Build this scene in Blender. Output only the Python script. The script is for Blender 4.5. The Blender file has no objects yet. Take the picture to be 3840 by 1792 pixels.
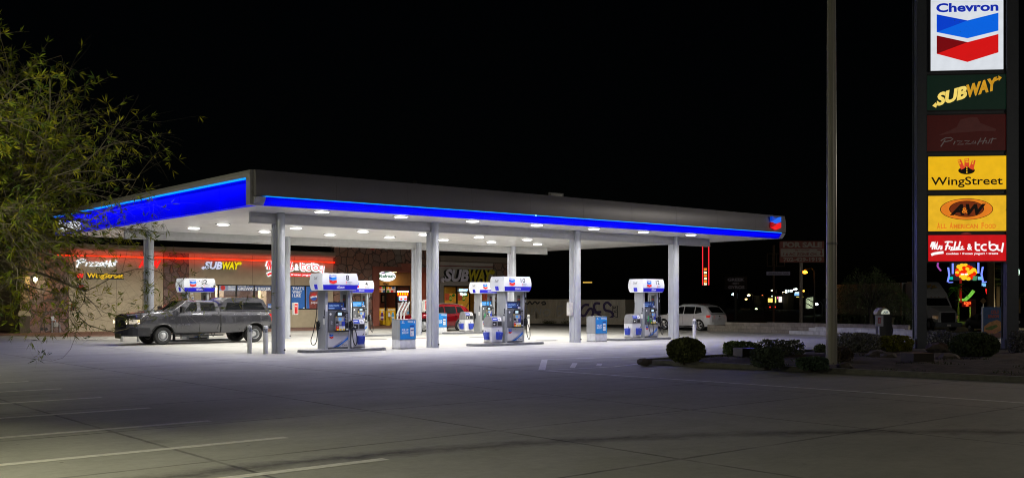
import bpy, bmesh, math, random
from mathutils import Vector, Matrix
SC = bpy.context.scene
COL = SC.collection
PI = math.pi
rnd = random.Random(11)
# ---------------------------------------------------------------- camera model (photo pixels -> world)
F, VH, TH, CH = 3825.3, 1120.1, 0.703, 2.03
CT, ST = math.cos(TH), math.sin(TH)
def D(u, v, d):                       # point seen at photo pixel (u, v), d metres along the view
    xc = (u - 1920) / F * d
    return Vector((xc * CT + d * ST, -xc * ST + d * CT, CH - (v - VH) * d / F))
def G(u, v, z=0.0):                   # point on the level z
    return D(u, v, F * (CH - z) / (v - VH))
class Fr:                             # an upright plane: origin, rightward axis, up axis
    def __init__(s, o, ex, ez=(0, 0, 1)):
        s.o = Vector(o); s.ex = Vector(ex).normalized(); s.ez = Vector(ez).normalized(); s.en = s.ex.cross(s.ez)
    def P(s, a, b, n=0.0): return s.o + s.ex * a + s.ez * b + s.en * n
    def px(s, u, v):
        c = Vector((0, 0, CH)); r = D(u, v, 1.0) - c
        t = (s.o - c).dot(s.en) / r.dot(s.en)
        q = c + r * t - s.o
        return q.dot(s.ex), q.dot(s.ez)
    def box(s, u0, v0, u1, v1):       # pixel box -> plane box (a0, b0, a1, b1)
        um, vm = (u0 + u1) / 2, (v0 + v1) / 2
        a0 = s.px(u0, vm)[0]; a1 = s.px(u1, vm)[0]; b1 = s.px(um, v0)[1]; b0 = s.px(um, v1)[1]
        return a0, b0, a1, b1
# ---------------------------------------------------------------- materials
MC = {}
def mat(name, col, rough=0.6, metal=0.0, var=0.12, scale=6.0, bump=0.0, emit=None, es=0.0, coat=0.0, spec=0.5, evar=0.0, stretch=(1, 1, 1)):
    if name in MC: return MC[name]
    m = bpy.data.materials.new(name); m.use_nodes = True
    nt = m.node_tree; N = nt.nodes; L = nt.links
    b = N['Principled BSDF']
    b.inputs['Roughness'].default_value = rough; b.inputs['Metallic'].default_value = metal
    b.inputs['Coat Weight'].default_value = coat; b.inputs['Specular IOR Level'].default_value = spec
    tc = N.new('ShaderNodeTexCoord'); mp = N.new('ShaderNodeMapping'); mp.inputs['Scale'].default_value = stretch
    L.new(tc.outputs['Object'], mp.inputs['Vector'])
    nz = N.new('ShaderNodeTexNoise'); nz.inputs['Scale'].default_value = scale; nz.inputs['Detail'].default_value = 5
    L.new(mp.outputs['Vector'], nz.inputs['Vector'])
    cr = N.new('ShaderNodeValToRGB')
    cr.color_ramp.elements[0].position = 0.3; cr.color_ramp.elements[1].position = 0.7
    a = [max(0, c * (1 - var)) for c in col]; z = [min(1, c * (1 + var)) for c in col]
    cr.color_ramp.elements[0].color = (*a, 1); cr.color_ramp.elements[1].color = (*z, 1)
    L.new(nz.outputs['Fac'], cr.inputs['Fac']); L.new(cr.outputs['Color'], b.inputs['Base Color'])
    if bump:
        bp = N.new('ShaderNodeBump'); bp.inputs['Strength'].default_value = bump; bp.inputs['Distance'].default_value = 0.02
        n2 = N.new('ShaderNodeTexNoise'); n2.inputs['Scale'].default_value = scale * 8; n2.inputs['Detail'].default_value = 6
        L.new(mp.outputs['Vector'], n2.inputs['Vector'])
        L.new(n2.outputs['Fac'], bp.inputs['Height']); L.new(bp.outputs['Normal'], b.inputs['Normal'])
    if emit:
        m.cycles.emission_sampling = 'NONE'; b.inputs['Emission Color'].default_value = (*emit, 1); b.inputs['Emission Strength'].default_value = es
        if evar:
            mr = N.new('ShaderNodeMapRange'); mr.inputs['From Min'].default_value = 0.3; mr.inputs['From Max'].default_value = 0.7
            mr.inputs['To Min'].default_value = es * (1 - evar); mr.inputs['To Max'].default_value = es * (1 + evar)
            L.new(nz.outputs['Fac'], mr.inputs['Value']); L.new(mr.outputs['Result'], b.inputs['Emission Strength'])
    MC[name] = m
    return m
def glow(name, col, s, var=0.0): return mat(name, (0.03, 0.03, 0.03), 0.5, emit=col, es=s, evar=var, scale=3.0)
def stone_mat(name, cols, scale, mortar, bump=0.6):
    if name in MC: return MC[name]
    m = bpy.data.materials.new(name); m.use_nodes = True
    nt = m.node_tree; N = nt.nodes; L = nt.links; b = N['Principled BSDF']; b.inputs['Roughness'].default_value = 0.8
    tc = N.new('ShaderNodeTexCoord'); mp = N.new('ShaderNodeMapping')
    L.new(tc.outputs['Object'], mp.inputs['Vector'])
    wz = N.new('ShaderNodeTexNoise'); wz.inputs['Scale'].default_value = 1.6
    L.new(mp.outputs['Vector'], wz.inputs['Vector'])
    mx = N.new('ShaderNodeMix'); mx.data_type = 'RGBA'; mx.blend_type = 'LINEAR_LIGHT'; mx.inputs[0].default_value = 0.12
    L.new(mp.outputs['Vector'], mx.inputs[6]); L.new(wz.outputs['Color'], mx.inputs[7])
    v1 = N.new('ShaderNodeTexVoronoi'); v1.inputs['Scale'].default_value = scale
    v2 = N.new('ShaderNodeTexVoronoi'); v2.feature = 'DISTANCE_TO_EDGE'; v2.inputs['Scale'].default_value = scale
    for v in (v1, v2): L.new(mx.outputs[2], v.inputs['Vector'])
    sp = N.new('ShaderNodeSeparateColor'); L.new(v1.outputs['Color'], sp.inputs['Color'])
    cr = N.new('ShaderNodeValToRGB'); cr.color_ramp.interpolation = 'LINEAR'
    while len(cr.color_ramp.elements) < len(cols): cr.color_ramp.elements.new(0.5)
    for i, c in enumerate(cols):
        cr.color_ramp.elements[i].position = i / (len(cols) - 1); cr.color_ramp.elements[i].color = (*c, 1)
    L.new(sp.outputs['Red'], cr.inputs['Fac'])
    fz = N.new('ShaderNodeTexNoise'); fz.inputs['Scale'].default_value = 14; fz.inputs['Detail'].default_value = 6
    L.new(mp.outputs['Vector'], fz.inputs['Vector'])
    m2 = N.new('ShaderNodeMix'); m2.data_type = 'RGBA'; m2.blend_type = 'OVERLAY'; m2.inputs[0].default_value = 0.6
    L.new(cr.outputs['Color'], m2.inputs[6]); L.new(fz.outputs['Fac'], m2.inputs[7])
    st = N.new('ShaderNodeMapRange'); st.inputs['From Min'].default_value = 0.02; st.inputs['From Max'].default_value = 0.06
    L.new(v2.outputs['Distance'], st.inputs['Value'])
    m3 = N.new('ShaderNodeMix'); m3.data_type = 'RGBA'; m3.inputs[6].default_value = (*mortar, 1)
    L.new(st.outputs['Result'], m3.inputs[0]); L.new(m2.outputs[2], m3.inputs[7])
    L.new(m3.outputs[2], b.inputs['Base Color'])
    bp = N.new('ShaderNodeBump'); bp.inputs['Strength'].default_value = bump; bp.inputs['Distance'].default_value = 0.05
    L.new(st.outputs['Result'], bp.inputs['Height']); L.new(bp.outputs['Normal'], b.inputs['Normal'])
    MC[name] = m
    return m
def glass_mat(name, tint=(0.6, 0.65, 0.7), op=0.25):
    if name in MC: return MC[name]
    m = bpy.data.materials.new(name); m.use_nodes = True
    nt = m.node_tree; N = nt.nodes; L = nt.links
    N.remove(N['Principled BSDF']); out = N['Material Output']
    t = N.new('ShaderNodeBsdfTransparent'); t.inputs['Color'].default_value = (*tint, 1)
    g = N.new('ShaderNodeBsdfGlossy'); g.inputs['Roughness'].default_value = 0.03; g.inputs['Color'].default_value = (0.9, 0.9, 0.9, 1)
    f = N.new('ShaderNodeFresnel'); f.inputs['IOR'].default_value = 1.5
    nz = N.new('ShaderNodeTexNoise'); nz.inputs['Scale'].default_value = 3
    ma = N.new('ShaderNodeMath'); ma.operation = 'MULTIPLY_ADD'; ma.inputs[1].default_value = op * 0.1; L.new(nz.outputs['Fac'], ma.inputs[0]); L.new(f.outputs['Fac'], ma.inputs[2])
    x = N.new('ShaderNodeMixShader'); L.new(ma.outputs[0], x.inputs['Fac']); L.new(t.outputs[0], x.inputs[1]); L.new(g.outputs[0], x.inputs[2])
    L.new(x.outputs[0], out.inputs['Surface'])
    MC[name] = m
    return m
# ---------------------------------------------------------------- mesh builder
TXT = {}
def text_tris(s, bold=0.0, shear=0.0, spacing=1.0):
    k = (s, bold, shear, spacing)
    if k in TXT: return TXT[k]
    c = bpy.data.curves.new('lettering', 'FONT'); c.body = s; c.offset = bold; c.shear = shear; c.space_character = spacing
    c.resolution_u = 3; c.fill_mode = 'FRONT'
    o = bpy.data.objects.new('lettering', c); COL.objects.link(o)
    dg = bpy.context.evaluated_depsgraph_get(); ev = o.evaluated_get(dg); me = ev.to_mesh()
    vs = [(v.co.x, v.co.y) for v in me.vertices]; fs = [tuple(p.vertices) for p in me.polygons]
    nn = [p.normal.z for p in me.polygons]
    fs = [f if n >= 0 else f[::-1] for f, n in zip(fs, nn)]
    ev.to_mesh_clear(); bpy.data.objects.remove(o); bpy.data.curves.remove(c)
    x0 = min(v[0] for v in vs); x1 = max(v[0] for v in vs); y0 = min(v[1] for v in vs); y1 = max(v[1] for v in vs)
    vs = [((x - x0) / (x1 - x0), (y - y0) / (y1 - y0)) for x, y in vs]
    # weld
    key = {}; mp = []; nv = []
    for v in vs:
        q = (round(v[0], 5), round(v[1], 5))
        if q not in key: key[q] = len(nv); nv.append(v)
        mp.append(key[q])
    fs = [tuple(mp[i] for i in f) for f in fs]; fs = [f for f in fs if len(set(f)) == len(f)]
    TXT[k] = (nv, fs)
    return TXT[k]
class MB:
    def __init__(s): s.v = []; s.f = []; s.m = []
    def add(s, vs, fs, m=0):
        o = len(s.v); s.v += [tuple(p) for p in vs]
        for f in fs: s.f.append(tuple(i + o for i in f)); s.m.append(m)
        return s
    def box(s, x0, x1, y0, y1, z0, z1, m=0):
        return s.add([(x0, y0, z0), (x1, y0, z0), (x1, y1, z0), (x0, y1, z0), (x0, y0, z1), (x1, y0, z1), (x1, y1, z1), (x0, y1, z1)],
                     [(0, 3, 2, 1), (4, 5, 6, 7), (0, 1, 5, 4), (1, 2, 6, 5), (2, 3, 7, 6), (3, 0, 4, 7)], m)
    def fbox(s, fr, a0, b0, a1, b1, n0, n1, m=0):    # box in a frame
        P = fr.P
        return s.add([P(a0, b0, n0), P(a1, b0, n0), P(a1, b1, n0), P(a0, b1, n0), P(a0, b0, n1), P(a1, b0, n1), P(a1, b1, n1), P(a0, b1, n1)],
                     [(0, 3, 2, 1), (4, 5, 6, 7), (0, 1, 5, 4), (1, 2, 6, 5), (2, 3, 7, 6), (3, 0, 4, 7)], m)
    def fpoly(s, fr, pts, n0, n1, m=0):              # polygon in a frame, with thickness n0..n1
        ar = sum(pts[i][0] * pts[(i + 1) % len(pts)][1] - pts[(i + 1) % len(pts)][0] * pts[i][1] for i in range(len(pts)))
        if ar < 0: pts = pts[::-1]
        k = len(pts)
        vs = [fr.P(a, b, n0) for a, b in pts] + [fr.P(a, b, n1) for a, b in pts]
        fs = [tuple(range(k - 1, -1, -1)), tuple(range(k, 2 * k))] + [(i, (i + 1) % k, k + (i + 1) % k, k + i) for i in range(k)]
        return s.add(vs, fs, m)
    def ell(s, fr, ca, cb, ra, rb, n0, n1, m=0, n=32, a0=0, a1=2 * PI):
        return s.fpoly(fr, [(ca + ra * math.cos(a0 + (a1 - a0) * i / n), cb + rb * math.sin(a0 + (a1 - a0) * i / n)) for i in range(n)], n0, n1, m)
    def stroke(s, fr, pts, w, n0, n1, m=0):          # mitred ribbon
        L, R = [], []
        for i, p in enumerate(pts):
            a = Vector(pts[max(0, i - 1)]); b = Vector(pts[min(len(pts) - 1, i + 1)]); d = (b - a)
            d = d.normalized() if d.length > 1e-9 else Vector((1, 0)); q = Vector((-d.y, d.x)) * (w[i] if isinstance(w, (list, tuple)) else w) / 2
            L.append(Vector(p) + q); R.append(Vector(p) - q)
        for i in range(len(pts) - 1):
            s.fpoly(fr, [tuple(L[i]), tuple(R[i]), tuple(R[i + 1]), tuple(L[i + 1])], n0, n1, m)
        return s
    def text(s, fr, t, a0, b0, a1, b1, n, th=0.0, m=0, bold=0.01, shear=0.0, sp=1.0, ms=None):
        vs, fs = text_tris(t, bold, shear, sp)
        pts = [(a0 + (a1 - a0) * x, b0 + (b1 - b0) * y) for x, y in vs]
        s.add([fr.P(a, b, n + th) for a, b in pts], fs, m)
        if th > 0:
            ed = {}
            for f in fs:
                for i in range(len(f)):
                    e = (f[i], f[(i + 1) % len(f)]); ed[e] = 1
            be = [e for e in ed if (e[1], e[0]) not in ed]
            o = len(s.v); k = len(pts)
            s.add([fr.P(a, b, n + th) for a, b in pts] + [fr.P(a, b, n) for a, b in pts], [(i, i + k, j + k, j) for i, j in be], m if ms is None else ms)
        return s
    def cyl(s, p0, p1, r0, r1=None, n=12, m=0, cap=True):
        r1 = r0 if r1 is None else r1
        p0 = Vector(p0); p1 = Vector(p1); d = (p1 - p0).normalized()
        a = d.orthogonal().normalized(); b = d.cross(a)
        vs = [p0 + (a * math.cos(2 * PI * i / n) + b * math.sin(2 * PI * i / n)) * r0 for i in range(n)] + [p1 + (a * math.cos(2 * PI * i / n) + b * math.sin(2 * PI * i / n)) * r1 for i in range(n)]
        fs = [(i, (i + 1) % n, n + (i + 1) % n, n + i) for i in range(n)]
        if cap: fs += [tuple(range(n - 1, -1, -1)), tuple(range(n, 2 * n))]
        return s.add(vs, fs, m)
    def tube(s, pts, r, n=6, m=0, r1=None):
        pts = [Vector(p) for p in pts]; k = len(pts); vs = []; up = None
        for i, p in enumerate(pts):
            d = (pts[min(k - 1, i + 1)] - pts[max(0, i - 1)]).normalized()
            if up is None: up = d.orthogonal().normalized()
            up = (up - d * up.dot(d)); up = up.normalized() if up.length > 1e-6 else d.orthogonal().normalized()
            b = d.cross(up); rr = r if r1 is None else r + (r1 - r) * i / (k - 1)
            vs += [p + (up * math.cos(2 * PI * j / n) + b * math.sin(2 * PI * j / n)) * rr for j in range(n)]
        fs = [(i * n + j, i * n + (j + 1) % n, (i + 1) * n + (j + 1) % n, (i + 1) * n + j) for i in range(k - 1) for j in range(n)]
        fs += [tuple(range(n - 1, -1, -1)), tuple((k - 1) * n + j for j in range(n))]
        return s.add(vs, fs, m)
    def lathe(s, c, ax, prof, n=24, m=0):            # prof: (radius, along) about axis ax through c
        c = Vector(c); d = Vector(ax).normalized(); a = d.orthogonal().normalized(); b = d.cross(a); k = len(prof); vs = []
        for r, h in prof: vs += [c + d * h + (a * math.cos(2 * PI * j / n) + b * math.sin(2 * PI * j / n)) * r for j in range(n)]
        return s.add(vs, [(i * n + j, i * n + (j + 1) % n, (i + 1) * n + (j + 1) % n, (i + 1) * n + j) for i in range(k - 1) for j in range(n)], m)
    def grid(s, fn, nu, nv, m=0, flip=False):
        vs = [fn(i / nu, j / nv) for i in range(nu + 1) for j in range(nv + 1)]
        q = lambda i, j: i * (nv + 1) + j
        fs = [(q(i, j), q(i + 1, j), q(i + 1, j + 1), q(i, j + 1)) for i in range(nu) for j in range(nv)]
        if flip: fs = [f[::-1] for f in fs]
        return s.add(vs, fs, m)
    def build(s, name, mats, parent=None, loc=None, bevel=0.0, smooth=0, seg=2):
        me = bpy.data.meshes.new(name); me.from_pydata(s.v, [], s.f)
        mats = mats if isinstance(mats, (list, tuple)) else [mats]
        for m in mats: me.materials.append(m)
        me.polygons.foreach_set('material_index', s.m)
        if bevel:
            bm = bmesh.new(); bm.from_mesh(me); bmesh.ops.remove_doubles(bm, verts=bm.verts, dist=1e-5)
            es = [e for e in bm.edges if len(e.link_faces) == 2 and e.calc_face_angle(0) > 0.6]
            bmesh.ops.bevel(bm, geom=es, offset=bevel, segments=seg, affect='EDGES', clamp_overlap=True)
            bm.to_mesh(me); bm.free()
        me.update()
        if smooth:
            me.polygons.foreach_set('use_smooth', [True] * len(me.polygons)); me.set_sharp_from_angle(angle=math.radians(smooth))
        o = bpy.data.objects.new(name, me); COL.objects.link(o)
        if parent: o.parent = parent
        if loc is not None: o.location = loc
        return o
def tag(o, label=None, cat=None, group=None, kind=None):
    if label: o['label'] = label
    if cat: o['category'] = cat
    if group: o['group'] = group
    if kind: o['kind'] = kind
    return o
def thing(name, label, cat, loc=(0, 0, 0), rz=0.0, group=None):
    o = bpy.data.objects.new(name, None); COL.objects.link(o); o.location = loc; o.rotation_euler = (0, 0, rz); o.empty_display_size = 0.2
    return tag(o, label, cat, group)
def dup(root, loc, rz=None, label=None):
    r = root.copy(); COL.objects.link(r); r.location = loc
    if rz is not None: r.rotation_euler = (0, 0, rz)
    if label: r['label'] = label
    for ch in list(root.children):
        c = ch.copy(); COL.objects.link(c); c.parent = r
        for g in list(ch.children):
            d = g.copy(); COL.objects.link(d); d.parent = c
    return r
def area(loc, size, power, col=(1, 1, 1), rot=(0, 0, 0), shape='DISK', sy=None, spread=None, name='lamp_light'):
    l = bpy.data.lights.new(name, 'AREA'); l.shape = shape; l.size = size; l.energy = power; l.color = col
    if sy: l.size_y = sy
    if spread: l.spread = spread
    o = bpy.data.objects.new(name, l); COL.objects.link(o); o.location = loc; o.rotation_euler = rot
    return o
def spot(loc, power, col, cone, r=.25, blend=.12, name='lamp_light'):
    l = bpy.data.lights.new(name, 'SPOT'); l.energy = power; l.color = col; l.shadow_soft_size = r; l.spot_size = math.radians(cone); l.spot_blend = blend
    o = bpy.data.objects.new(name, l); COL.objects.link(o); o.location = loc
    return o
def point(loc, power, col, r=0.05, name='lamp_light'):
    l = bpy.data.lights.new(name, 'POINT'); l.energy = power; l.color = col; l.shadow_soft_size = r
    o = bpy.data.objects.new(name, l); COL.objects.link(o); o.location = loc
    return o
XF = lambda y, z=0, x=0: Fr((x, y, z), (1, 0, 0))         # plane facing -Y
# common materials
WHITE = mat('white_paint', (0.75, 0.75, 0.75), 0.45, var=0.05)
GREY = mat('grey_metal', (0.42, 0.44, 0.48), 0.35, 0.3, var=0.06, scale=2)
DGREY = mat('dark_grey_plastic', (0.075, 0.08, 0.09), 0.4, var=0.1)
BLACK = mat('black_rubber', (0.012, 0.012, 0.013), 0.5, var=0.2)
BLACKM = mat('black_metal', (0.02, 0.02, 0.022), 0.4, 0.2)
STEEL = mat('steel', (0.55, 0.56, 0.58), 0.3, 0.8, var=0.08)
BLUEP = mat('blue_plastic', (0.02, 0.05, 0.42), 0.35, var=0.08)
REDP = mat('red_paint', (0.5, 0.02, 0.02), 0.4)
YELP = mat('yellow_paint', (0.75, 0.5, 0.02), 0.45)
GREYT = mat('grey_print', (0.25, 0.26, 0.28), 0.6)
SKYB = mat('sky_blue_print', (0.03, 0.28, 0.72), 0.4, var=0.06)
def emblem(mb, fr, a0, b0, w, h, n, t, m):     # m: four material slots (blue dark, blue light, red dark, red light)
    q = lambda x, y: (a0 + w * x, b0 + h * y)
    mb.fpoly(fr, [q(0, 1), q(.5, .86), q(0, .64)], n, n + t, m[0])
    mb.fpoly(fr, [q(0, .64), q(.5, .86), q(1, 1), q(1, .64), q(.5, .50)], n, n + t, m[1])
    mb.fpoly(fr, [q(0, .57), q(.5, .42), q(0, .20)], n, n + t, m[2])
    mb.fpoly(fr, [q(0, .20), q(.5, .42), q(1, .57), q(1, .20), q(.5, .02)], n, n + t, m[3])
CANW, LEDW, LOTW, LOTP, LOTFILL, SKYW, FILLW, FILL2, WALLW, SIDEW = 106, 430, 300, 520, 1700, 0.00015, 1900, 950, 2350, 560
# ================================================================ ground
def ground_mat():
    m = bpy.data.materials.new('concrete_lot'); m.use_nodes = True
    nt = m.node_tree; N = nt.nodes; L = nt.links; b = N['Principled BSDF']
    tc = N.new('ShaderNodeTexCoord'); sx = N.new('ShaderNodeSeparateXYZ'); L.new(tc.outputs['Object'], sx.inputs[0])
    def noise(sc, det=6, rough=0.6, st=(1, 1, 1)):
        mp = N.new('ShaderNodeMapping'); mp.inputs['Scale'].default_value = st; L.new(tc.outputs['Object'], mp.inputs['Vector'])
        n = N.new('ShaderNodeTexNoise'); n.inputs['Scale'].default_value = sc; n.inputs['Detail'].default_value = det; n.inputs['Roughness'].default_value = rough
        L.new(mp.outputs['Vector'], n.inputs['Vector']); return n.outputs['Fac']
    def math_(op, a, bb=None, c=None):
        n = N.new('ShaderNodeMath'); n.operation = op
        for i, x in enumerate((a, bb, c)):
            if x is None: continue
            if isinstance(x, (int, float)): n.inputs[i].default_value = x
            else: L.new(x, n.inputs[i])
        return n.outputs[0]
    def rng(x, a, bb, c=0.0, d=1.0):
        n = N.new('ShaderNodeMapRange'); n.inputs['From Min'].default_value = a; n.inputs['From Max'].default_value = bb
        n.inputs['To Min'].default_value = c; n.inputs['To Max'].default_value = d; L.new(x, n.inputs['Value']); return n.outputs['Result']
    big = noise(0.16, 5); mid = noise(0.8, 10, 0.75, (0.6, 1, 1)); fine = noise(7, 8, .8); drip = noise(0.5, 8, 0.75, (0.4, 1.2, 1))
    val = math_('ADD', rng(big, .3, .7, -.07, .07), rng(mid, .3, .7, -.10, .09))
    val = math_('ADD', val, rng(fine, .3, .7, -.09, .09))
    val = math_('ADD', val, rng(drip, .56, .74, 0, -.17))
    # oil spots
    vo = N.new('ShaderNodeTexVoronoi'); vo.inputs['Scale'].default_value = 0.55; L.new(tc.outputs['Object'], vo.inputs['Vector'])
    spot = math_('MULTIPLY', rng(vo.outputs['Distance'], 0.03, 0.16, 1, 0), rng(noise(0.5, 3), .5, .62, 0, 1))
    val = math_('SUBTRACT', val, math_('MULTIPLY', spot, 0.30))
    vk = N.new('ShaderNodeTexVoronoi'); vk.inputs['Scale'].default_value = 1.7; L.new(tc.outputs['Object'], vk.inputs['Vector'])
    val = math_('SUBTRACT', val, math_('MULTIPLY', math_('MULTIPLY', rng(vk.outputs['Distance'], 0.035, 0.065, 1, 0), rng(noise(0.8, 3), .45, .55, 0, 1)), 0.4))
    # slab joints
    wob = math_('MULTIPLY', math_('SUBTRACT', noise(3.0, 3), 0.5), 0.05)
    def joint(c, start, step, w):
        t = math_('ADD', math_('SUBTRACT', c, start), wob)
        q = math_('DIVIDE', t, step); fr = math_('ABSOLUTE', math_('SUBTRACT', math_('FRACT', math_('ADD', q, 0.5)), 0.5))
        return rng(math_('MULTIPLY', fr, step), w * .4, w, 1, 0)
    jy = joint(sx.outputs['Y'], 12.15, 3.66, 0.045); jx = joint(sx.outputs['X'], 5.43, 4.57, 0.045)
    jj = math_('MULTIPLY', math_('MAXIMUM', jx, jy), rng(noise(0.7, 3), .3, .55, .25, 1))
    val = math_('SUBTRACT', val, math_('MULTIPLY', jj, 0.42))
    # one long wet track that bends across the lot
    dx = math_('SUBTRACT', sx.outputs['X'], 5.0); dy = math_('SUBTRACT', sx.outputs['Y'], -4.0)
    rr = math_('SQRT', math_('ADD', math_('MULTIPLY', dx, dx), math_('MULTIPLY', dy, dy)))
    ed = math_('ABSOLUTE', math_('ADD', math_('SUBTRACT', rr, 15.45), math_('MULTIPLY', math_('SUBTRACT', noise(2.2, 5, .7), 0.5), 0.75)))
    wet = rng(ed, 0.03, 0.40, 1, 0)
    wet = math_('MULTIPLY', wet, rng(noise(1.1, 5, .7, (.5, 1, 1)), .3, .6, .35, 1))
    val = math_('SUBTRACT', val, math_('MULTIPLY', wet, 0.56))
    cr = N.new('ShaderNodeValToRGB'); cr.color_ramp.elements[0].color = (0.085, 0.08, 0.07, 1); cr.color_ramp.elements[1].color = (0.565, 0.558, 0.515, 1)
    cr.color_ramp.elements[0].position = 0.0; cr.color_ramp.elements[1].position = 1.0
    L.new(math_('ADD', val, 0.66), cr.inputs['Fac'])
    # darker worn asphalt beyond the block wall and out on the street
    asp = rng(sx.outputs['X'], 51.5, 53.0, 0, 1)
    mx = N.new('ShaderNodeMix'); mx.data_type = 'RGBA'; L.new(asp, mx.inputs[0]); L.new(cr.outputs['Color'], mx.inputs[6]); mx.inputs[7].default_value = (0.05, 0.05, 0.05, 1)
    L.new(mx.outputs[2], b.inputs['Base Color'])
    L.new(rng(mid, .3, .7, .78, .60), b.inputs['Roughness']); b.inputs['Specular IOR Level'].default_value = .3
    bp = N.new('ShaderNodeBump'); bp.inputs['Strength'].default_value = 0.25; bp.inputs['Distance'].default_value = 0.01
    L.new(math_('SUBTRACT', fine, math_('MULTIPLY', jj, 2.0)), bp.inputs['Height']); L.new(bp.outputs['Normal'], b.inputs['Normal'])
    return m
def gz(x, y):                       # the lot is level, the street beyond lies a little lower
    t = min(1, max(0, (x - 56) / 10)); return -0.6 * t * t * (3 - 2 * t)
gx = [-400, -60, 0, 20, 40, 52, 54, 56, 57, 58, 59, 60, 61, 62, 63, 64, 65, 66, 70, 120, 700]; gy = [-300, 0, 20, 40, 60, 90, 150, 700]
mb = MB(); mb.add([(x, y, gz(x, y)) for x in gx for y in gy], [(i * len(gy) + j, (i + 1) * len(gy) + j, (i + 1) * len(gy) + j + 1, i * len(gy) + j + 1) for i in range(len(gx) - 1) for j in range(len(gy) - 1)])
tag(mb.build('ground', ground_mat(), smooth=30), 'stained concrete forecourt and lot running to the street', kind='structure')
PAINT = mat('road_paint', (0.74, 0.72, 0.68), 0.6, var=0.15, scale=9)
PAINTW = mat('worn_road_paint', (0.78, 0.77, 0.76), 0.6, var=0.18, scale=7)
def line(pts, w, name, m, label, z=0.004):
    b = MB(); b.stroke(Fr((0, 0, 0), (1, 0, 0), (0, 1, 0)), pts, w, z - 0.002, z, 0)
    return tag(b.build(name, m), label, kind='structure')
XE = 7.146
for k in range(9):
    y = 10.91 + k * 2.653
    line([(-3.0, y), (XE, y)], 0.18, 'parking_stripe', PAINT, 'white parking bay stripe painted on the concrete lot')
line([(19.37, 21.44), (19.95, 15.5), (20.5, 8.73), (20.9, 2)], 0.16, 'lane_marking', PAINTW, 'long worn white line along the planter kerb')
line([(19.46, 21.65), (22.96, 25.4)], 0.2, 'lane_marking', PAINTW, 'white end bar of the painted hatch')
line([(20.75, 21.75), (22.35, 23.3)], 0.16, 'lane_marking', PAINTW, 'middle white bar of the painted hatch')
line([(21.95, 21.85), (22.75, 22.6)], 0.16, 'lane_marking', PAINTW, 'short white bar of the painted hatch')
line([(19.6, 21.52), (22.0, 21.3), (23.6, 21.75)], 0.15, 'lane_marking', PAINTW, 'thin white edge of the painted hatch')
line([(22.9, 25.35), (29.59, 23.89), (33, 23.3)], 0.16, 'lane_marking', PAINTW, 'faint white line running behind the planter')
line([(22.9, 25.3), (23.5, 22.4)], 0.05, 'lane_marking', PAINTW, 'thin cracked line beside the hatch')
# paved apron before the shops
PAVE = stone_mat('brick_paving', [(0.30, 0.15, 0.10), (0.36, 0.19, 0.13), (0.26, 0.14, 0.10), (0.34, 0.2, 0.15)], 5.0, (0.2, 0.12, 0.09), 0.3)
mb = MB(); mb.fpoly(Fr((0, 0, 0), (1, 0, 0), (0, 1, 0)), [(5, 62.5), (15.2, 60.5), (17.4, 57.2), (20, 56.3), (34, 58.6), (50, 60.5), (54.6, 62), (54.6, 67), (5, 72)], 0.002, 0.012)
tag(mb.build('pavement', PAVE), 'reddish brick pavement in front of the shops', kind='structure')
# ================================================================ canopy
cx0, cx1, cy0, cy1, zs, zt = 15.58, 45.66, 31.86, 53.7, 5.2, 6.37
def soffit_mat():
    m = mat('soffit_panels', (0.88, 0.87, 0.87), 0.30, 0.0, var=0.05, scale=1.5)
    N = m.node_tree.nodes; L = m.node_tree.links; b = N['Principled BSDF']
    tc = N.new('ShaderNodeTexCoord'); w = N.new('ShaderNodeTexWave'); w.bands_direction = 'Y'; w.inputs['Scale'].default_value = 1.05; w.wave_profile = 'SAW'
    L.new(tc.outputs['Object'], w.inputs['Vector'])
    r = N.new('ShaderNodeMapRange'); r.inputs['From Min'].default_value = 0.0; r.inputs['From Max'].default_value = 0.14; L.new(w.outputs['Fac'], r.inputs['Value'])
    bp = N.new('ShaderNodeBump'); bp.inputs['Strength'].default_value = 0.9; bp.inputs['Distance'].default_value = 0.04; L.new(r.outputs['Result'], bp.inputs['Height']); L.new(bp.outputs['Normal'], b.inputs['Normal'])
    return m
FASC = mat('fascia_grey', (0.215, 0.205, 0.23), 0.36, 0.1, var=0.05, scale=1.0)
TRIM = mat('fascia_trim', (0.46, 0.45, 0.46), 0.4, 0.1, var=0.05)
BLUEB = mat('fascia_blue', (0.0, 0.0, 0.85), 0.5, spec=.05, emit=(0.0, 0.0, 1.0), es=0.42, var=0.02, scale=0.6, evar=0.35)
LED = glow('led_strip', (0.0, 0.27, 1.0), 1.6)
canopy = thing('forecourt_canopy', 'wide flat canopy with blue lit band over the fuel pumps', 'canopy', (0, 0, 0))
mb = MB(); mb.box(cx0 + .05, cx1 - .05, cy0 + .05, cy1 - .05, zs + .01, zs + .06)
mb.build('soffit', soffit_mat(), canopy)
mb = MB(); mb.box(cx0 + .3, cx1 - .3, cy0 + .3, cy1 - .3, zs + .07, zt - .12)
mb.build('roof_deck', TRIM, canopy)
def ext_x(prof, x0, x1, b, m=0):     # profile (y, z) extruded along X
    k = len(prof); b.add([(x0, y, z) for y, z in prof] + [(x1, y, z) for y, z in prof],
        [tuple(range(k)), tuple(range(2 * k - 1, k - 1, -1))] + [(i, k + i, k + (i + 1) % k, (i + 1) % k) for i in range(k)], m)
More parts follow.
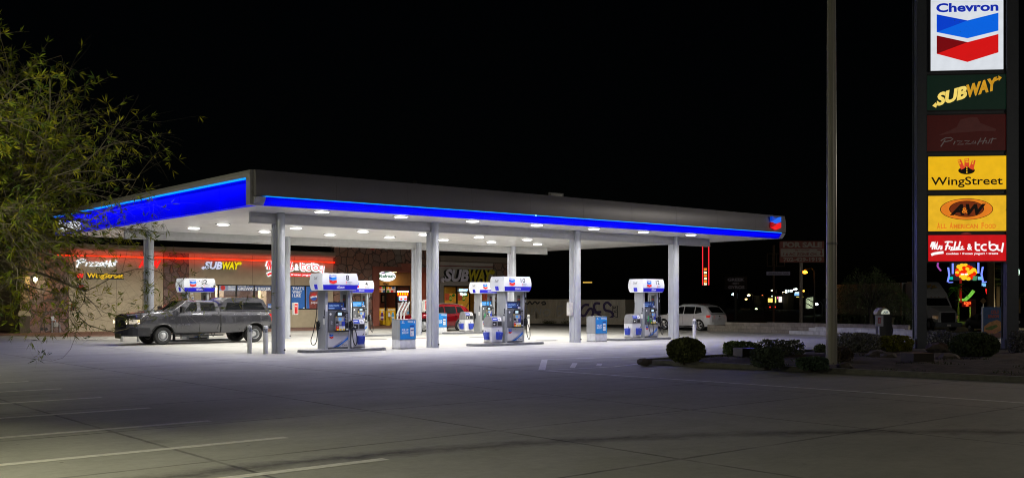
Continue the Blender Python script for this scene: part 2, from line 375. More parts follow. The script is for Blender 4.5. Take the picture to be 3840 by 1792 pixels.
def ext_y(prof, y0, y1, b, m=0):     # profile (x, z) extruded along Y
    k = len(prof); b.add([(x, y0, z) for x, z in prof] + [(x, y1, z) for x, z in prof],
        [tuple(range(k - 1, -1, -1)), tuple(range(k, 2 * k))] + [(i, (i + 1) % k, k + (i + 1) % k, k + i) for i in range(k)], m)
# front fascia: bowed grey face over a blue slanted skirt
up = [(cy0 - .235, 5.50), (cy0 - .245, 5.75), (cy0 - .235, 6.0), (cy0 - .205, 6.2), (cy0 - .165, zt), (cy0 + .2, zt), (cy0 + .2, 5.50)]
b = MB(); ext_x(up, cx0 - .02, cx1 + .02, b); b.build('front_fascia', FASC, canopy, smooth=25)
for k in range(1, 10):
    b = MB()
    for (ya, za), (yb, zb_) in zip(up[:4], up[1:5]): b.add([(cx0 + k * 3.05 + q, y - .002, z) for (y, z) in ((ya, za), (yb, zb_)) for q in (0, .022)], [(0, 1, 3, 2)])
    b.build('panel_seam', mat('seam_dark', (.17, .165, .18), .6), canopy)
sk = [(cy0, zs), (cy0 - .10, 5.30), (cy0 - .205, 5.455), (cy0 - .205, 5.47), (cy0 + .2, 5.47), (cy0 + .2, zs)]
b = MB(); ext_x(sk, cx0 + .36, cx1 - .30, b); b.build('blue_band', BLUEB, canopy)
for xa_, xb_ in ((cx0 - .02, cx0 + .36), (cx1 - .30, cx1 + .02)): b = MB(); ext_x([(y - .003, z) for y, z in sk], xa_, xb_, b); b.build('corner_trim', TRIM, canopy)
b = MB(); b.box(cx0 + .37, cx1 - .31, cy0 - .222, cy0 + .1, 5.472, 5.497); b.build('light_strip', LED, canopy)
b = MB(); b.box(cx0 + 12.5, cx0 + 12.56, cy0 - .232, cy0 - .20, 5.46, 5.51); b.build('strip_joint', glow('led_hot', (0.4, 0.7, 1), 3), canopy)
# left fascia: thin grey cap, recessed blue panel, lit strip
b = MB(); ext_y([(cx0 - .14, 6.14), (cx0 - .16, 6.25), (cx0 - .12, zt + .001), (cx0 + .29, zt + .001), (cx0 + .29, 6.14)], cy0 - .03, cy1 + .1, b)
b.box(cx0 - .14, cx0 + .29, cy0 - .03, cy0 + .28, zs, 6.139); b.build('left_fascia', TRIM, canopy)
b = MB(); b.box(cx0 - .03, cx0 + .28, cy0 + .285, cy1 + .09, zs + .004, 6.085)
for y in (cy0 + 2.6, cy0 + 6.2, cy0 + 9.8, cy0 + 13.4, cy0 + 17): b.box(cx0 - .036, cx0 - .02, y, y + .02, zs + .02, 6.05)
b.build('blue_panel', BLUEB, canopy)
b = MB(); b.box(cx0 - .09, cx0 + .2, cy0 + .29, cy1 + .08, 6.088, 6.136); b.build('light_strip', LED, canopy)
# right and rear fascia
b = MB(); ext_y([(cx1 + .1, zs), (cx1 + .1, zt - .001), (cx1 - .28, zt - .001), (cx1 - .28, zs)][::-1], cy0 + .205, cy1 + .1, b); b.build('right_fascia', TRIM, canopy)
b = MB(); b.box(cx0 + .3, cx1 - .3, cy1 - .2, cy1 + .1, zs - .002, zt - .003); b.build('rear_fascia', TRIM, canopy)
COLM = mat('column_paint', (0.46, 0.48, 0.53), 0.35, 0.15, var=0.05, scale=1.2)
colX = [17.905, 24.96, 33.165, 40.158]; rowY = [34.526, 47.368]
for y in rowY:
    b = MB(); b.box(cx0 + 1.2, cx1 - 2.6, y + .05, y + .17, 4.83, 5.2); b.box(cx0 + 1.2, cx1 - 2.6, y - .02, y + .24, 4.80, 4.83)
    b.box(cx0 + 1.2, cx1 - 2.6, y + .01, y + .03, 4.84, 5.05)
    b.build('beam', mat('beam_white', (0.55, 0.55, 0.55), 0.4, var=0.05), canopy)
    for x in colX:
        b = MB(); n = 28
        rr = lambda r, cy: [(x + r * math.cos(2 * PI * i / n), cy + r * math.sin(2 * PI * i / n)) for i in range(n)]
        b.cyl((x + .02, y - .10, -.05), (x + .02, y - .10, 5.21), .155, n=32)
        b.cyl((x + .02, y - .10, -.05), (x + .02, y - .10, .02), .17, n=32)
        b.box(x - .155, x + .12, y - .08, y + .25, -.05, 4.79)
        b.cyl((x - .12, y + .20, -.05), (x - .12, y + .20, 4.79), .075, n=16)
        b.box(x - .035, x + .02 + .035, y - .262, y - .25, .9, 1.16, 0)
        co = b.build('column', COLM, canopy, smooth=40)
        p = MB(); p.cyl((x + .10, y - .262, .14), (x + .10, y - .22, .14), .035, n=14); p.build('drain_outlet', BLACK, co)
        l = co
# lights under the canopy
lens = glow('lamp_lens', (1.0, 0.99, 0.95), 12); rim = mat('lamp_rim', (0.6, 0.6, 0.6), 0.4, 0.3)
proto = None; i = 0
LX = [18.7, 22.15, 25.65, 29.15, 32.6, 35.9, 39.35, 42.8]; LY = [32.75, 37.9, 41.1, 44.15, 49.1]
rows = ['first', 'second', 'third', 'fourth', 'fifth']
for r, y in enumerate(LY):
    for c, x in enumerate(LX):
        if c == 7 and r != 4 and True: continue
        if c == 7: continue
        lab = 'round ceiling lamp, %s from the left end, %s row behind the fascia' % (['first', 'second', 'third', 'fourth', 'fifth', 'sixth', 'seventh'][c], rows[r])
        if proto is None:
            proto = thing('canopy_lamp', lab, 'ceiling lamp', (x, y, zs), group='round lamps set into the canopy ceiling')
            b = MB(); b.lathe((0, 0, 0), (0, 0, -1), [(.33, -.01), (.33, .008), (.27, .02), (.262, .008)], 28); b.build('rim', rim, proto, smooth=40)
            b = MB(); b.lathe((0, 0, 0), (0, 0, -1), [(.0, .055), (.15, .052), (.23, .036), (.262, .0)], 28); b.build('lens', lens, proto, smooth=60)
        else: dup(proto, (x, y, zs), label=lab)
        area((x, y, zs - .10), .55, CANW, (1.0, 0.97, 0.92), spread=math.radians(158))
        if r >= 4:                  # added spots at the rear row, aimed to brighten the shop front
            so_ = spot((x, y, zs - .11), WALLW, (1.0, .95, .86), 66, .26, .5); so_.rotation_euler = (math.radians(57), 0, 0)
        if r >= 3 and c >= 5:       # added spots at this end, aimed to brighten the containers and side lot
            so_ = spot((x, y, zs - .11), SIDEW, (1.0, .95, .86), 84, .26, .5); so_.rotation_euler = Vector((.62, .5, -.56)).to_track_quat('-Z', 'Y').to_euler()
# LED tint thrown down from the two blue strips
area(((cx0 + cx1) / 2, cy0 - .30, 5.44), cx1 - cx0 - 1, LEDW, (0.10, 0.12, 1.0), (math.radians(-18), 0, 0), 'RECTANGLE', .05, name='strip_light')
area((cx0 - .19, (cy0 + cy1) / 2, 6.05), .05, LEDW * .35, (0.10, 0.12, 1.0), (0, math.radians(25), 0), 'RECTANGLE', cy1 - cy0 - 1, name='strip_light')
# canopy lettering and emblem
LF = Fr((cx0 - .04, 0, 0), (0, -1, 0))
WHITEG = glow('white_sign_face', (0.95, 0.98, 1.0), 1.2, .1)
b = MB(); a0, b0, a1, b1 = LF.box(212, 818, 302, 868)
b.text(LF, 'Chevron', a0, b0, a1, b1, 0.0, .08, bold=.03)
tag(b.build('canopy_lettering', WHITEG), 'white lit letters on the blue end of the canopy', 'lettering sign')
FF = XF(cy0 - .252)
EMB = [glow('emblem_deep_blue', (0.0, 0.045, 0.55), .9), glow('emblem_blue', (0.005, 0.13, 0.85), 1.0), glow('emblem_deep_red', (0.35, 0.0, 0.003), .9), glow('emblem_red', (0.85, 0.002, 0.004), 1.0)]
b = MB(); a0, b0, a1, b1 = FF.box(2888, 813, 2921, 863)
emblem(b, FF, a0, b0, a1 - a0, b1 - b0, .0, .14, (0, 1, 2, 3))
tag(b.build('canopy_emblem', EMB), 'blue and red double V emblem on the canopy front corner', 'emblem sign')
# small fixtures on the roof
b = MB(); p = Vector((30.6, 33.2, 0)); b.box(p.x - .45, p.x + .45, p.y - .1, p.y + .1, 6.48, 6.70); b.cyl((p.x, p.y, 6.2), (p.x, p.y, 6.5), .04); b.box(p.x - .35, p.x + .35, p.y - .12, p.y - .09, 6.52, 6.66, 1)
tag(b.build('roof_floodlight', [BLACKM, mat('dim_lens', (.08, .075, .06), .2)]), 'dark floodlight standing on top of the canopy', 'floodlight')
b = MB(); b.cyl((24.5, 35.2, 6.2), (24.5, 35.2, 6.85), .05); b.cyl((24.5, 35.2, 6.85), (24.5, 35.2, 6.98), .1, .06)
tag(b.build('roof_vent', BLACKM), 'thin vent pipe on top of the canopy', 'vent pipe')
# ================================================================ forecourt islands
KERB = mat('island_kerb', (0.16, 0.165, 0.175), 0.55, var=0.2, bump=.2); KTOP = mat('island_top', (0.38, 0.37, 0.35), 0.7, var=0.12)
def island(x0, x1, y, label):
    h, r = .10, .62; pts = []
    for cx, a in ((x1 - r, -PI / 2), (x0 + r, PI / 2)):
        pts += [(cx + r * math.cos(a + PI * i / 12), y + r * math.sin(a + PI * i / 12)) for i in range(13)]
    t = thing('pump_island', label, 'kerb island', (0, 0, 0), group='raised pump islands')
    FG = Fr((0, 0, 0), (1, 0, 0), (0, 1, 0))
    b = MB(); b.fpoly(FG, pts, -.02, h); b.build('kerb', KERB, t, bevel=.02)
    mx, my = (x0 + x1) / 2, y
    b = MB(); b.fpoly(FG, [(mx + (px - mx) * .94, my + (py - my) * .82) for px, py in pts], h - .01, h + .006); b.build('top_slab', KTOP, t)
YF, YB = 34.526, 47.37
island(18.75, 22.5, YF, 'raised kerb island under the pump numbered 8')
island(26.85, 30.95, YF, 'raised kerb island under the pump numbered 10')
island(35.5, 39.6, YF, 'raised kerb island under the pump numbered 12')
island(18.6, 22.4, YB, 'raised kerb island behind the pickup truck')
island(28.1, 32.0, YB, 'raised kerb island under the pump numbered 4')
island(35.0, 39.2, YB, 'raised kerb island under the rear pump by the red car')
# ================================================================ fuel pumps
HEADM = mat('pump_head_white', (0.60, 0.61, 0.64), .35, emit=(0.90, 0.95, 1.0), es=.20, var=.03, scale=1.5, evar=.12)
HBLUE = mat('pump_head_blue', (0.01, 0.01, 0.35), .35, emit=(0.012, 0.01, 0.5), es=.55, var=.02)
LEGM = mat('pump_leg_metal', (0.40, 0.42, 0.45), .38, .35, var=.06, scale=3, stretch=(1, 1, .1))
LOWM = mat('pump_panel_white', (0.66, 0.66, 0.66), .3, .1, var=.06, scale=2)
PRNT = mat('dark_print', (0.05, 0.055, 0.07), .5)
EP = [mat('print_deep_blue', (0.01, 0.04, 0.42), .4, emit=(.0, .02, .3), es=.35), mat('print_blue', (0.01, 0.2, 0.75), .4, emit=(0, .1, .6), es=.35), mat('print_deep_red', (.4, .01, .02), .4, emit=(.25, 0, 0), es=.35), mat('print_red', (.7, .02, .02), .4, emit=(.5, .01, .0), es=.35)]
EPU = [mat('label_deep_blue', (0.01, 0.04, 0.42), .4), mat('label_blue', (0.01, 0.2, 0.75), .4), mat('label_deep_red', (.4, .01, .02), .4), mat('label_red', (.7, .02, .02), .4)]
SCRN = glow('screen_glow', (0.65, 0.85, 1.0), .9, .1); SCRB = glow('screen_blue', (0.05, 0.35, .9), .8, .1)
def swoosh_mat():
    m = mat('swoosh_blue', (0.02, 0.03, 0.5), .35); return m
def pump(num, x, y, label, nozzles, topper_dark):
    t = thing('fuel_dispenser', label, 'fuel pump', (x, y, .106), group='fuel pumps under the canopy')
    # legs
    for s in (-1, 1):
        b = MB(); xa, xb = sorted((s * .44, s * .55))
        b.box(xa, xb, -.30, .30, 0, 2.24)
        for q in (-.17, .1): b.box(xa - .004, xb + .004, q, q + .012, .05, 2.2)
        lg = b.build('leg', LEGM, t, bevel=.012)
        p = MB()
        if s < 0:
            p.box(-.555, -.5535, -.27, -.12, .95, 1.16, 0); p.box(-.555, -.5535, -.27, -.14, 1.2, 1.24, 1); p.box(-.555, -.5535, -.27, -.2, 1.27, 1.5, 1)
            p.box(-.54, -.46, -.3025, -.3005, 1.45, 1.7, 0)
        else:
            p.box(.436, .4385, -.15, .06, 1.55, 2.08, 1); p.box(.4335, .4355, -.10, -.05, 1.86, 1.93, 2); p.box(.4335, .4355, -.02, .03, 1.86, 1.93, 2)
            p.box(.50, .53, -.3025, -.3005, .3, 1.1, 0)
        p.build('notice_label', [WHITE, PRNT, REDP], lg)
    # cabinet
    b = MB(); b.box(-.435, .435, -.305, .305, .0, .07); b.build('plinth', DGREY, t)
    b = MB(); b.box(-.436, .436, -.31, .31, .075, .655); low = b.build('lower_panel', LOWM, t, bevel=.012)
    fp = XF(-.311)
    p = MB(); emblem(p, fp, -.38, .40, .17, .17, .001, .002, (0, 1, 2, 3))
    p.text(fp, 'Chevron', -.385, .585, -.205, .63, .0012, 0, 1, bold=.02)
    p.fpoly(fp, [(-.20, .078), (-.10, .078), (.12, .22), (.30, .35), (.434, .46), (.434, .36), (.25, .24), (.02, .09)], .001, .002, 1)
    p.fpoly(fp, [(-.26, .078), (-.205, .078), (.10, .235), (.434, .50), (.434, .465), (.12, .245)], .001, .002, 4)
    p.fpoly(fp, [(.03, .078), (.06, .078), (.434, .33), (.434, .35)], .001, .002, 5)
    p.text(fp, 'TECHRON', .16, .11, .41, .17, .0013, 0, 6, bold=.02, shear=.2); p.text(fp, 'with', .19, .18, .26, .21, .0013, 0, 6, bold=.01)
    p.cyl((0, -.312, .60), (0, -.318, .60), .012, m=6, n=10)
    p.build('panel_graphics', EPU + [mat('pale_blue_print', (.35, .42, .75), .4), GREYT, PRNT], low)
    b = MB(); b.box(-.438, .438, -.33, .33, .662, 1.47); con = b.build('console', mat('console_grey', (.11, .115, .125), .42, var=.08), t, bevel=.015)
    fc = XF(-.331)
    p = MB()
    p.fpoly(fc, [(-.17, .72), (.26, .72), (.26, 1.36), (.22, 1.44), (.16, 1.47), (-.08, 1.47), (-.14, 1.44), (-.17, 1.36)], 0, .05); p.build('bezel', mat('bezel_grey', (.17, .175, .185), .4, var=.06), con, bevel=.01)
    p = MB(); p.fpoly(fc, [(-.165, 1.26), (.255, 1.26), (.255, 1.36), (.21, 1.43), (.16, 1.462), (-.08, 1.462), (-.13, 1.43), (-.165, 1.36)], .05, .062, 0)
    p.fbox(fc, -.165, .674, .44, .70, .0, .07, 0); p.fbox(fc, -.437, .663, .437, .673, 0, .03, 0); p.fbox(fc, .265, .70, .43, 1.40, .0, .012, 0); p.build('black_trim', BLACKM, con)
    p = MB(); p.fbox(fc, -.06, 1.29, .11, 1.40, .062, .066, 0); p.fbox(fc, -.02, 1.10, .10, 1.19, .05, .058, 1); p.build('screen', [SCRN, SCRB], con)
    p = MB(); p.fbox(fc, -.06, 1.06, .20, 1.22, .05, .056, 0); p.fbox(fc, .01, 1.115, .09, 1.185, .056, .057, 1); p.fbox(fc, -.13, .98, -.04, 1.07, .05, .075, 1); p.fbox(fc, -.13, .93, -.05, .975, .05, .07, 0)
    p.fbox(fc, .01, .93, .10, 1.04, .05, .06, 0); p.fbox(fc, .12, .95, .245, 1.05, .05, .07, 2); p.fbox(fc, .20, 1.08, .25, 1.17, .05, .07, 2); p.fbox(fc, .13, .88, .24, .935, .05, .065, 2)
    p.build('card_reader', [mat('silver_grey', (.4, .41, .42), .4), BLACKM, BLUEP], con)
    p = MB(); cols = [0, 1, 1]
    for k in range(3):
        a = -.135 + k * .135; p.fbox(fc, a, .71, a + .125, .88, .05, .062, cols[k] if nozzles != 'green' or k else 2); p.fbox(fc, a + .03, .715, a + .10, .78, .062, .085, 3); p.fbox(fc, a + .035, .84, a + .095, .868, .062, .066, 1)
    p.build('grade_button', [mat('grade_red', (.6, .02, .02), .4), WHITE, mat('grade_green', (.02, .3, .08), .4), mat('grade_yellow', (.85, .62, .03), .4)], con)
    p = MB(); p.ell(fc, -.345, 1.34, .045, .045, .001, .003, 0, 18); p.fbox(fc, -.34, .96, -.26, .985, .001, .003, 1); p.fbox(fc, -.34, 1.0, -.27, 1.02, .001, .003, 1); p.fbox(fc, -.34, 1.035, -.24, 1.055, .001, .003, 1); p.fbox(fc, -.34, 1.075, -.27, 1.09, .001, .003, 1)
    for k in range(6): p.fbox(fc, .30, 1.0 + .06 * k, .40, 1.012 + .06 * k, .0125, .014, 1); p.ell(fc, .37, 1.03 + .06 * k, .018, .012, .0125, .014, 0, 10)
    p.ell(fc, -.13, 1.235, .028, .028, .05, .056, 2, 14); p.fbox(fc, .34, .72, .42, .78, .0125, .014, 0)
    p.build('sticker', [WHITE, mat('pale_print', (.45, .46, .48), .5), YELP], con)
    # topper advert standing between the legs
    b = MB(); b.box(-.435, .40, -.20, -.16, 1.475, 1.80); b.box(-.39, .33, -.206, -.2005, 1.52, 1.77, 1); ft = XF(-.207)
    b.text(ft, 'EARN POINTS', -.34, 1.62, .10, 1.70, .0005, 0, 2, bold=.03); b.fbox(ft, .17, 1.54, .28, 1.75, .001, .002, 3); b.fbox(ft, -.36, 1.54, -.1, 1.58, .001, .002, 2); b.fbox(ft, .2, 1.62, .25, 1.66, .002, .003, 2)
    b.build('advert_panel', [BLACKM, mat('advert_dark_blue', (.015, .06, .25), .4) if topper_dark else SKYB, mat('print_pale_blue', (.35, .55, .85), .4), PRNT], t)
    b = MB(); b.box(.18, .38, -.25, -.2, 1.49, 1.58); b.box(.20, .27, -.256, -.2505, 1.505, 1.565, 1); b.box(.29, .36, -.256, -.2505, 1.505, 1.565, 1); b.build('card_logo_sign', [mat('navy_print', (.02, .03, .2), .4), WHITE], t)
    # illuminated head
    prof = [(-.42, 2.24), (-.47, 2.30), (-.505, 2.46), (-.50, 2.6), (-.475, 2.8), (-.44, 2.90), (.44, 2.90), (.475, 2.8), (.50, 2.6), (.505, 2.46), (.47, 2.30), (.42, 2.24)]
    def hx(z): return .72 + .085 * math.sin(min(1, max(0, (z - 2.18) / .5)) * PI / 2) - .05 * max(0, (z - 2.6) / .3)
    b = MB(); k = len(prof); vs = [(-hx(z), yy, z) for yy, z in prof] + [(hx(z), yy, z) for yy, z in prof]
    b.add(vs, [tuple(range(k)), tuple(range(2 * k - 1, k - 1, -1))] + [(i, k + i, k + (i + 1) % k, (i + 1) % k) for i in range(k)])
    hd = b.build('sign_head', HEADM, t, bevel=.012, smooth=35)
    b = MB(); b.box(-.70, .70, -.40, .40, 2.225, 2.239); b.build('head_tray', BLACKM, hd)
    # blue band follows the tucked lower front
    def front(z): 
        for (y1, z1), (y2, z2) in zip(prof, prof[1:6]):
            if z1 <= z <= z2: return y1 + (y2 - y1) * (z - z1) / (z2 - z1)
        return -.44
    b = MB()
    b.grid(lambda u, w: (-(.775 - .05 * (1 - w)) + u * 2 * (.775 - .05 * (1 - w)), front(2.262 + w * .195) - .008, 2.262 + w * .195), 2, 6)
    b.build('head_band', HBLUE, hd)
    fh = XF(-.515)
    p = MB(); w = .235
    def face(z): return front(z) * -1 - .5
    zz = 2.66; 
    tilt = Fr((0, -.503, 2.6), (1, 0, 0), Vector((0, .025, .2)).normalized())
    emblem(p, tilt, -.50, -.12, .32, .29, .008, .002, (0, 1, 2, 3))
    p.text(tilt, 'Chevron', -.50, .185, -.18, .245, .008, 0, 0, bold=.025)
    p.text(tilt, num, .23 if len(num) == 1 else .16, .03, .38 if len(num) == 1 else .42, .235, .008, 0, 4, bold=.012)
    for k in range(2): p.ell(tilt, .24, -.03 - .06 * k, .017, .017, .008, .010, 3, 12); p.fbox(tilt, .275, -.04 - .06 * k, .50 - .05 * k, -.02 - .06 * k, .008, .010, 5)
    bt = Fr((0, -.4885, 2.375), (1, 0, 0), Vector((0, -.035, .16)).normalized())
    p.text(bt, 'TECHRON', -.17, -.055, .17, .025, .012, 0, 6, bold=.02, shear=.25); p.text(bt, 'with', -.12, .035, -.03, .06, .012, 0, 6, bold=.02)
    le = Fr((-hx(2.6), 0, 2.6), (0, -1, 0), Vector((.02, 0, .2)).normalized())
    p.text(le, 'Self', -.13, .05, .13, .16, .012, 0, 4, bold=.0)
    le2 = Fr((-hx(2.42), 0, 2.42), (0, -1, 0), Vector((-.045, 0, .2)).normalized())
    p.fbox(le2, -.12, -.13, .10, .06, .008, .016, 7)
    p.build('head_graphics', EP + [PRNT, mat('pale_print2', (.4, .45, .5), .5), glow('white_print', (1, 1, 1), .75), HBLUE], hd)  # emblem, lettering and printed marks of the head in one mesh
    # hoses and nozzles
    for s in (-1, 1):
        xo = .56 * s if s > 0 else -.57; yo = -.33 if s > 0 else .22
        b = MB(); pts = []
        if s > 0:
            c = [(xo + .04, yo, 2.2), (xo + .055, yo - .01, 1.75), (xo + .05, yo - .03, 1.2), (xo + .03, yo - .06, .62), (xo + .05, yo - .09, .30), (xo + .15, yo - .10, .13), (xo + .21, yo - .10, .32), (xo + .17, yo - .09, .62), (xo + .06, yo - .07, .90)]
        else:
            c = [(xo - .04, yo, 1.75), (xo - .07, yo + .03, 1.2), (xo - .17, yo + .08, .62), (xo - .25, yo + .1, .35), (xo - .20, yo + .1, .17), (xo - .08, yo + .06, .20), (xo - .02, yo + .03, .5), (xo - .01, yo + .02, .95)]
        for i in range(len(c) - 1):
            p0, p1, p2, p3 = (Vector(c[max(0, i - 1)]), Vector(c[i]), Vector(c[i + 1]), Vector(c[min(len(c) - 1, i + 2)]))
            for q in range(5):
                tt = q / 5; pts.append(.5 * ((2 * p1) + (p2 - p0) * tt + (2 * p0 - 5 * p1 + 4 * p2 - p3) * tt ** 2 + (3 * p1 - p0 - 3 * p2 + p3) * tt ** 3))
        pts.append(Vector(c[-1])); b.tube(pts, .017, 8); hs = b.build('hose', BLACK, t, smooth=50)
        if s > 0:
            p = MB(); p.cyl((xo + .04, yo, 2.22), (xo + .04, yo, 2.0), .022, n=10); p.cyl((xo + .05, yo, 1.86), (xo + .05, yo, 1.76), .024, n=10); p.build('hose_fitting', STEEL, hs)
        nb = MB(); nx, ny = (xo - .02, -.40) if s > 0 else (xo, .2)
        nb.box(nx - .05, nx + .05, ny - .01, ny + .08, .72, 1.06, 0)
        nb.tube([(nx, ny - .06, .78), (nx, ny - .09, .9), (nx, ny - .07, 1.02), (nx, ny, 1.08)], .028, 8, 0)
        nb.tube([(nx, ny - .05, .8), (nx, ny - .15, .86), (nx, ny - .15, .98)], .012, 6, 1)
        nb.box(nx - .015, nx + .045, ny - .08, ny - .03, .98, 1.05, 1)
        nb.build('nozzle', [BLACK if nozzles != 'green' or s > 0 else BLACK, STEEL], t, smooth=40)
    if nozzles == 'green':
        nb = MB(); nb.tube([(-.34, -.40, .80), (-.33, -.44, .9), (-.30, -.42, 1.02), (-.26, -.36, 1.05)], .035, 8); nb.build('nozzle', mat('green_rubber', (.02, .25, .08), .4), t, smooth=40)
        nb = MB(); nb.tube([(-.34, -.40, .8), (-.30, -.46, .45), (-.2, -.47, .16), (-.02, -.46, .12), (.03, -.45, .4), (-.02, -.40, 1.0), (-.12, -.36, 1.6), (-.2, -.33, 2.2)], .015, 6); nb.build('hose', BLACK, t, smooth=50)
    return t
pump('8', 20.24, YF, 'tall grey fuel pump numbered 8 with white lit head', 'black', True)
pump('10', 29.18, YF, 'tall grey fuel pump numbered 10 with white lit head', 'black', True)
pump('12', 38.05, YF, 'tall grey fuel pump numbered 12 with white lit head', 'green', True)
pump('2', 20.15, YB, 'fuel pump numbered 2 standing behind the dark pickup truck', 'black', False)
pump('4', 29.17, YB, 'fuel pump numbered 4, half hidden behind the pump numbered 8', 'black', False)
pump('6', 38.0, YB, 'rear fuel pump beside the red car, its head half hidden by pump 10', 'green', False)
# ================================================================ service bins with buckets
BING = mat('bin_grey', (.22, .22, .225), .5, var=.08)
def service_bin(x, y, label, blabel, side):
    t = thing('service_bin', label, 'waste bin', (x, y, .106), group='waste bins on the pump islands')
    b = MB(); b.box(-.30, .30, -.275, .275, 0, .045); b.build('plinth', BING, t)
    b = MB(); b.box(-.31, .31, -.285, .285, .05, .70); b.build('white_body', mat('bin_white', (.68, .68, .67), .4, var=.04), t, bevel=.015)
    prof = [(-.285, .705), (-.285, .95), (-.20, 1.12), (-.13, 1.165), (.13, 1.165), (.20, 1.12), (.285, .95), (.285, .705)]
    b = MB(); ext_x(prof, -.31, .31, b); b.build('hood', BING, t, bevel=.012)
    fb = XF(-.286)
    b = MB(); b.fbox(fb, -.25, .76, -.03, .93, 0, .004); b.fbox(fb, .03, .76, .25, .93, 0, .004); b.build('opening', BLACK, t)
    b = MB(); b.fbox(fb, -.22, .80, -.12, .86, .004, .03); b.build('crumpled_tissue', WHITE, t, bevel=.012)
    sl = Fr((0, -.2425, 1.035), (1, 0, 0), Vector((0, .085, .17)).normalized())
    b = MB(); b.fbox(sl, -.24, -.075, .06, .085, .001, .006, 0); b.fbox(sl, .065, -.075, .25, .085, .001, .006, 1); b.fbox(sl, -.20, .0, .0, .03, .006, .007, 1); b.fbox(sl, .10, -.04, .20, .03, .006, .007, 2)
    b.build('advert_panel', [mat('advert_blue', (.02, .06, .4), .4), WHITE, GREYT], t)
    k = thing('squeegee_bucket', blabel, 'bucket', (x + .06, y - .289, .106 + .16), group='blue squeegee buckets on the bins')
    b = MB(); b.add([(-.13, -.005, 0), (.13, -.005, 0), (.115, -.12, 0), (-.115, -.12, 0), (-.145, -.003, .34), (.145, -.003, .34), (.145, -.17, .31), (-.145, -.17, .31)], [(0, 3, 2, 1), (4, 5, 6, 7), (0, 1, 5, 4), (1, 2, 6, 5), (2, 3, 7, 6), (3, 0, 4, 7)]); b.build('tub', BLUEP, k, bevel=.012)
    b = MB(); b.ell(XF(-.158), .0, .24, .035, .035, .001, .006, 0, 16); b.build('badge', mat('bucket_badge', (.06, .1, .5), .3), k)
    b = MB(); b.cyl((.02, -.07, .25), (-.07 if side < 0 else .12, -.10, .42), .011, n=8); b.build('squeegee_handle', BLACK, k)
    if side:
        k2 = thing('squeegee_bucket', blabel.replace('on the front of', 'on the end of'), 'bucket', (x - .312, y - .02, .106 + .16), -PI / 2, 'blue squeegee buckets on the bins')
        for ch in list(k.children): c = ch.copy(); COL.objects.link(c); c.parent = k2
service_bin(21.14, YF - .05, 'grey and white waste bin to the right of pump 8', 'blue squeegee bucket on the front of the bin beside pump 8', 0)
service_bin(28.13, YF - .05, 'grey and white waste bin to the left of pump 10', 'blue squeegee bucket on the front of the bin beside pump 10', -1)
service_bin(36.99, YF - .05, 'grey and white waste bin to the left of pump 12', 'blue squeegee bucket on the front of the bin beside pump 12', 1)
service_bin(36.60, YB - .05, 'waste bin on the rear island next to the red car', 'blue squeegee bucket on the front of the bin next to the red car', -1)
# ================================================================ advert cabinets
def cabinet(x, y, label):
    t = thing('advert_cabinet', label, 'cabinet', (x, y, 0), group='grey cabinets with blue adverts')
    b = MB(); b.box(-.39, .39, -.30, .30, 0, .05, 1); b.box(-.385, .385, -.295, .295, .051, .38, 0); b.build('base', [mat('cabinet_white', (.68, .69, .69), .45), BING], t, bevel=.01)
    b = MB(); b.box(-.39, .39, -.30, .30, .383, 1.18); b.box(-.395, .395, -.305, .305, 1.182, 1.20); b.build('body', mat('cabinet_grey', (.30, .31, .32), .4, .2, var=.08, scale=10, stretch=(1, 1, .05)), t, bevel=.008)
    f = XF(-.301); b = MB(); b.fbox(f, -.375, .40, .375, 1.165, 0, .006, 0)
    b.text(f, 'FUEL UP.', -.30, .73, .03, .82, .0065, 0, 1, bold=.04); b.text(f, 'SAVE UP.', -.30, .62, .03, .71, .0065, 0, 1, bold=.04)
    b.fbox(f, .09, .50, .30, .96, .0065, .010, 2); b.fbox(f, .105, .52, .285, .90, .010, .011, 1); b.fbox(f, .12, .73, .27, .78, .011, .012, 2); b.fbox(f, .13, .6, .2, .64, .011, .012, 3); b.fbox(f, .105, .86, .285, .9, .011, .012, 3)
    for k in range(4): b.fbox(f, -.02, 1.07 + .02 * k, .24, 1.08 + .02 * k, .0065, .007, 1)
    b.ell(f, -.25, 1.11, .03, .03, .0065, .007, 1, 12); b.fbox(f, -.31, 1.05, -.17, 1.07, .0065, .007, 1); b.fbox(f, .28, 1.05, .34, 1.13, .0065, .007, 1)
    b.fpoly(f, [(-.02, .87), (.02, .84), (.06, .84), (.02, .86)], .0065, .008, 2)
    b.build('advert_panel', [mat('advert_sky', (.01, .22, .62), .35, var=.05), WHITE, mat('navy_print', (.02, .03, .2), .4), SKYB], t)
cabinet(23.47, YF - .02, 'grey cabinet with blue advert beside pump 8, nearest of the three cabinets')
cabinet(34.41, YF - .15, 'grey cabinet with blue advert to the left of pump 12')
cabinet(35.0, 47.9, 'grey cabinet with blue advert in front of the red car')
# ================================================================ bollards, extinguishers, small poles
BOLW = mat('bollard_white', (.70, .70, .68), .45, var=.06); BOLG = mat('bollard_band', (.22, .24, .26), .4)
def bollard(x, y, label, h=1.03):
    t = thing('bollard', label, 'bollard', (x, y, 0), group='white steel bollards')
    b = MB(); b.lathe((0, 0, 0), (0, 0, 1), [(.085, -.03), (.085, h - .02), (.07, h), (.0, h + .012)], 20); b.build('post', BOLW, t, smooth=40)
    b = MB(); b.lathe((0, 0, 0), (0, 0, 1), [(.0862, h - .24), (.0868, h - .235), (.0868, h - .09), (.0862, h - .085)], 20)
    for k in range(5):
        a = 2 * PI * k / 5; p = [Vector((math.cos(a + q * .35) * .0885, math.sin(a + q * .35) * .0885, h - .235 + q * .148)) for q in (0, .25, .5, .75, 1)]; b.tube(p, .008, 4, 1)
    b.build('band', [BOLG, BOLW], t, smooth=40)
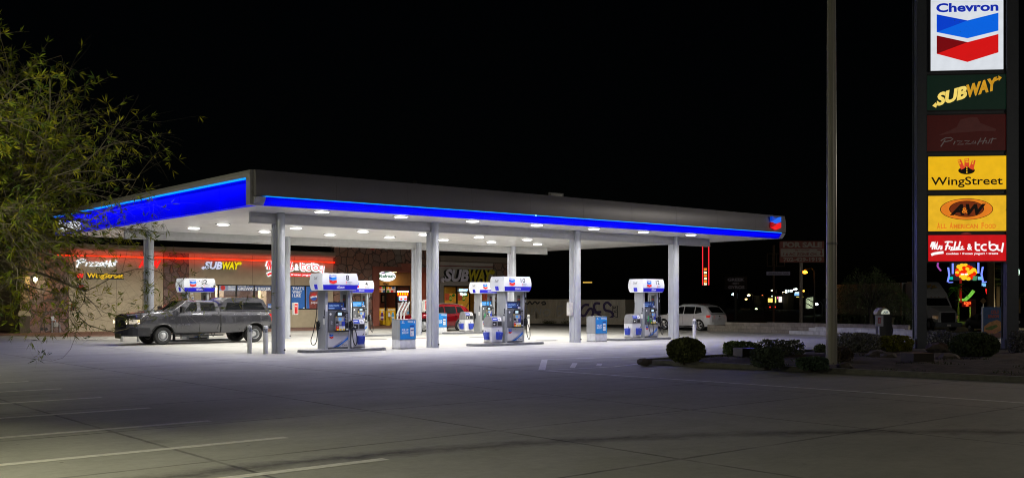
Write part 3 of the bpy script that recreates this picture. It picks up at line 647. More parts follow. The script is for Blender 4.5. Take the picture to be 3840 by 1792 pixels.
bollard(17.22, 35.54, 'white bollard, left one of the pair before the first column'); bollard(17.36, 34.52, 'white bollard, right one of the pair before the first column')
bollard(17.3, 49.2, 'white bollard just ahead of the pickup truck'); bollard(17.75, 48.3, 'white bollard mostly hidden by the pickup front bumper')
bollard(41.97, 47.93, 'white bollard behind pump 10 before the container'); bollard(39.25, 32.45, 'white bollard beside the round bush')
b = MB(); b.tube([(18.15, 35.2, 0), (18.15, 35.2, .62), (18.08, 35.2, .66)], .02, 8); b.box(18.10, 18.2, 35.17, 35.23, .3, .36); b.box(18.05, 18.25, 35.15, 35.25, 0, .04)
tag(b.build('hose_bib', STEEL), 'thin grey standpipe at the foot of the first column', 'standpipe')
EXW = mat('extinguisher_box', (.65, .63, .58), .45)
def extinguisher(p, label, red=True):
    t = thing('extinguisher_cabinet', label, 'extinguisher box', p, group='extinguisher boxes on the columns')
    b = MB(); b.box(-.13, .13, -.22, 0, 0, .62); b.build('box', EXW, t, bevel=.015)
    if red:
        b = MB(); b.box(-.09, .09, -.226, -.2205, .06, .56, 0); b.text(XF(-.2265), 'FIRE', -.06, .4, .06, .47, .0, 0, 1, bold=.03); b.cyl((0, -.235, .08), (0, -.235, .3), .045, n=12); b.build('front_panel', [REDP, WHITE], t)
extinguisher((25.30, 47.15, 1.22), 'white and red extinguisher box on the column beside pump 4')
extinguisher((33.50, 47.2, 1.35), 'white and red extinguisher box on the rear column left of the red car', True)
extinguisher((33.72, 47.8, 1.28), 'plain pale box between the two columns before the red car', False)
extinguisher((32.92, 34.75, 1.25), 'white box on the column left of pump 12', False)
# bent white pipes by the rear column
for k in range(3):
    x = 31.55 + .22 * k; y = 47.0
    b = MB(); b.tube([(x, y, 0), (x, y, 1.18), (x + .03, y, 1.30), (x + .36, y + .05, 1.78), (x + .40, y + .05, 1.88)], .045, 8); b.cyl((x, y, 1.12), (x, y, 1.2), .065, n=10)
    tag(b.build('bent_pipe', mat('pipe_white', (.42, .43, .44), .45)), ['white bent pipe left of its two twins, by the rear column', 'middle one of the three white bent pipes', 'white bent pipe closest to the rear column'][k], 'pipe', 'bent white pipes')
b = MB(); b.cyl((32.6, 47.1, 0), (32.6, 47.1, 4.85), .045, n=10); tag(b.build('conduit_pipe', GREY), 'thin grey conduit rising beside the rear column', 'pipe')
# tank covers in the forecourt
for (u, v, r, c, lb) in ((1590, 1267, .62, (.30, .12, .08), 'round tank cover with an orange rim on the forecourt'), (1411, 1272, .55, (.25, .22, .18), 'round tank cover behind the island of pump 8'), (1795, 1264, .5, (.2, .22, .2), 'round tank cover before the red car'), (2050, 1276, .55, (.22, .22, .22), 'round tank cover behind pump 10')):
    p = G(u, v); t = thing('tank_cover', lb, 'tank cover', (p.x, p.y, 0), group='round tank covers')
    b = MB(); b.lathe((0, 0, 0), (0, 0, 1), [(r, .002), (r, .012), (r * .86, .014), (r * .86, .006)], 28); b.build('rim', mat('cover_rim%d' % u, c, .6), t)
    b = MB(); b.lathe((0, 0, 0), (0, 0, 1), [(r * .86, .007), (0, .009)], 28); b.build('lid', mat('cover_lid', (.2, .2, .2), .5, .3, var=.3), t)
# ================================================================ shop building
YW = 64.8
FB = XF(YW)
STUC = mat('stucco_tan', (0.50, 0.43, 0.30), 0.85, var=.07, scale=2.5, bump=.25)
STUR = mat('stucco_right', (0.45, 0.41, 0.36), 0.85, var=.07, scale=2.5, bump=.25)
STON = stone_mat('flagstone_pink', [(.20, .10, .075), (.26, .13, .10), (.17, .13, .13), (.28, .15, .11), (.21, .17, .165), (.24, .11, .08)], 1.9, (.09, .065, .055))
STO2 = stone_mat('flagstone_brown', [(.27, .145, .10), (.34, .17, .12), (.24, .175, .145), (.32, .17, .12), (.23, .20, .17)], 1.7, (.08, .055, .045))
CORN = mat('cornice_stucco', (0.27, 0.22, 0.17), 0.8, var=.06, bump=.2)
REDB = mat('red_brown_stucco', (0.36, 0.12, 0.08), 0.8, var=.08, scale=2, bump=.15)
FRAME = mat('window_frame', (0.012, 0.012, 0.014), 0.35, .3)
WGL = glass_mat('window_glass', (.75, .78, .82), .3)
shop = thing('shop_building', 'long tan and stone shop building behind the forecourt', 'building', (0, 0, 0))
def wall(x0, x1, z0, z1, m, name='stucco_wall', y0=YW, t=.25):
    b = MB(); b.box(x0, x1, y0, y0 + t, z0, z1); return b.build(name, m, shop)
wx0, wx1, wz0, wz1 = 27.95, 36.75, 1.27, 2.98
wall(19.53, 25.4, -.02, 5.0, STUC); wall(27.07, wx0, -.02, 5.0, STUC); wall(wx1, 37.93, -.02, 5.0, STUC)
wall(wx0, wx1, -.02, wz0, STUC); wall(wx0, wx1, wz1, 5.0, STUC)
b = MB()
for x in (22.4, 27.5, 31.6, 34.8): b.box(x, x + .02, YW - .004, YW, 3.0 if x > 28 else .0, 5.0)
b.build('wall_joint', mat('joint_dark', (.2, .17, .13), .9), shop)  # dark colour of the stucco joints
wall(17.25, 19.53, -.02, 5.0, STON, 'stone_pier', YW - .12, .4); wall(25.4, 27.07, -.02, 5.0, STON, 'stone_pier', YW - .12, .4)
b = MB(); ext_x([(YW + .3, 4.95), (YW - .22, 5.02), (YW - .30, 5.08), (YW - .34, 5.25), (YW - .34, 5.38), (YW + .3, 5.38)], 17.0, 37.93, b); b.build('cornice', CORN, shop)
b = MB(); b.box(17.3, 37.9, YW + .25, YW + 12, 4.7, 5.2); b.build('roof', CORN, shop)
b = MB(); b.box(17.25, 17.5, YW + .28, YW + 7.5, -.02, 5.0); b.build('side_wall', STUC, shop)
# window strip
mull = [wx0] + [FB.px(u, 1110)[0] for u in (820, 887, 954, 1021, 1091, 1146)] + [wx1]
W = MB()
W.box(wx0, wx1, YW + .02, YW + .12, wz0, wz0 + .07); W.box(wx0, wx1, YW + .02, YW + .12, wz1 - .07, wz1)
for m_ in mull: W.box(m_ - .045, m_ + .045, YW + .02, YW + .12, wz0 + .071, wz1 - .071)
win = W.build('window', FRAME, shop)
for a, c in zip(mull, mull[1:]):
    b = MB(); b.box(a + .046, c - .046, YW + .06, YW + .066, wz0 + .072, wz1 - .072); b.build('pane', WGL, win)
# room behind the window
RM = mat('room_wall', (.22, .16, .15), .8, var=.2); b = MB()
b.box(27.6, 37.2, YW + 5.2, YW + 5.3, 0, 3.4, 0); b.box(27.6, 37.2, YW + .3, YW + 5.2, -.01, .03, 1); b.box(27.6, 37.2, YW + .3, YW + 5.2, 3.3, 3.4, 0); b.box(27.5, 27.6, YW + .3, YW + 5.3, 0, 3.4, 0); b.box(37.2, 37.3, YW + .3, YW + 5.3, 0, 3.4, 0)
b.build('room', [RM, mat('room_floor', (.2, .17, .15), .3)], shop)
for i, x in enumerate((29.9, 33.1, 35.2)):
    b = MB(); b.box(x, x + .45, YW + 1.8, YW + 2.2, .03, 3.3); b.build('room_pillar', mat('pillar_cream', (.55, .45, .33), .7), shop)
b = MB()
for k in range(9):
    x = 28.0 + k * 1.02; h = 1.5 + .3 * rnd.random(); b.box(x, x + .9, YW + 3.6, YW + 4.1, .03, h, k % 3)
    for q in range(3): b.box(x + .05, x + .85, YW + 3.52, YW + 3.6, .5 + q * .38, .55 + q * .38, 3)
b.build('shelf_unit', [mat('shelf_dark', (.1, .06, .07), .6), mat('shelf_plum', (.16, .08, .16), .6), mat('shelf_wood', (.2, .12, .07), .6), mat('shelf_edge', (.4, .36, .3), .5)], shop)
for x in (29.2, 32.2, 34.6, 36.2): area((x, YW + 1.6, 3.25), .7, 230, (1, .82, .62))
for u, v in ((823, 1082), (880, 1082), (1093, 1083)):
    a, z = FB.px(u, v); b = MB(); b.lathe((a, YW + .5, z), (0, 0, 1), [(.0, -.09), (.07, -.06), (.085, 0), (.06, .07), (0, .1)], 12); b.tube([(a, YW + .5, z + .1), (a, YW + .5, 3.3)], .008, 4, 1)
    tag(b.build('pendant_lamp', [glow('pendant_glow', (1, .85, .6), 5), BLACKM], smooth=60), {823: 'small glowing pendant lamp under the pale blue drinks banner, left one', 880: 'small glowing pendant lamp between the two window banners', 1093: 'small glowing pendant lamp beside the column in the window'}[u], 'pendant lamp', 'pendant lamps in the shop window')
b = MB(); a0, b0, a1, b1 = FB.box(1092, 1069, 1108, 1074); b.fbox(FB, a0, b0, a1, b1, -.5, -.45); tag(b.build('exit_sign', glow('exit_green', (.02, .9, .2), 1.2)), 'small green lit strip sign at the top of the shop window', 'sign')
# window posters (glued just outside the panes)
PB = mat('poster_blue', (.02, .13, .42), .4, var=.18, scale=1.2, emit=(.015, .1, .38), es=.30); PL = mat('poster_pale', (.30, .38, .55), .4, var=.15, emit=(.25, .32, .5), es=.15)
PW = mat('poster_white', (.7, .72, .75), .5, emit=(.7, .74, .8), es=.25); PR = mat('poster_red', (.55, .03, .03), .4, emit=(.5, .02, .02), es=.3); PCOLA = mat('poster_cola', (.22, .05, .04), .4, var=.5, scale=4, emit=(.25, .05, .04), es=.2)
FP = XF(YW + .057)
def poster(name, label, px, fn, mats, cat='poster', fr=FP, group='posters and banners on the shop glass'):
    b = MB(); a0, b0, a1, b1 = fr.box(*px); b.fbox(fr, a0, b0, a1, b1, -.004, .001, 0)
    w, h = a1 - a0, b1 - b0
    q = lambda x, y: (a0 + w * x, b0 + h * y)
    fn(b, q, fr); o = b.build(name, mats); return tag(o, label, cat, group)
def T(b, q, fr, s, x0, y0, x1, y1, m, bold=.04, n=.0015, shear=0): (A0, B0), (A1, B1) = q(x0, y0), q(x1, y1); b.text(fr, s, A0, B0, A1, B1, n, 0, m, bold=bold, shear=shear)
def globe(b, q, fr, x, y, r, w, h, m):
    cx_, cy_ = q(x, y); R = r
    b.ell(fr, cx_, cy_, R, R, .001, .003, m[0], 28)
    pt = []; n = 12
    for i in range(n + 1):
        a = math.radians(20 + 140 * i / n); pt.append((cx_ + R * math.cos(a), cy_ + R * math.sin(a)))
    lo = [(cx_ + R * (-.94 + 1.88 * i / n), cy_ + R * (-.12 + .46 * (i / n) + .10 * math.sin(i / n * 2 * PI))) for i in range(n + 1)]
    b.fpoly(fr, [(cx_ + R * math.cos(math.radians(25 + 150 * i / n)), cy_ + R * math.sin(math.radians(25 + 150 * i / n))) for i in range(n + 1)] + [(cx_ + R * (-.9 + 1.7 * i / n), cy_ + R * (.0 + .38 * i / n + .08 * math.sin(i / n * 2 * PI))) for i in range(n)], .003, .004, m[1])
    b.fpoly(fr, [(cx_ + R * math.cos(math.radians(200 + 145 * i / n)), cy_ + R * math.sin(math.radians(200 + 145 * i / n))) for i in range(n + 1)] + [(cx_ + R * (.72 - 1.55 * i / n), cy_ + R * (-.02 - .30 * i / n)) for i in range(1, n)], .003, .004, m[2])
poster('window_banner', 'pale blue drinks banner with a small round red logo in the shop window', (822, 1068, 885, 1090), lambda b, q, fr: (b.ell(fr, *q(.22, .5), .17, .17, .001, .002, 2, 20), T(b, q, fr, 'SIN CITY', .54, .52, .98, .88, 1), T(b, q, fr, 'SIPPIN', .54, .1, .92, .46, 1)), [PL, PW, PR])
poster('window_banner', 'blue welcome banner with bold white lettering across two panes', (889, 1068, 1019, 1090), lambda b, q, fr: (T(b, q, fr, 'WELCOME TO', .02, .70, .34, .95, 1), T(b, q, fr, "GREWAL'S BAKER", .02, .08, .97, .62, 1)), [mat('banner_blue', (.12, .17, .33), .4, var=.15, emit=(.1, .15, .3), es=.2), PW])
poster('window_poster', 'tall blue poster with three lines of white lettering beside the column', (1091, 1069, 1144, 1158), lambda b, q, fr: (T(b, q, fr, "THAT'S", .1, .80, .92, .93, 1), T(b, q, fr, 'WHAT', .1, .65, .78, .78, 1), T(b, q, fr, 'I LIKE', .1, .50, .70, .63, 1), b.fbox(fr, *q(.85, .02), *q(.97, .06), .001, .002, 1)), [PB, PW])
poster('window_poster', 'blue cola poster with a round red, white and blue logo left of pump 8', (1149, 1069, 1193, 1158), lambda b, q, fr: (b.fpoly(fr, [q(.26, .02), q(.98, .02), q(.98, .75), q(.30, .72), q(.22, .5)], .001, .002, 4), globe(b, q, fr, .62, .51, .27, 1, 1, (1, 2, 3)), T(b, q, fr, 'pepsi', .38, .20, .93, .32, 1, .02, .003)), [PB, PW, PR, mat('globe_blue', (.02, .08, .4), .4, emit=(.02, .08, .4), es=.3), PCOLA])
poster('window_poster', 'small blue poster with white letters low in the window behind the truck', (1004, 1138, 1020, 1158), lambda b, q, fr: T(b, q, fr, 'NO', .15, .25, .85, .7, 1), [PB, PW])
# neon tube under the cornice
NEON = glow('neon_red', (1.0, .015, .0), 4.0); NEONC = glow('neon_core', (1.0, .16, .04), 5)
t = thing('neon_tube', 'long red neon tube running under the cornice of the shop', 'neon tube', (0, 0, 0))
x = 18.77; k = 0
while x < 37.9:
    x2 = min(x + 2.42, 37.95); b = MB(); b.cyl((x + .03, YW - .24, 4.66), (x2 - .03, YW - .24, 4.66), .028, n=8); b.build('tube_length', NEON, t)
    b = MB(); b.box(x - .02, x + .02, YW - .25, YW, 4.64, 4.69); b.build('bracket', BLACKM, t); x = x2
area((28.4, YW - .32, 4.66), 19, 26, (1, .03, .01), (math.radians(80), 0, 0), 'RECTANGLE', .05, name='neon_light')
area((28.4, YW - .30, 4.70), 19, 10, (1, .03, .01), (math.radians(150), 0, 0), 'RECTANGLE', .05, name='neon_light')
# dead (unlit) tube on the right hand section
b = MB(); b.cyl((47.36, YW - .06, 4.62), (54.5, YW - .06, 4.62), .03, n=8); tag(b.build('neon_tube', mat('dead_neon', (.25, .01, .01), .4)), 'unlit dark red neon tube above the large grey letters', 'neon tube')
# wall signs
SW = glow('sign_white', (.92, .97, 1.0), 1.15, .08); SY = glow('sign_yellow', (1.0, .60, .0), .8, .12); SR = glow('sign_red', (1.0, .01, .008), 1.1, .1); SBK = mat('sign_black', (.01, .01, .01), .4)
def sign(name, label, fn, mats, cat='wall sign'):
    b = MB(); fn(b); return tag(b.build(name, mats), label, cat)
def bx(*p): return FB.box(*p)
def f1(b):
    a0, b0, a1, b1 = bx(281, 970, 435, 1003)
    w = a1 - a0; h = b1 - b0; q = lambda x, y: (a0 + w * x, b0 + h * y)
    L_ = [([(.10, .72), (.035, .0)], .10), ([(.03, .62), (.10, .86), (.20, .92), (.245, .80), (.21, .62), (.10, .50)], .085), ([(.285, .55), (.25, .16)], .085), ([(.33, .56), (.44, .56), (.34, .15), (.46, .17)], .075), ([(.475, .58), (.575, .58), (.485, .18), (.60, .19)], .075),
          ([(.70, .55), (.63, .58), (.585, .38), (.63, .24), (.70, .50)], .07), ([(.705, .56), (.685, .24), (.73, .26)], .07), ([(.765, .82), (.715, .10)], .085), ([(.855, .86), (.815, .12)], .085), ([(.735, .44), (.845, .5)], .07), ([(.885, .6), (.86, .28), (.905, .2), (.935, .6)], .07), ([(.985, .88), (.945, .16)], .075), ([(.915, .66), (1.02, .72)], .06)]
    for i, (pts, wd) in enumerate(L_): b.stroke(FB, [q(*p) for p in pts], wd * h * 1.75, .02, .10 + .0015 * i, 0)
sign('script_wall_sign', 'white script pizza lettering high on the tan wall', f1, [SW])
def f2(b):
    a0, b0, a1, b1 = bx(285, 1023, 313, 1050); w, h = a1 - a0, b1 - b0
    b.fpoly(FB, [(a0 + w * x, b0 + h * y) for x, y in ((0, .75), (.28, .92), (.45, 1.0), (.6, 1.0), (.72, .92), (1.0, .75), (.85, .2), (.15, .2))], .01, .06, 1)
    for i, x in enumerate((0.06, .38, .70)): b.fpoly(FB, [(a0 + w * p, b0 + h * y) for p, y in ((x - .04 + i * .02, .9 + (.08 if i == 1 else 0)), (x + .26 - .04 + i * .02, .9 + (.08 if i == 1 else 0)), (x * .7 + .32, .32), (x * .7 + .10, .32))], .06, .10 + i * .002, 0)
    b.ell(FB, a0 + w * .5, b0 + h * .2, w * .38, h * .2, .01, .07, 1, 24); b.fpoly(FB, [(a0 + w * x, b0 + h * y) for x, y in ((.44, .4), (.56, .4), (.62, .05), (.38, .05))], .07, .11, 2)
    a0, b0, a1, b1 = bx(324, 1024, 461, 1048); b.fbox(FB, a0 - .04, b0 + .02, a1 + .04, b1 - .02, .005, .03, 1)
    b.text(FB, 'WingStreet', a0, b0, a1, b1, .03, .06, 2, bold=.035, ms=1)
sign('wing_wall_sign', 'yellow lit lettering on a black backing with a small red building emblem', f2, [SR, SBK, SY])
def f3(b):
    a0, b0, a1, b1 = bx(518, 975, 603, 1005); b.text(FB, 'A&W', a0, b0, a1, b1, .02, .08, 0, bold=.05, shear=.25)
sign('burger_wall_sign', 'red lit slanted letters partly behind the first rear column', f3, [SR])
def sub_logo(b, fr, a0, b0, a1, b1, n, t, mw, my, ms, bold=.05):
    w, h = a1 - a0, b1 - b0
    b.text(fr, 'SUB', a0 + .06 * w, b0 + .06 * h, a0 + .50 * w, b1 - .06 * h, n, t, mw, bold=bold, shear=.22, ms=ms)
    b.text(fr, 'WAY', a0 + .50 * w, b0 + .06 * h, a0 + .94 * w, b1 - .06 * h, n, t, my, bold=bold, shear=.22, ms=ms)
    q = lambda x, y: (a0 + w * x, b0 + h * y)
    b.fpoly(fr, [q(0, .19), q(.055, .36), q(.055, .26), q(.14, .27), q(.15, .10), q(.06, .12), q(.05, -.02)], n, n + t * .96, mw)
    b.fpoly(fr, [q(.86, .62), q(.90, .80), q(.955, .82), q(.955, .98), q(1.0, .78), q(.955, .60), q(.955, .70), q(.91, .66)], n, n + t * .96, my)
sign('sandwich_wall_sign', 'white and yellow lit arrow lettering above the shop window', lambda b: sub_logo(b, FB, *bx(754, 979, 905, 1012), .02, .10, 0, 1, 2), [glow('sign_lilac', (.70, .74, .95), .85, .15), glow('sign_lemon', (.95, .78, .0), .85, .1), SBK])
def mrs_strokes(a0, b0, w, h):
    q = lambda x, y: (a0 + w * x, b0 + h * y)
    return [[q(*p) for p in s] for s in ([(.0, .62), (.05, .95), (.09, .98), (.05, .45)], [(.06, .55), (.13, .98), (.12, .45)], [(.12, .55), (.21, .98), (.17, .5), (.22, .46)], [(.225, .45), (.27, .72), (.30, .66)], [(.29, .48), (.345, .70), (.33, .5), (.29, .46)],
        [(.42, .95), (.52, .98), (.66, .95)], [(.52, .95), (.44, .40)], [(.44, .68), (.54, .70)], [(.57, .68), (.55, .46)], [(.60, .58), (.65, .64), (.61, .44), (.68, .46)], [(.74, 1.0), (.69, .46), (.73, .45)], [(.80, .62), (.75, .55), (.78, .44), (.83, .58)], [(.88, 1.0), (.82, .46), (.87, .45)], [(.96, .66), (.90, .6), (.95, .5), (.88, .44)],
        [(.02, .08), (.10, .16), (.25, .22), (.38, .25)])]
def f4(b):
    a0, b0, a1, b1 = bx(999, 980, 1103, 1036); w, h = a1 - a0, b1 - b0
    for i, s in enumerate(mrs_strokes(a0, b0, w, h)):
        wd = .24 if i < 14 else .30
        b.stroke(FB, s, wd, .01, .05 + .001 * i, 0); b.stroke(FB, s, .085 if i < 14 else .14, .07, .074 + .001 * i, 1)
    a, z0, c, z1 = bx(1104, 989, 1120, 1014); b.text(FB, '&', a, z0, c, z1, .01, .05, 0, bold=.05)
    a, z0, c, z1 = bx(1127, 985, 1206, 1014); W_ = c - a; H_ = z1 - z0; y0 = z0
    q = lambda x, y: (a + W_ * x, y0 + H_ * y)
    arc = lambda cx_, cy_, rx, ry, s_, e_, n=14: [q(cx_ + rx * math.cos(math.radians(s_ + (e_ - s_) * i / n)), cy_ + ry * math.sin(math.radians(s_ + (e_ - s_) * i / n))) for i in range(n + 1)]
    S = [[q(.03, .98), q(.03, .2), q(.07, .06), q(.2, .05)], [q(.03, .66), q(.2, .66)], arc(.38, .36, .13, .31, 60, 300), [q(.56, 1.0), q(.56, .36)], arc(.70, .36, .14, .31, 180, -180, 20), [q(.86, .64), q(.86, .2), q(.9, .06), q(.98, .05)], [q(1.06, .64), q(1.02, -.36)]]
    for i, s in enumerate(S): b.stroke(FB, s, .26, .01, .05 + .001 * i, 0); b.stroke(FB, s, .05, .07, .074 + .001 * i, 1)
    a, z0, c, z1 = bx(1020, 1024, 1226, 1037); b.fbox(FB, a, z0, c, z1, .005, .03, 1)
    b.text(FB, 'cookies • frozen yogurt • treats', a + .25, z0 + .03, c - .2, z1 - .04, .031, 0, 0, bold=.03)
sign('dessert_wall_sign', 'white glowing script and round lettering outlined in red with a red strip', f4, [SW, SR])
b = MB(); a0, b0, a1, b1 = bx(1338, 890, 1604, 941); b.text(FB, 'LIQUOR STORE', a0, b0, a1, b1, .18, .12, 0, bold=.03)
tag(b.build('liquor_sign', mat('dull_red_letters', (.38, .03, .02), .5)), 'large unlit red letters on the stone tower under the canopy edge', 'wall sign')
# stone tower and entrance
ex0, ex1 = FB.px(1392, 1100)[0], FB.px(1606, 1100)[0]
ox0, ox1, oz = ex0 + .55, ex1 - .45, 4.08
wall(37.93, ex0, -.02, 7.0, STO2, 'stone_tower', YW - .15, .5); wall(ex1, 47.34, -.02, 7.0, STO2, 'stone_tower', YW - .15, .5); wall(ex0, ex1, 4.45, 7.0, STO2, 'stone_tower', YW - .15, .5)
b = MB(); b.box(ex0, ox0, YW - .28, YW + 1.4, -.02, oz); b.box(ox1, ex1, YW - .28, YW + 1.4, -.02, oz); b.box(ex0, ex1, YW - .28, YW + 1.4, oz, 4.449); b.box(ex0 + 2.6, ex1 - 1.0, YW - .31, YW + .2, 4.2, 4.72); b.box(ex0 + .12, ox0 - .12, YW - .30, YW - .28, .0, 4.2)
b.build('entrance_surround', REDB, shop)
YD = YW + 1.4; FD = XF(YD)
AMB = mat('amber_stucco', (.42, .27, .11), .8, var=.07, bump=.15)
dz = FD.px(1450, 1070)[1]
dl, dr = FD.px(1407, 1150)[0], FD.px(1487, 1150)[0]; wl2, wr2 = FD.px(1490, 1150)[0], FD.px(1538, 1150)[0]
wall(ox0 - .4, ox1 + .4, dz, oz, AMB, 'entrance_wall', YD, .2); wall(wr2, ox1 + .4, -.02, dz, AMB, 'entrance_wall', YD, .2)
b = MB(); b.box(ex0, ex1, YW + .2, YD + .2, oz + .005, oz + .1); b.build('entrance_ceiling', AMB, shop)
trz = FD.px(1450, 1100)[1]
W = MB(); md = (dl + dr) / 2
for x in (dl, md, dr, wl2, wr2): W.box(x - .06, x + .06, YD + .02, YD + .12, 0, dz - .002)
for z in (.0, trz, dz - .10): W.box(dl + .06, dr - .06, YD + .03, YD + .11, z, z + .09)
W.box(wl2 + .06, wr2 - .06, YD + .03, YD + .11, 0, .1); W.box(wl2 + .06, wr2 - .06, YD + .03, YD + .11, dz - .12, dz - .01)
dw = W.build('door', FRAME, shop)
b = MB(); b.box(dl + .06, dr - .06, YD + .07, YD + .075, .1, dz - .12); b.box(wl2 + .06, wr2 - .06, YD + .07, YD + .075, .1, dz - .12); b.build('pane', WGL, dw)
b = MB(); b.box(md - .14, md - .10, YD - .04, YD + .0, .9, 1.35); b.box(md + .10, md + .14, YD - .04, YD + .0, .9, 1.35); b.build('handle', STEEL, dw)
b = MB(); b.box(dl - .5, wr2 + .5, YD + 4, YD + 4.1, 0, 3.4); b.box(dl - .6, wr2 + .6, YD + .25, YD + 4, -.01, .02, 1); b.box(dl - .6, wr2 + .6, YD + .25, YD + 4, 3.3, 3.4); b.box(dl - .6, dl - .5, YD + .25, YD + 4, 0, 3.4); b.box(wr2 + .5, wr2 + .6, YD + .25, YD + 4, 0, 3.4)
b.build('lobby', [mat('lobby_wall', (.32, .1, .06), .7, var=.2), mat('lobby_floor', (.25, .18, .12), .3)], shop)
for k, x in enumerate((dl + .3, dl + 1.2, dl + 2.2, dl + 3.1)):
    b = MB(); b.box(x, x + .5, YD + 3.93, YD + 3.99, 1.7, 2.4, 0); b.box(x + .08, x + .42, YD + 3.9, YD + 3.93, 1.8, 2.3, 1)
    tag(b.build('framed_picture', [SBK, mat('picture_cream', (.5, .4, .25), .6)]), 'small framed picture on the red wall seen through the shop door', 'picture', 'framed pictures on the lobby wall')
b = MB()
for k in range(4): x = dl + .1 + k * .8; b.box(x, x + .6, YD + 2.6, YD + 3, 0, 1.15 + .1 * (k % 2), k % 2)
b.build('counter', [SKYB, mat('counter_brown', (.2, .1, .05), .6)], shop)
area(((dl + dr) / 2 + .6, YD + 2, 3.25), .8, 26, (1, .78, .5))
area(((ox0 + ox1) / 2 - .2, YW + .55, oz - .05), .4, 26, (1, .62, .22)); 
b = MB(); b.lathe(((ox0 + ox1) / 2 - .2, YW + .55, oz), (0, 0, -1), [(.16, 0), (.15, .03), (0, .035)], 16); b.build('entrance_lamp', glow('amber_lens', (1, .7, .3), 4), shop)
# oval sign on the entrance
FS = XF(YD - .02)
def f5(b):
    fs = XF(YW - .05); a0, b0, a1, b1 = fs.box(1416, 1015, 1485, 1056); ca, cb, ra, rb = (a0 + a1) / 2, (b0 + b1) / 2, (a1 - a0) / 2, (b1 - b0) / 2
    b.ell(fs, ca, cb, ra, rb, -.12, -.01, 2, 40); b.ell(fs, ca, cb, ra * .97, rb * .95, -.01, .0, 0, 40)
    b.text(fs, 'Refresh', ca - ra * .80, cb - rb * .30, ca + ra * .86, cb + rb * .36, .002, 0, 1, bold=.035); b.text(fs, 'TRAVEL PLAZA', ca - ra * .56, cb - rb * .62, ca + ra * .60, cb - rb * .44, .002, 0, 4, bold=.0)
    pts = [(ca + ra * (-.66 + 1.2 * i / 14), cb + rb * (.36 + .36 * math.sin(PI * .12 + i / 14 * PI * .62))) for i in range(15)]
    b.stroke(fs, pts[:6], [.02 + .02 * i for i in range(6)], .002, .006, 3); b.stroke(fs, pts[5:], [.12 - .012 * i for i in range(10)], .002, .006, 1)
    b.cyl((ca - .4, YW + .0, cb + rb - .05), (ca - .4, YW + .0, oz), .02, m=2); b.cyl((ca + .4, YW + .0, cb + rb - .05), (ca + .4, YW + .0, oz), .02, m=2)
sign('oval_sign', 'white lit oval sign with green lettering hanging over the entrance', f5, [glow('oval_white', (1, 1, .98), 1.3), glow('oval_green', (0, .25, .10), .5), SBK, glow('oval_purple', (.25, .03, .35), .6), glow('oval_grey', (.3, .45, .6), .7)], 'hanging sign')
b = MB(); a0, b0, a1, b1 = FS.box(1435, 1060, 1457, 1068); b.text(FS, '72363', a0, b0, a1, b1, .0, .02, 0, bold=.02); tag(b.build('address_number', SBK), 'black street number on the wall above the shop door', 'number')
FQ = XF(YD + .06)
def fruit(b, q, fr):
    cols = [2, 3, 4, 5, 6, 3]
    for k in range(5): b.ell(fr, *q(.24 + .16 * k, .76), .13, .10, .001, .003, cols[k], 14)
    for k in range(4): b.ell(fr, *q(.22 + .2 * k, .24), .13, .11, .001, .003, cols[(k + 3) % 6], 14)
    b.fpoly(fr, [q(.02, .3), q(.07, .85), q(.10, .5), q(.17, .62), q(.13, .2), q(.05, .12)], .001, .003, 6); b.fbox(fr, *q(.18, .44), *q(.98, .54), .001, .003, 1)
poster('door_banner', 'white banner with small round fruit logos above the shop door', (1408, 1072, 1484, 1099), fruit, [mat('banner_cream', (.6, .5, .5), .5, emit=(.6, .5, .48), es=.25), mat('banner_lilac', (.4, .35, .5), .5), PR, mat('logo_green', (.08, .3, .05), .4), mat('logo_yellow', (.7, .5, .03), .4), mat('logo_orange', (.7, .25, .02), .4), mat('logo_blue', (.05, .15, .5), .4)], fr=FQ)
PY = mat('poster_yellow', (.75, .45, .01), .4, var=.12, emit=(.75, .42, .01), es=.3); PPU = mat('bottle_purple', (.12, .03, .25), .35, emit=(.12, .03, .25), es=.2); PLB = mat('bottle_blue', (.1, .4, .7), .35, emit=(.1, .4, .7), es=.2)
def bottle(b, q, fr, x, y, w, h, m, mc):
    b.fpoly(fr, [q(x - w / 2, y), q(x + w / 2, y), q(x + w / 2, y + h * .6), q(x + w * .28, y + h * .8), q(x + w * .28, y + h * .9), q(x - w * .28, y + h * .9), q(x - w * .28, y + h * .8), q(x - w / 2, y + h * .6)], .001, .003, m); b.fpoly(fr, [q(x - w * .3, y + h * .9), q(x + w * .3, y + h * .9), q(x + w * .3, y + h), q(x - w * .3, y + h)], .001, .003, mc)
    b.fpoly(fr, [q(x - w / 2, y + h * .25), q(x + w / 2, y + h * .25), q(x + w / 2, y + h * .45), q(x - w / 2, y + h * .45)], .003, .004, mc)
poster('door_poster', 'yellow poster of a white and a purple bottle on the left door leaf', (1409, 1155, 1442, 1203), lambda b, q, fr: (T(b, q, fr, 'LISTO PARA', .06, .80, .96, .93, 1), bottle(b, q, fr, .28, .04, .3, .66, 1, 3), bottle(b, q, fr, .72, .04, .34, .7, 2, 1)), [PY, PW, PPU, PLB], fr=FQ)
poster('door_poster', 'yellow poster of a white and a pale blue bottle on the right door leaf', (1450, 1155, 1483, 1203), lambda b, q, fr: (T(b, q, fr, 'REFRESCARTE', .06, .80, .96, .93, 1), bottle(b, q, fr, .28, .04, .3, .66, 1, 2), bottle(b, q, fr, .70, .04, .34, .66, 3, 1)), [PY, PW, PPU, PLB], fr=FQ)
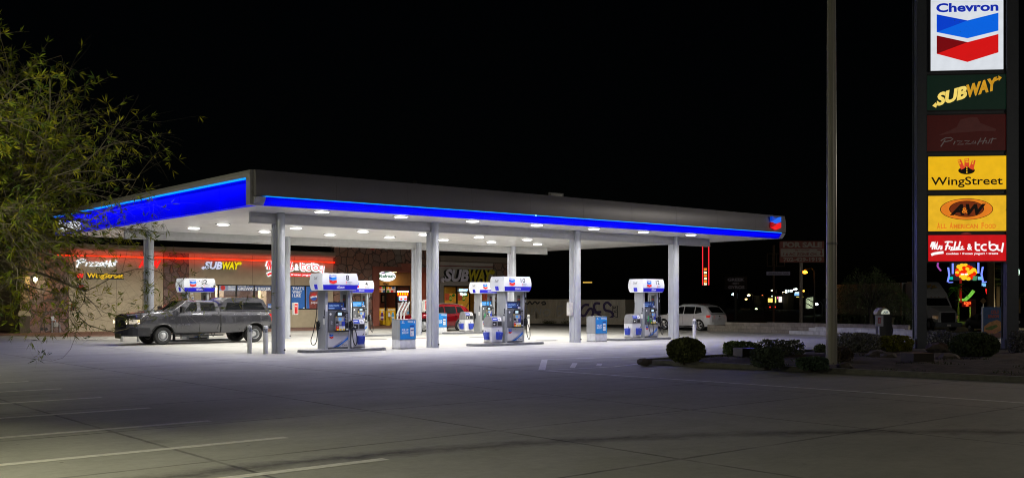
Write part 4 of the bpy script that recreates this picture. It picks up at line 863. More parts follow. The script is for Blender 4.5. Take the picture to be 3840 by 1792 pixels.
poster('window_poster', 'white sports drink poster with red lettering beside the door', (1490, 1135, 1537, 1210), lambda b, q, fr: (T(b, q, fr, 'NOTHING', .22, .87, .80, .95, 1), T(b, q, fr, 'BEATS', .30, .76, .72, .84, 1), T(b, q, fr, 'GATORADE', .16, .65, .86, .73, 1), bottle(b, q, fr, .25, .02, .27, .6, 2, 2), bottle(b, q, fr, .56, .02, .27, .6, 3, 3), bottle(b, q, fr, .86, .02, .25, .55, 4, 4)), [mat('poster_offwhite', (.62, .6, .58), .5, emit=(.6, .58, .55), es=.22), PR, PPU, PR, PLB], fr=FQ)
b = MB(); fz = XF(YD - .05); a0, b0, a1, b1 = fz.box(1489, 1090, 1531, 1109); b.fbox(fz, a0, b0 + .25 * (b1 - b0) + .18, a1, b1, 0, .04, 0)
for k in range(5): q0 = a0 + (a1 - a0) * (.02 + .2 * k); b.fbox(fz, q0, b0, q0 + (a1 - a0) * .15, b0 + .32, 0, .04, 1); b.fbox(fz, q0 + .03, b0 + .08, q0 + .10, b0 + .22, .04, .05, 2)
a0, b0, a1, b1 = fz.box(1497, 1110, 1525, 1127); b.fbox(fz, a0, b0 + .26, a1, b1, 0, .04, 0); b.fbox(fz, a0, b0, a1, b0 + .24, 0, .03, 3); b.fbox(fz, a0 + .08, b0 + .05, a0 + .28, b0 + .2, .03, .04, 1); b.fbox(fz, a0 + .42, b0 + .05, a0 + .68, b0 + .2, .03, .04, 1)
tag(b.build('neon_window_sign', [glow('nw_white', (1, .85, .95), 2.2), glow('nw_red', (1, .05, .0), 2.2), glow('nw_yellow', (1, .7, 0), 2.2), glow('nw_blue', (.25, .65, 1), 1.6)]), 'bright white, red and yellow neon sign in the window beside the door', 'neon sign')
# yellow mop bucket and floor sign
p = FD.px(1424, 1215); t = thing('mop_bucket', 'yellow mop bucket and caution board standing before the shop door', 'mop bucket', (p[0], YD - .7, .015))
b = MB(); b.add([(-.28, -.2, .05), (.42, -.2, .05), (.42, .2, .05), (-.28, .2, .05), (-.34, -.24, .4), (.5, -.24, .4), (.5, .24, .4), (-.34, .24, .4)], [(0, 3, 2, 1), (0, 1, 5, 4), (1, 2, 6, 5), (2, 3, 7, 6), (3, 0, 4, 7)]); b.box(.3, .5, -.22, .22, .4, .62); b.build('bucket', YELP, t, bevel=.01)
b = MB(); b.add([(-.2, -.45, 0), (.15, -.45, 0), (.06, -.30, 1.1), (-.11, -.30, 1.1), (-.2, -.43, 0), (.15, -.43, 0), (.06, -.28, 1.1), (-.11, -.28, 1.1)], [(0, 1, 2, 3), (7, 6, 5, 4), (0, 4, 5, 1), (1, 5, 6, 2), (2, 6, 7, 3), (3, 7, 4, 0)]); b.build('caution_board', YELP, t)
b = MB()
for sx_ in (-.2, .35):
    for sy_ in (-.15, .15): b.cyl((sx_, sy_ - .015, .03), (sx_, sy_ + .015, .03), .03, n=10)
b.build('caster', BLACK, t)
# right hand section
rx0, rx1 = FB.px(1664, 1100)[0], FB.px(1862, 1100)[0]; rz = FB.px(1700, 1071)[1]
wall(47.34, rx0, -.02, 5.0, STUR); wall(rx1, 52.85, -.02, 5.0, STUR); wall(rx0, rx1, rz, 5.0, STUR)
wall(52.85, 54.57, -.02, 5.0, STO2, 'stone_pier', YW - .1, .4)
b = MB(); b.box(rx0, rx1, YW + .12, YW + .3, -.02, .18); b.build('stucco_wall', STUR, shop)
b = MB(); ext_x([(YW + .3, 4.9), (YW - .15, 4.95), (YW - .3, 5.02), (YW - .3, 5.42), (YW + .3, 5.42)], 47.34, 54.8, b); b.build('cornice', CORN, shop)
W = MB(); ml = [rx0] + [FB.px(u, 1120)[0] for u in (1714, 1762, 1806)] + [rx1]
for x in ml: W.box(x - .06, x + .06, YW + .02, YW + .12, .18, rz)
W.box(rx0, rx1, YW + .03, YW + .115, rz - .1, rz - .002); W.box(rx0, rx1, YW + .03, YW + .115, .181, .28)
w2 = W.build('window', FRAME, shop)
for a, c in zip(ml, ml[1:]):
    b = MB(); b.box(a + .061, c - .061, YW + .07, YW + .075, .281, rz - .101); b.build('pane', WGL, w2)
b = MB(); b.box(rx0 - .2, rx1 + .3, YW + 3.5, YW + 3.6, 0, 3.4); b.box(rx0 - .2, rx1 + .3, YW + .3, YW + 3.5, -.01, .02); b.box(rx0 - .2, rx1 + .3, YW + .3, YW + 3.5, 3.3, 3.4); b.box(rx0 - .3, rx0 - .2, YW + .3, YW + 3.5, 0, 3.4); b.box(rx1 + .3, rx1 + .4, YW + .3, YW + 3.5, 0, 3.4)
b.build('room', mat('room_amber', (.55, .38, .10), .7, var=.1), shop)
area(((rx0 + rx1) / 2 - .8, YW + 1.6, 3.25), .8, 55, (1, .72, .3))
PG = mat('poster_green', (.03, .16, .02), .4, emit=(.03, .16, .02), es=.2); PO = mat('poster_orange', (.65, .3, .03), .4, var=.3, scale=3, emit=(.65, .3, .03), es=.25); PRR = mat('poster_brick', (.5, .08, .03), .4, var=.3, scale=3, emit=(.5, .08, .03), es=.2)
def deal(num):
    def fn(b, q, fr):
        b.fpoly(fr, [q(0, .6), q(.45, .62), q(.4, 1), q(0, 1)], .001, .002, 1); b.ell(fr, *q(.5, .72), .17, .22, .001, .003, 2, 20); T(b, q, fr, '$' + num, .40, .64, .60, .80, 3, .03, .0035)
        for k in range(7): b.ell(fr, *q(.68 + .05 * (k % 4), .86 + .04 * (k // 3)), .07, .08, .001, .003 + .001 * k, 2, 7)
        b.fpoly(fr, [q(.55, .12), q(.62, .06), q(.98, .44), q(.92, .5)], .001, .004, 4); b.fbox(fr, *q(.04, .05), *q(.5, .2), .001, .003, 1); b.fbox(fr, *q(.1, .24), *q(.45, .36), .001, .003, 3)
    return fn
DM = [PO, PRR, PG, mat('deal_yellow', (.8, .65, .1), .4, emit=(.8, .65, .1), es=.3), mat('bread_brown', (.5, .25, .08), .5)]
poster('window_poster', 'orange food poster with a green price disc, left pane of the sandwich shop', (1668, 1100, 1711, 1165), deal('2'), DM)
poster('window_poster', 'orange food poster with a green price disc, under the small blue neon sign', (1717, 1100, 1760, 1165), deal('3'), DM)
poster('window_poster', 'orange food poster seen between the two pump heads', (1810, 1100, 1860, 1165), deal('5'), DM)
b = MB(); a0, b0, a1, b1 = FP.box(1719, 1083, 1753, 1093); f6 = XF(YW - .01); b.text(f6, 'SUBWAY', a0, b0, a1, b1, 0, .02, 0, bold=.05, shear=.2); a0, b0, a1, b1 = FP.box(1723, 1096, 1747, 1109); b.text(f6, 'Open', a0, b0, a1, b1, 0, .02, 1, bold=.04)
tag(b.build('neon_window_sign', [glow('nb_blue', (.45, .75, 1), 2.2), glow('nb_white', (.7, 1, .9), 2.2)]), 'small glowing blue and white neon sign in the sandwich shop window', 'neon sign')
sign('sandwich_wall_sign', 'large unlit grey and dull yellow arrow letters on the end wall', lambda b: sub_logo(b, FB, *bx(1644, 1007, 1848, 1060), .05, .28, 0, 1, 2, .045), [mat('letter_grey', (.78, .75, .86), .45, var=.05), mat('letter_yellow', (.62, .52, .03), .45, var=.06), SBK])
# left wing with the lit piers
wing = thing('side_building', 'tan side building with lit piers at the edge of the photo', 'building', (0, 0, 0))
b = MB(); b.box(6, 17.2, 74.5, 74.8, -.02, 5.6); b.build('stucco_wall', STUC, wing)
for x0, x1 in ((11.0, 12.3), (15.6, 17.0)):
    b = MB(); b.box(x0, x1, 72.0, 74.495, -.02, 5.4); b.build('pier', STUC, wing, bevel=.03)
b = MB(); b.box(5, 17.24, 71.5, 76, 5.6, 6.3); b.build('eave', mat('eave_dark', (.05, .05, .04), .8), wing)
# rough stone pilaster with cap beside the big stone pier
t = thing('stone_pilaster', 'rough uplit stone pilaster with a pale cap on a wooden base', 'pilaster', (16.95, YW - .22, 0))
b = MB(); n_ = 0
b.box(-.28, .28, -.2, .2, 0, 1.02); b.build('base', mat('pilaster_base', (.10, .075, .05), .8, var=.25, stretch=(6, 6, .3)), t)
b = MB(); b.box(-.40, .34, -.3, .25, 1.021, 1.22); b.box(-.34, .2, -.27, .22, 1.222, 1.33); b.build('cap', mat('cap_stone', (.42, .35, .22), .8, bump=.2), t, bevel=.015)
b = MB(); b.box(-.25, .27, -.18, .2, 1.331, 4.95); b.build('shaft', stone_mat('ledge_stone', [(.20, .13, .07), (.34, .24, .13), (.12, .075, .04), (.28, .18, .1)], 5.0, (.03, .02, .012), 1.0), t)
def sconce(p, label, e):
    t = thing('wall_sconce', label, 'wall lamp', p, group='glowing wall lamps')
    b = MB(); b.lathe((0, -.12, -.1), (0, 0, 1), [(.06, 0), (.12, .06), (.13, .16), (.10, .24), (0, .27)], 16); b.build('globe', glow('sconce_glow', (1, .88, .55), 9), t, smooth=60)
    b = MB(); b.box(-.06, .06, -.06, .05, -.22, .0); b.cyl((0, -.12, -.2), (0, -.12, -.1), .08, n=12); b.build('bracket', BLACKM, t)
    point((p[0], p[1] - .34, p[2] - .1), e, (1, .80, .38), .08)
q = XF(YW - .42).px(130, 1049); sconce((q[0], YW - .42, q[1]), 'glowing wall lamp on the rough stone pilaster', 55)
q = XF(71.95).px(18, 1051); sconce((q[0], 71.95, q[1]), 'glowing wall lamp on the tan pier at the edge of the photo', 60)
# little things on the shop wall
f = XF(YW - .002); b = MB(); a0, b0, a1, b1 = f.box(266, 1138, 283, 1162); b.fbox(f, a0, b0, a1, b1, 0, .01, 0); w, h = a1 - a0, b1 - b0; b.fbox(f, a0 + w * .2, b0 + h * .5, a1 - w * .2, b1 - h * .1, .01, .013, 1)
b.text(f, 'FIRE', a0 + w * .25, b0 + h * .6, a1 - w * .25, b1 - h * .2, .0135, 0, 0, bold=.03); b.fbox(f, a0 + w * .1, b0 + h * .12, a1 - w * .1, b0 + h * .2, .01, .013, 1); b.fbox(f, a0 + w * .1, b0 + h * .26, a1 - w * .1, b0 + h * .34, .01, .013, 1)
tag(b.build('fire_sign', [REDP, WHITE]), 'small red and white notice on the tan wall', 'notice')
a, z = f.px(301, 1078); b = MB(); b.fbox(f, a - .2, z - .25, a + .2, z + .25, 0, .12, 0); b.ell(f, a, z + .05, .14, .14, .12, .2, 1, 16); tag(b.build('alarm_bell', [mat('alarm_grey', (.3, .3, .3), .5), REDP]), 'grey alarm box with a red bell below the yellow lettering', 'alarm bell')
t = thing('gas_meter', 'grey meter with pipes at the foot of the pink stone wall', 'meter', (18.72, YW - .14, 0)); b = MB(); b.box(-.14, .14, -.22, -.02, .35, .62); b.build('meter_box', mat('meter_grey', (.33, .33, .32), .5), t, bevel=.02)
b = MB(); b.tube([(-.2, -.1, 0), (-.2, -.1, .75), (.0, -.1, .75), (.0, -.1, .6)], .03, 8); b.tube([(.25, -.1, 0), (.25, -.1, .5), (.1, -.1, .5)], .03, 8); b.box(-.26, -.1, -.18, -.02, .72, .98); b.build('meter_pipes', GREY, t)
for k, dx in enumerate((-.12, .12)):
    b = MB(); b.cyl((18.1 + dx, YW - .125, .22), (18.1 + dx, YW - .17, .22), .09, n=14); tag(b.build('wall_vent', BLACK), ['black round wall vent, left of the two low on the stone', 'black round wall vent, right of the two low on the stone'][k], 'wall vent', 'wall vents in the stone')
f = XF(YW - .004)
for (u0, v0, u1, v1, lb) in ((718, 1110, 728, 1122, 'small white notice seen under the head of pump 2'), (714, 1096, 724, 1103, 'tiny white paper just under the head of pump 2')):
    b = MB(); a0, b0, a1, b1 = f.box(u0, v0, u1, v1); b.fbox(f, a0, b0, a1, b1, 0, .006, 0); b.fbox(f, a0 + .04, b0 + .05, a1 - .04, (b0 + b1) / 2, .006, .008, 1); tag(b.build('wall_notice', [WHITE, mat('notice_blue', (.05, .1, .4), .5)]), lb, 'notice')
# ================================================================ vehicles
def lerp(tab, x):
    if x <= tab[0][0]: return tab[0][1]
    for (x0, y0), (x1, y1) in zip(tab, tab[1:]):
        if x <= x1:
            t = (x - x0) / (x1 - x0); return y0 + (y1 - y0) * t
    return tab[-1][1]
GLS = mat('car_glass', (0.006, 0.007, 0.008), 0.03, var=.05, spec=.35)
TYRE = mat('tyre_rubber', (0.018, 0.018, 0.019), .75, var=.2, scale=20); RIM = mat('alloy_rim', (.55, .56, .58), .28, .85, var=.05)
DARKIN = mat('wheel_well_dark', (.008, .008, .008), .9); CHROME = mat('chrome', (.7, .7, .72), .12, 1.0, var=.02); TRIMB = mat('car_black_trim', (.015, .015, .017), .4)
HLG = mat('headlamp_glass', (.6, .6, .58), .1, emit=(1, .80, .48), es=.36); AMBR = mat('amber_lens', (.6, .2, .02), .2, emit=(1, .35, .03), es=.35); TAIL = mat('tail_lens', (.45, .01, .01), .15, emit=(1, .02, .01), es=.25)
class Car:
    def __init__(s, name, label, cat, loc, rz, sp):
        s.t = thing(name, label, cat, loc, rz); s.sp = sp; s.L = sp['L']
        s.zt = lambda x: lerp(sp['top'], x); s.base = lambda x: lerp(sp['bot'], x); s.hw = lambda x: lerp(sp['hw'], x)
    def zb(s, x):
        z = s.base(x)
        for xw, zw, R in s.sp['arch']:
            if abs(x - xw) < R: z = max(z, zw + math.sqrt(max(0, R * R - (x - xw) ** 2)))
        return min(z, s.zt(x) - .05)
    def y(s, x, z):
        t = (z - s.base(x)) / max(.1, s.zt(x) - s.base(x)); h = s.hw(x)
        return h - .055 * max(0, (.32 - t) / .32) ** 1.5 - .05 * max(0, (t - .80) / .20) ** 2 - .012 * math.cos(t * PI * 2)
    def yg(s, x, z): return s.hw(x) - s.sp['gin'] - s.sp['tum'] * (z - s.zt(x))
    def zr(s, x): return lerp(s.sp['roof'], x)
    def body(s, paint):
        n = int(s.L / .045); xs = sorted(set([s.L * i / n for i in range(n + 1)] + [xw + sg * R * .999 for xw, zw, R in s.sp['arch'] for sg in (-1, 1)]))
        b = MB(); K = 9
        for sd in (-1, 1):
            vs = [(x, sd * s.y(x, z), z) for x in xs for z in [s.zb(x) + (s.zt(x) - s.zb(x)) * k / K for k in range(K + 1)]]
            fs = [(i * (K + 1) + k, (i + 1) * (K + 1) + k, (i + 1) * (K + 1) + k + 1, i * (K + 1) + k + 1) for i in range(len(xs) - 1) for k in range(K)]
            b.add(vs, [f if sd < 0 else f[::-1] for f in fs])
        cr = s.sp.get('crown', .05); M = 8
        vs = []
        for x in xs:
            h = s.y(x, s.zt(x))
            for j in range(M + 1): q = -1 + 2 * j / M; vs.append((x, q * h, s.zt(x) + cr * (1 - q ** 4)))
        b.add(vs, [(i * (M + 1) + j, (i + 1) * (M + 1) + j, (i + 1) * (M + 1) + j + 1, i * (M + 1) + j + 1) for i in range(len(xs) - 1) for j in range(M)])
        for x, fl in ((xs[0], False), (xs[-1], True)):
            vs = [(x, q * s.y(x, z), z + (cr * (1 - q ** 4) if k == K else 0)) for k in range(K + 1) for z in [s.zb(x) + (s.zt(x) - s.zb(x)) * k / K] for q in [-1 + 2 * j / M for j in range(M + 1)]]
            fs = [(k * (M + 1) + j, k * (M + 1) + j + 1, (k + 1) * (M + 1) + j + 1, (k + 1) * (M + 1) + j) for k in range(K) for j in range(M)]
            b.add(vs, fs if fl else [f[::-1] for f in fs])
        o = b.build('body', paint, s.t, smooth=32)
        b = MB(); zmin = min(z for x, z in s.sp['bot'])
        b.box(.12, s.L - .12, -s.hw(s.L / 2) + .30, s.hw(s.L / 2) - .30, zmin + .04, s.zt(.2) - .12); b.build('underbody', DARKIN, s.t)
        return o
    def cabin(s, paint, x0, x1, name='cabin'):
        n = int((x1 - x0) / .06); xs = [x0 + (x1 - x0) * i / n for i in range(n + 1)]; K = 6; M = 8; b = MB()
        zb_ = lambda x: s.zt(x) - .01
        zr_ = lambda x: max(s.zr(x), s.zt(x) + .002)
        for sd in (-1, 1):
            vs = [(x, sd * s.yg(x, z), z) for x in xs for z in [zb_(x) + (zr_(x) - zb_(x)) * k / K for k in range(K + 1)]]
            fs = [(i * (K + 1) + k, (i + 1) * (K + 1) + k, (i + 1) * (K + 1) + k + 1, i * (K + 1) + k + 1) for i in range(n) for k in range(K)]
            b.add(vs, [f if sd < 0 else f[::-1] for f in fs])
        b.add([s.top(x, -1 + 2 * j / M, x0, x1) for x in xs for j in range(M + 1)], [(i * (M + 1) + j, (i + 1) * (M + 1) + j, (i + 1) * (M + 1) + j + 1, i * (M + 1) + j + 1) for i in range(n) for j in range(M)])
        return b.build(name, paint, s.t, smooth=38)
    def top(s, x, q, x0, x1, off=0.0):
        z = max(s.zr(x), s.zt(x) + .002); f = min(1, (z - s.zt(x)) / .3)
        dx = s.sp.get('bow', .0) * (1 - q * q) * (-1 if x < (x0 + x1) / 2 else 1) * (1 - f if True else 0)
        return (x + dx * .5, q * s.yg(x, z), z + (.05 * f + .0) * (1 - q ** 4) + off)
    def glass_side(s, quads, name='side_window', parent=None):
        for sd in (-1, 1):
            for qd in quads:
                b = MB(); p = [Vector(c) for c in qd]
                def fn(u, w, sd=sd, p=p):
                    c = (p[0] * (1 - u) + p[1] * u) * (1 - w) + (p[3] * (1 - u) + p[2] * u) * w
                    return (c.x, sd * (s.yg(c.x, c.y) + .006), c.y)
                b.grid(fn, 6, 4, flip=(sd > 0)); b.build(name, GLS, s.t, smooth=40)
    def glass_top(s, xa, xb, x0, x1, name, qm=.90):
        b = MB(); b.grid(lambda u, w: s.top(xa + (xb - xa) * u, (-1 + 2 * w) * qm, x0, x1, .008), 6, 8); return b.build(name, GLS, s.t, smooth=40)
    def strip(s, pts, w, m, name, off=.004, fn=None, sides=(-1, 1)):
        fn = fn or s.y
        for sd in sides:
            b = MB()
            for (xa, za), (xb, zb2) in zip(pts, pts[1:]):
                d = Vector((xb - xa, zb2 - za)).normalized(); q = Vector((-d.y, d.x)) * w / 2; n = 5
                def g(u, v, sd=sd, xa=xa, za=za, xb=xb, zb2=zb2, q=q):
                    x = xa + (xb - xa) * u + q.x * (2 * v - 1); z = za + (zb2 - za) * u + q.y * (2 * v - 1)
                    return (x, sd * (fn(x, z) + off), z)
                b.grid(g, n, 1, flip=(sd > 0))
            b.build(name, m, s.t)
    def archtrim(s, m, w=.05):
        for sd in (-1, 1):
            for xw, zw, R in s.sp['arch']:
                b = MB(); pts = []
                for i in range(15):
                    a = math.radians(-8 + 196 * i / 14); x = xw + (R + .015) * math.cos(a); z = zw + (R + .015) * math.sin(a)
                    if z < s.base(x) - .02: continue
                    pts.append((x, sd * (s.y(x, z) - .0), z))
                b.tube(pts, w, 6); b.build('wheel_arch', m, s.t, smooth=50)
    def wheels(s, xs, r, w, rimr, style, dish=0.0, yo=None):
        for x in xs:
            for sd in (-1, 1):
                y = sd * ((yo or s.hw(x) - .03)); root = None
                b = MB(); b.lathe((x, y, r), (0, -sd, 0), [(rimr, 0.01), (rimr + .03, -.005), (r - .05, -.005), (r - .01, .03), (r, .06), (r, w - .05), (r - .03, w), (rimr, w)], 36)
                ty = b.build('wheel', TYRE, s.t, smooth=40)
                b = MB(); c = (x, y, r)
                b.lathe(c, (0, -sd, 0), [(rimr + .004, -.004), (rimr - .015, -.006), (rimr - .03, .02), (rimr - .05, .05 + dish), (rimr - .06, .10 + dish)], 30, 0)
                b.lathe(c, (0, -sd, 0), [(rimr - .05, .09 + dish), (0, .09 + dish)], 24, 1)
                if style == 'steel':
                    b.lathe(c, (0, -sd, 0), [(rimr - .055, .06 + dish), (.155, .03 + dish), (.13, -.02 if not dish else dish - .02), (.06, -.05 if not dish else dish - .05), (0, -.05 if not dish else dish - .05)], 24, 0)
                    for i in range(8):
                        a = 2 * PI * i / 8; b.cyl((x + .10 * math.cos(a), y + sd * (.05 if not dish else .05 - dish), r + .10 * math.sin(a)), (x + .10 * math.cos(a), y + sd * (.0 - dish), r + .10 * math.sin(a)), .018, n=6)
                        a2 = a + .4; rr = rimr - .085; b.cyl((x + rr * math.cos(a2), y - sd * (.045 + dish - .012), r + rr * math.sin(a2)), (x + rr * math.cos(a2), y - sd * (.06 + dish), r + rr * math.sin(a2)), .022, n=8, m=1)
                else:
                    ns = style
                    for i in range(ns):
                        for off_ in (-.16, .16):
                            a = 2 * PI * i / ns + .3; a2 = a + off_
                            p0 = Vector((x + .05 * math.cos(a), y + sd * .012, r + .05 * math.sin(a))); p1 = Vector((x + (rimr - .02) * math.cos(a2), y - sd * .0, r + (rimr - .02) * math.sin(a2)))
                            b.tube([p0, (p0 + p1) / 2 + Vector((0, sd * .008, 0)), p1], .022, 5, 0)
                    b.lathe(c, (0, -sd, 0), [(.07, .0), (.06, -.02), (0, -.022)], 16, 0)
                b.build('rim', [RIM, DARKIN], ty, smooth=40)
# ---- pickup
TRUCK = mat('pickup_paint', (.060, .060, .070), .25, .5, var=.04, coat=1.0, scale=3)
sp = dict(L=6.72, top=[(0, 1.22), (.08, 1.30), (.5, 1.36), (1.1, 1.42), (1.6, 1.45), (2.3, 1.455), (4.19, 1.455), (4.21, 1.43), (6.72, 1.42)], bot=[(0, .62), (.9, .52), (2.0, .46), (4.2, .46), (5.0, .50), (6.72, .62)],
          hw=[(0, .70), (.06, .82), (.16, .91), (.35, .975), (.6, 1.0), (2.0, 1.0), (4.9, 1.0), (5.25, 1.13), (5.5, 1.19), (6.1, 1.19), (6.35, 1.10), (6.6, 1.0), (6.72, .98)], arch=[(1.52, .40, .50), (5.81, .40, .52)], gin=.05, tum=.30, crown=.06, bow=.55,
          roof=[(1.95, 1.455), (2.62, 1.90), (2.85, 1.915), (3.4, 1.925), (3.95, 1.905), (4.1, 1.83), (4.17, 1.47)])
c = Car('pickup_truck', 'dark grey crew cab pickup with camper shell parked by the left column', 'pickup truck', (15.86, 45.32, 0), 0, sp)
c.body(TRUCK); c.cabin(TRUCK, 1.95, 4.19)
c.glass_side([[(2.50, 1.475), (3.10, 1.475), (3.10, 1.86), (2.86, 1.86)], [(3.28, 1.475), (3.98, 1.475), (3.94, 1.84), (3.28, 1.86)], [(2.26, 1.475), (2.47, 1.475), (2.62, 1.68), (2.52, 1.64)]])
c.glass_top(2.03, 2.60, 1.95, 4.19, 'windshield')
s2 = dict(sp); s2['roof'] = [(4.25, 1.44), (4.36, 1.94), (4.6, 2.05), (5.6, 2.085), (6.2, 2.06), (6.38, 1.96), (6.66, 1.44)]; s2['hw'] = [(0, 1.0), (7, 1.0)]; s2['gin'] = .06; s2['tum'] = .16; s2['bow'] = 0
k2 = Car.__new__(Car); k2.t = c.t; k2.sp = s2; k2.L = c.L; k2.zt = lambda x: 1.425; k2.base = c.base; k2.hw = lambda x: 1.0
k2.cabin(TRUCK, 4.23, 6.66, 'camper_shell')
k2.glass_side([[(4.44, 1.52), (5.30, 1.52), (5.30, 1.85), (4.56, 1.85)], [(5.34, 1.52), (6.44, 1.52), (6.26, 1.85), (5.34, 1.85)]], 'shell_window')
k2.glass_top(6.42, 6.62, 4.23, 6.66, 'shell_window', .85)
SEAM = mat('panel_gap', (.006, .006, .006), .8)
c.strip([(2.10, 1.43), (2.08, 1.1), (2.10, .52)], .014, SEAM, 'door_gap'); c.strip([(3.19, 1.45), (3.19, .50)], .014, SEAM, 'door_gap'); c.strip([(4.10, 1.45), (4.12, .95), (4.02, .62)], .014, SEAM, 'door_gap')
c.strip([(4.20, 1.46), (4.20, .5)], .06, SEAM, 'cab_gap', .004); c.strip([(2.1, .50), (4.1, .50)], .05, TRIMB, 'rocker_trim')
k2.strip([(4.25, 1.46), (6.62, 1.46)], .02, SEAM, 'shell_gap', fn=k2.yg)
c.strip([(2.82, 1.285), (3.07, 1.285)], .055, TRIMB, 'door_handle', .03); c.strip([(3.80, 1.295), (4.05, 1.295)], .055, TRIMB, 'door_handle', .03)
c.archtrim(TRIMB, .035)
c.wheels([1.52], .40, .24, .225, 'steel'); c.wheels([5.81], .40, .46, .225, 'steel', .12, 1.14)
b = MB(); b.fpoly(Fr((0, 0, 0), (1, 0, 0), (0, 1, 0)), [(.96, -1.012), (.40, -1.0), (.18, -.94), (.04, -.80), (-.06, -.60), (-.09, -.3), (-.09, .3), (-.06, .60), (.04, .80), (.18, .94), (.40, 1.0), (.96, 1.012)], .40, .79); b.build('front_bumper', mat('bumper_dark', (.022, .022, .026), .38), c.t, bevel=.03)
b = MB(); b.box(-.13, -.1, -.35, .35, .30, .50); b.build('number_plate_bracket', mat('plate_olive', (.09, .09, .03), .6), c.t)
b = MB(); b.box(-.035, .05, -.58, .58, .82, 1.19); 
for i in range(9): b.box(-.045, -.03, -.56, .56, .84 + i * .038, .853 + i * .038)
g_ = b.build('grille', TRIMB, c.t, bevel=.01)
b = MB(); b.text(Fr((-.05, 0, 1.04), (0, -1, 0)), 'RAM', -.22, -.05, .22, .05, .002, .006, 0, bold=.03); b.build('lettering', CHROME, g_)
for sd in (-1, 1):
    b = MB(); b.grid(lambda u, w, sd=sd: (.07 + .38 * u, sd * (c.y(.07 + .38 * u, .94 + .22 * w) + .012), .94 + (.22 - .05 * u) * w), 8, 3, flip=(sd > 0)); h = b.build('headlight', HLG, c.t, smooth=50)
    b = MB(); b.lathe((-.025, sd * .78, 1.02), (-1, 0, 0), [(.09, 0), (.075, .012), (0, .016)], 16, 0); b.add([(.39, sd * 1.008, 1.11), (.475, sd * 1.015, 1.10), (.475, sd * 1.015, .96), (.39, sd * 1.008, .95)], [(0, 1, 2, 3)], 1); b.build('lamp', [glow('headlamp_glow', (1, .85, .55), 2.0), AMBR], h)
    b = MB(); b.tube([(2.32, sd * 1.0, 1.45), (2.26, sd * 1.18, 1.44)], .03, 6); b.box(2.18, 2.32, sd * 1.30 - .12, sd * 1.30 + .12, 1.40, 1.70); b.build('side_mirror', TRIMB, c.t, bevel=.03)
    b = MB(); b.box(2.05, 4.3, sd * 1.03 - .07, sd * 1.03 + .07, .36, .42); b.box(3.1, 3.16, sd * .98 - .02, sd * .98 + .02, .16, .42); b.build('running_board', TRIMB, c.t, bevel=.015)
    b = MB(); b.box(2.03, 2.06, sd * .88 - .13, sd * .88 + .13, .18, .55); b.build('mud_flap', BLACK, c.t)
    b = MB(); b.box(6.60, 6.74, sd * .93 - .055, sd * .93 + .055, 1.0, 1.32); b.box(6.61, 6.748, sd * .93 - .05, sd * .93 + .05, 1.08, 1.18, 1); b.build('tail_light', [TAIL, WHITE], c.t)
b = MB(); b.text(Fr((2.2, -1.004, .88), (1, 0, 0)), 'RAM 3500', .0, -.03, .52, .03, .008, .006, 0, bold=.03); b.text(Fr((1.85, -1.004, 1.16), (1, 0, 0)), 'HD', .0, -.04, .16, .04, .008, .006, 0, bold=.02); b.build('lettering', CHROME, c.t)
b = MB(); b.box(6.66, 6.92, -1.0, 1.0, .62, .84); b.build('rear_bumper', TRIMB, c.t, bevel=.04)
b = MB()
for i in range(5): b.box(2.75, 2.83, -.5 + .25 * i - .03, -.5 + .25 * i + .03, 1.985, 2.01)
b.build('roof_marker', mat('marker_amber', (.35, .12, .02), .3), c.t)
b = MB(); b.lathe((2.4, .35, 2.02), (0, 0, 1), [(.09, -.06), (.09, 0), (.05, .06), (0, .07)], 10)
b = MB(); b.tube([(.9, -.4, 1.46), (1.7, -.45, 1.51)], .02, 6); b.tube([(.9, .4, 1.46), (1.7, .45, 1.51)], .02, 6); b.build('hood_crease', TRUCK, c.t, smooth=50)
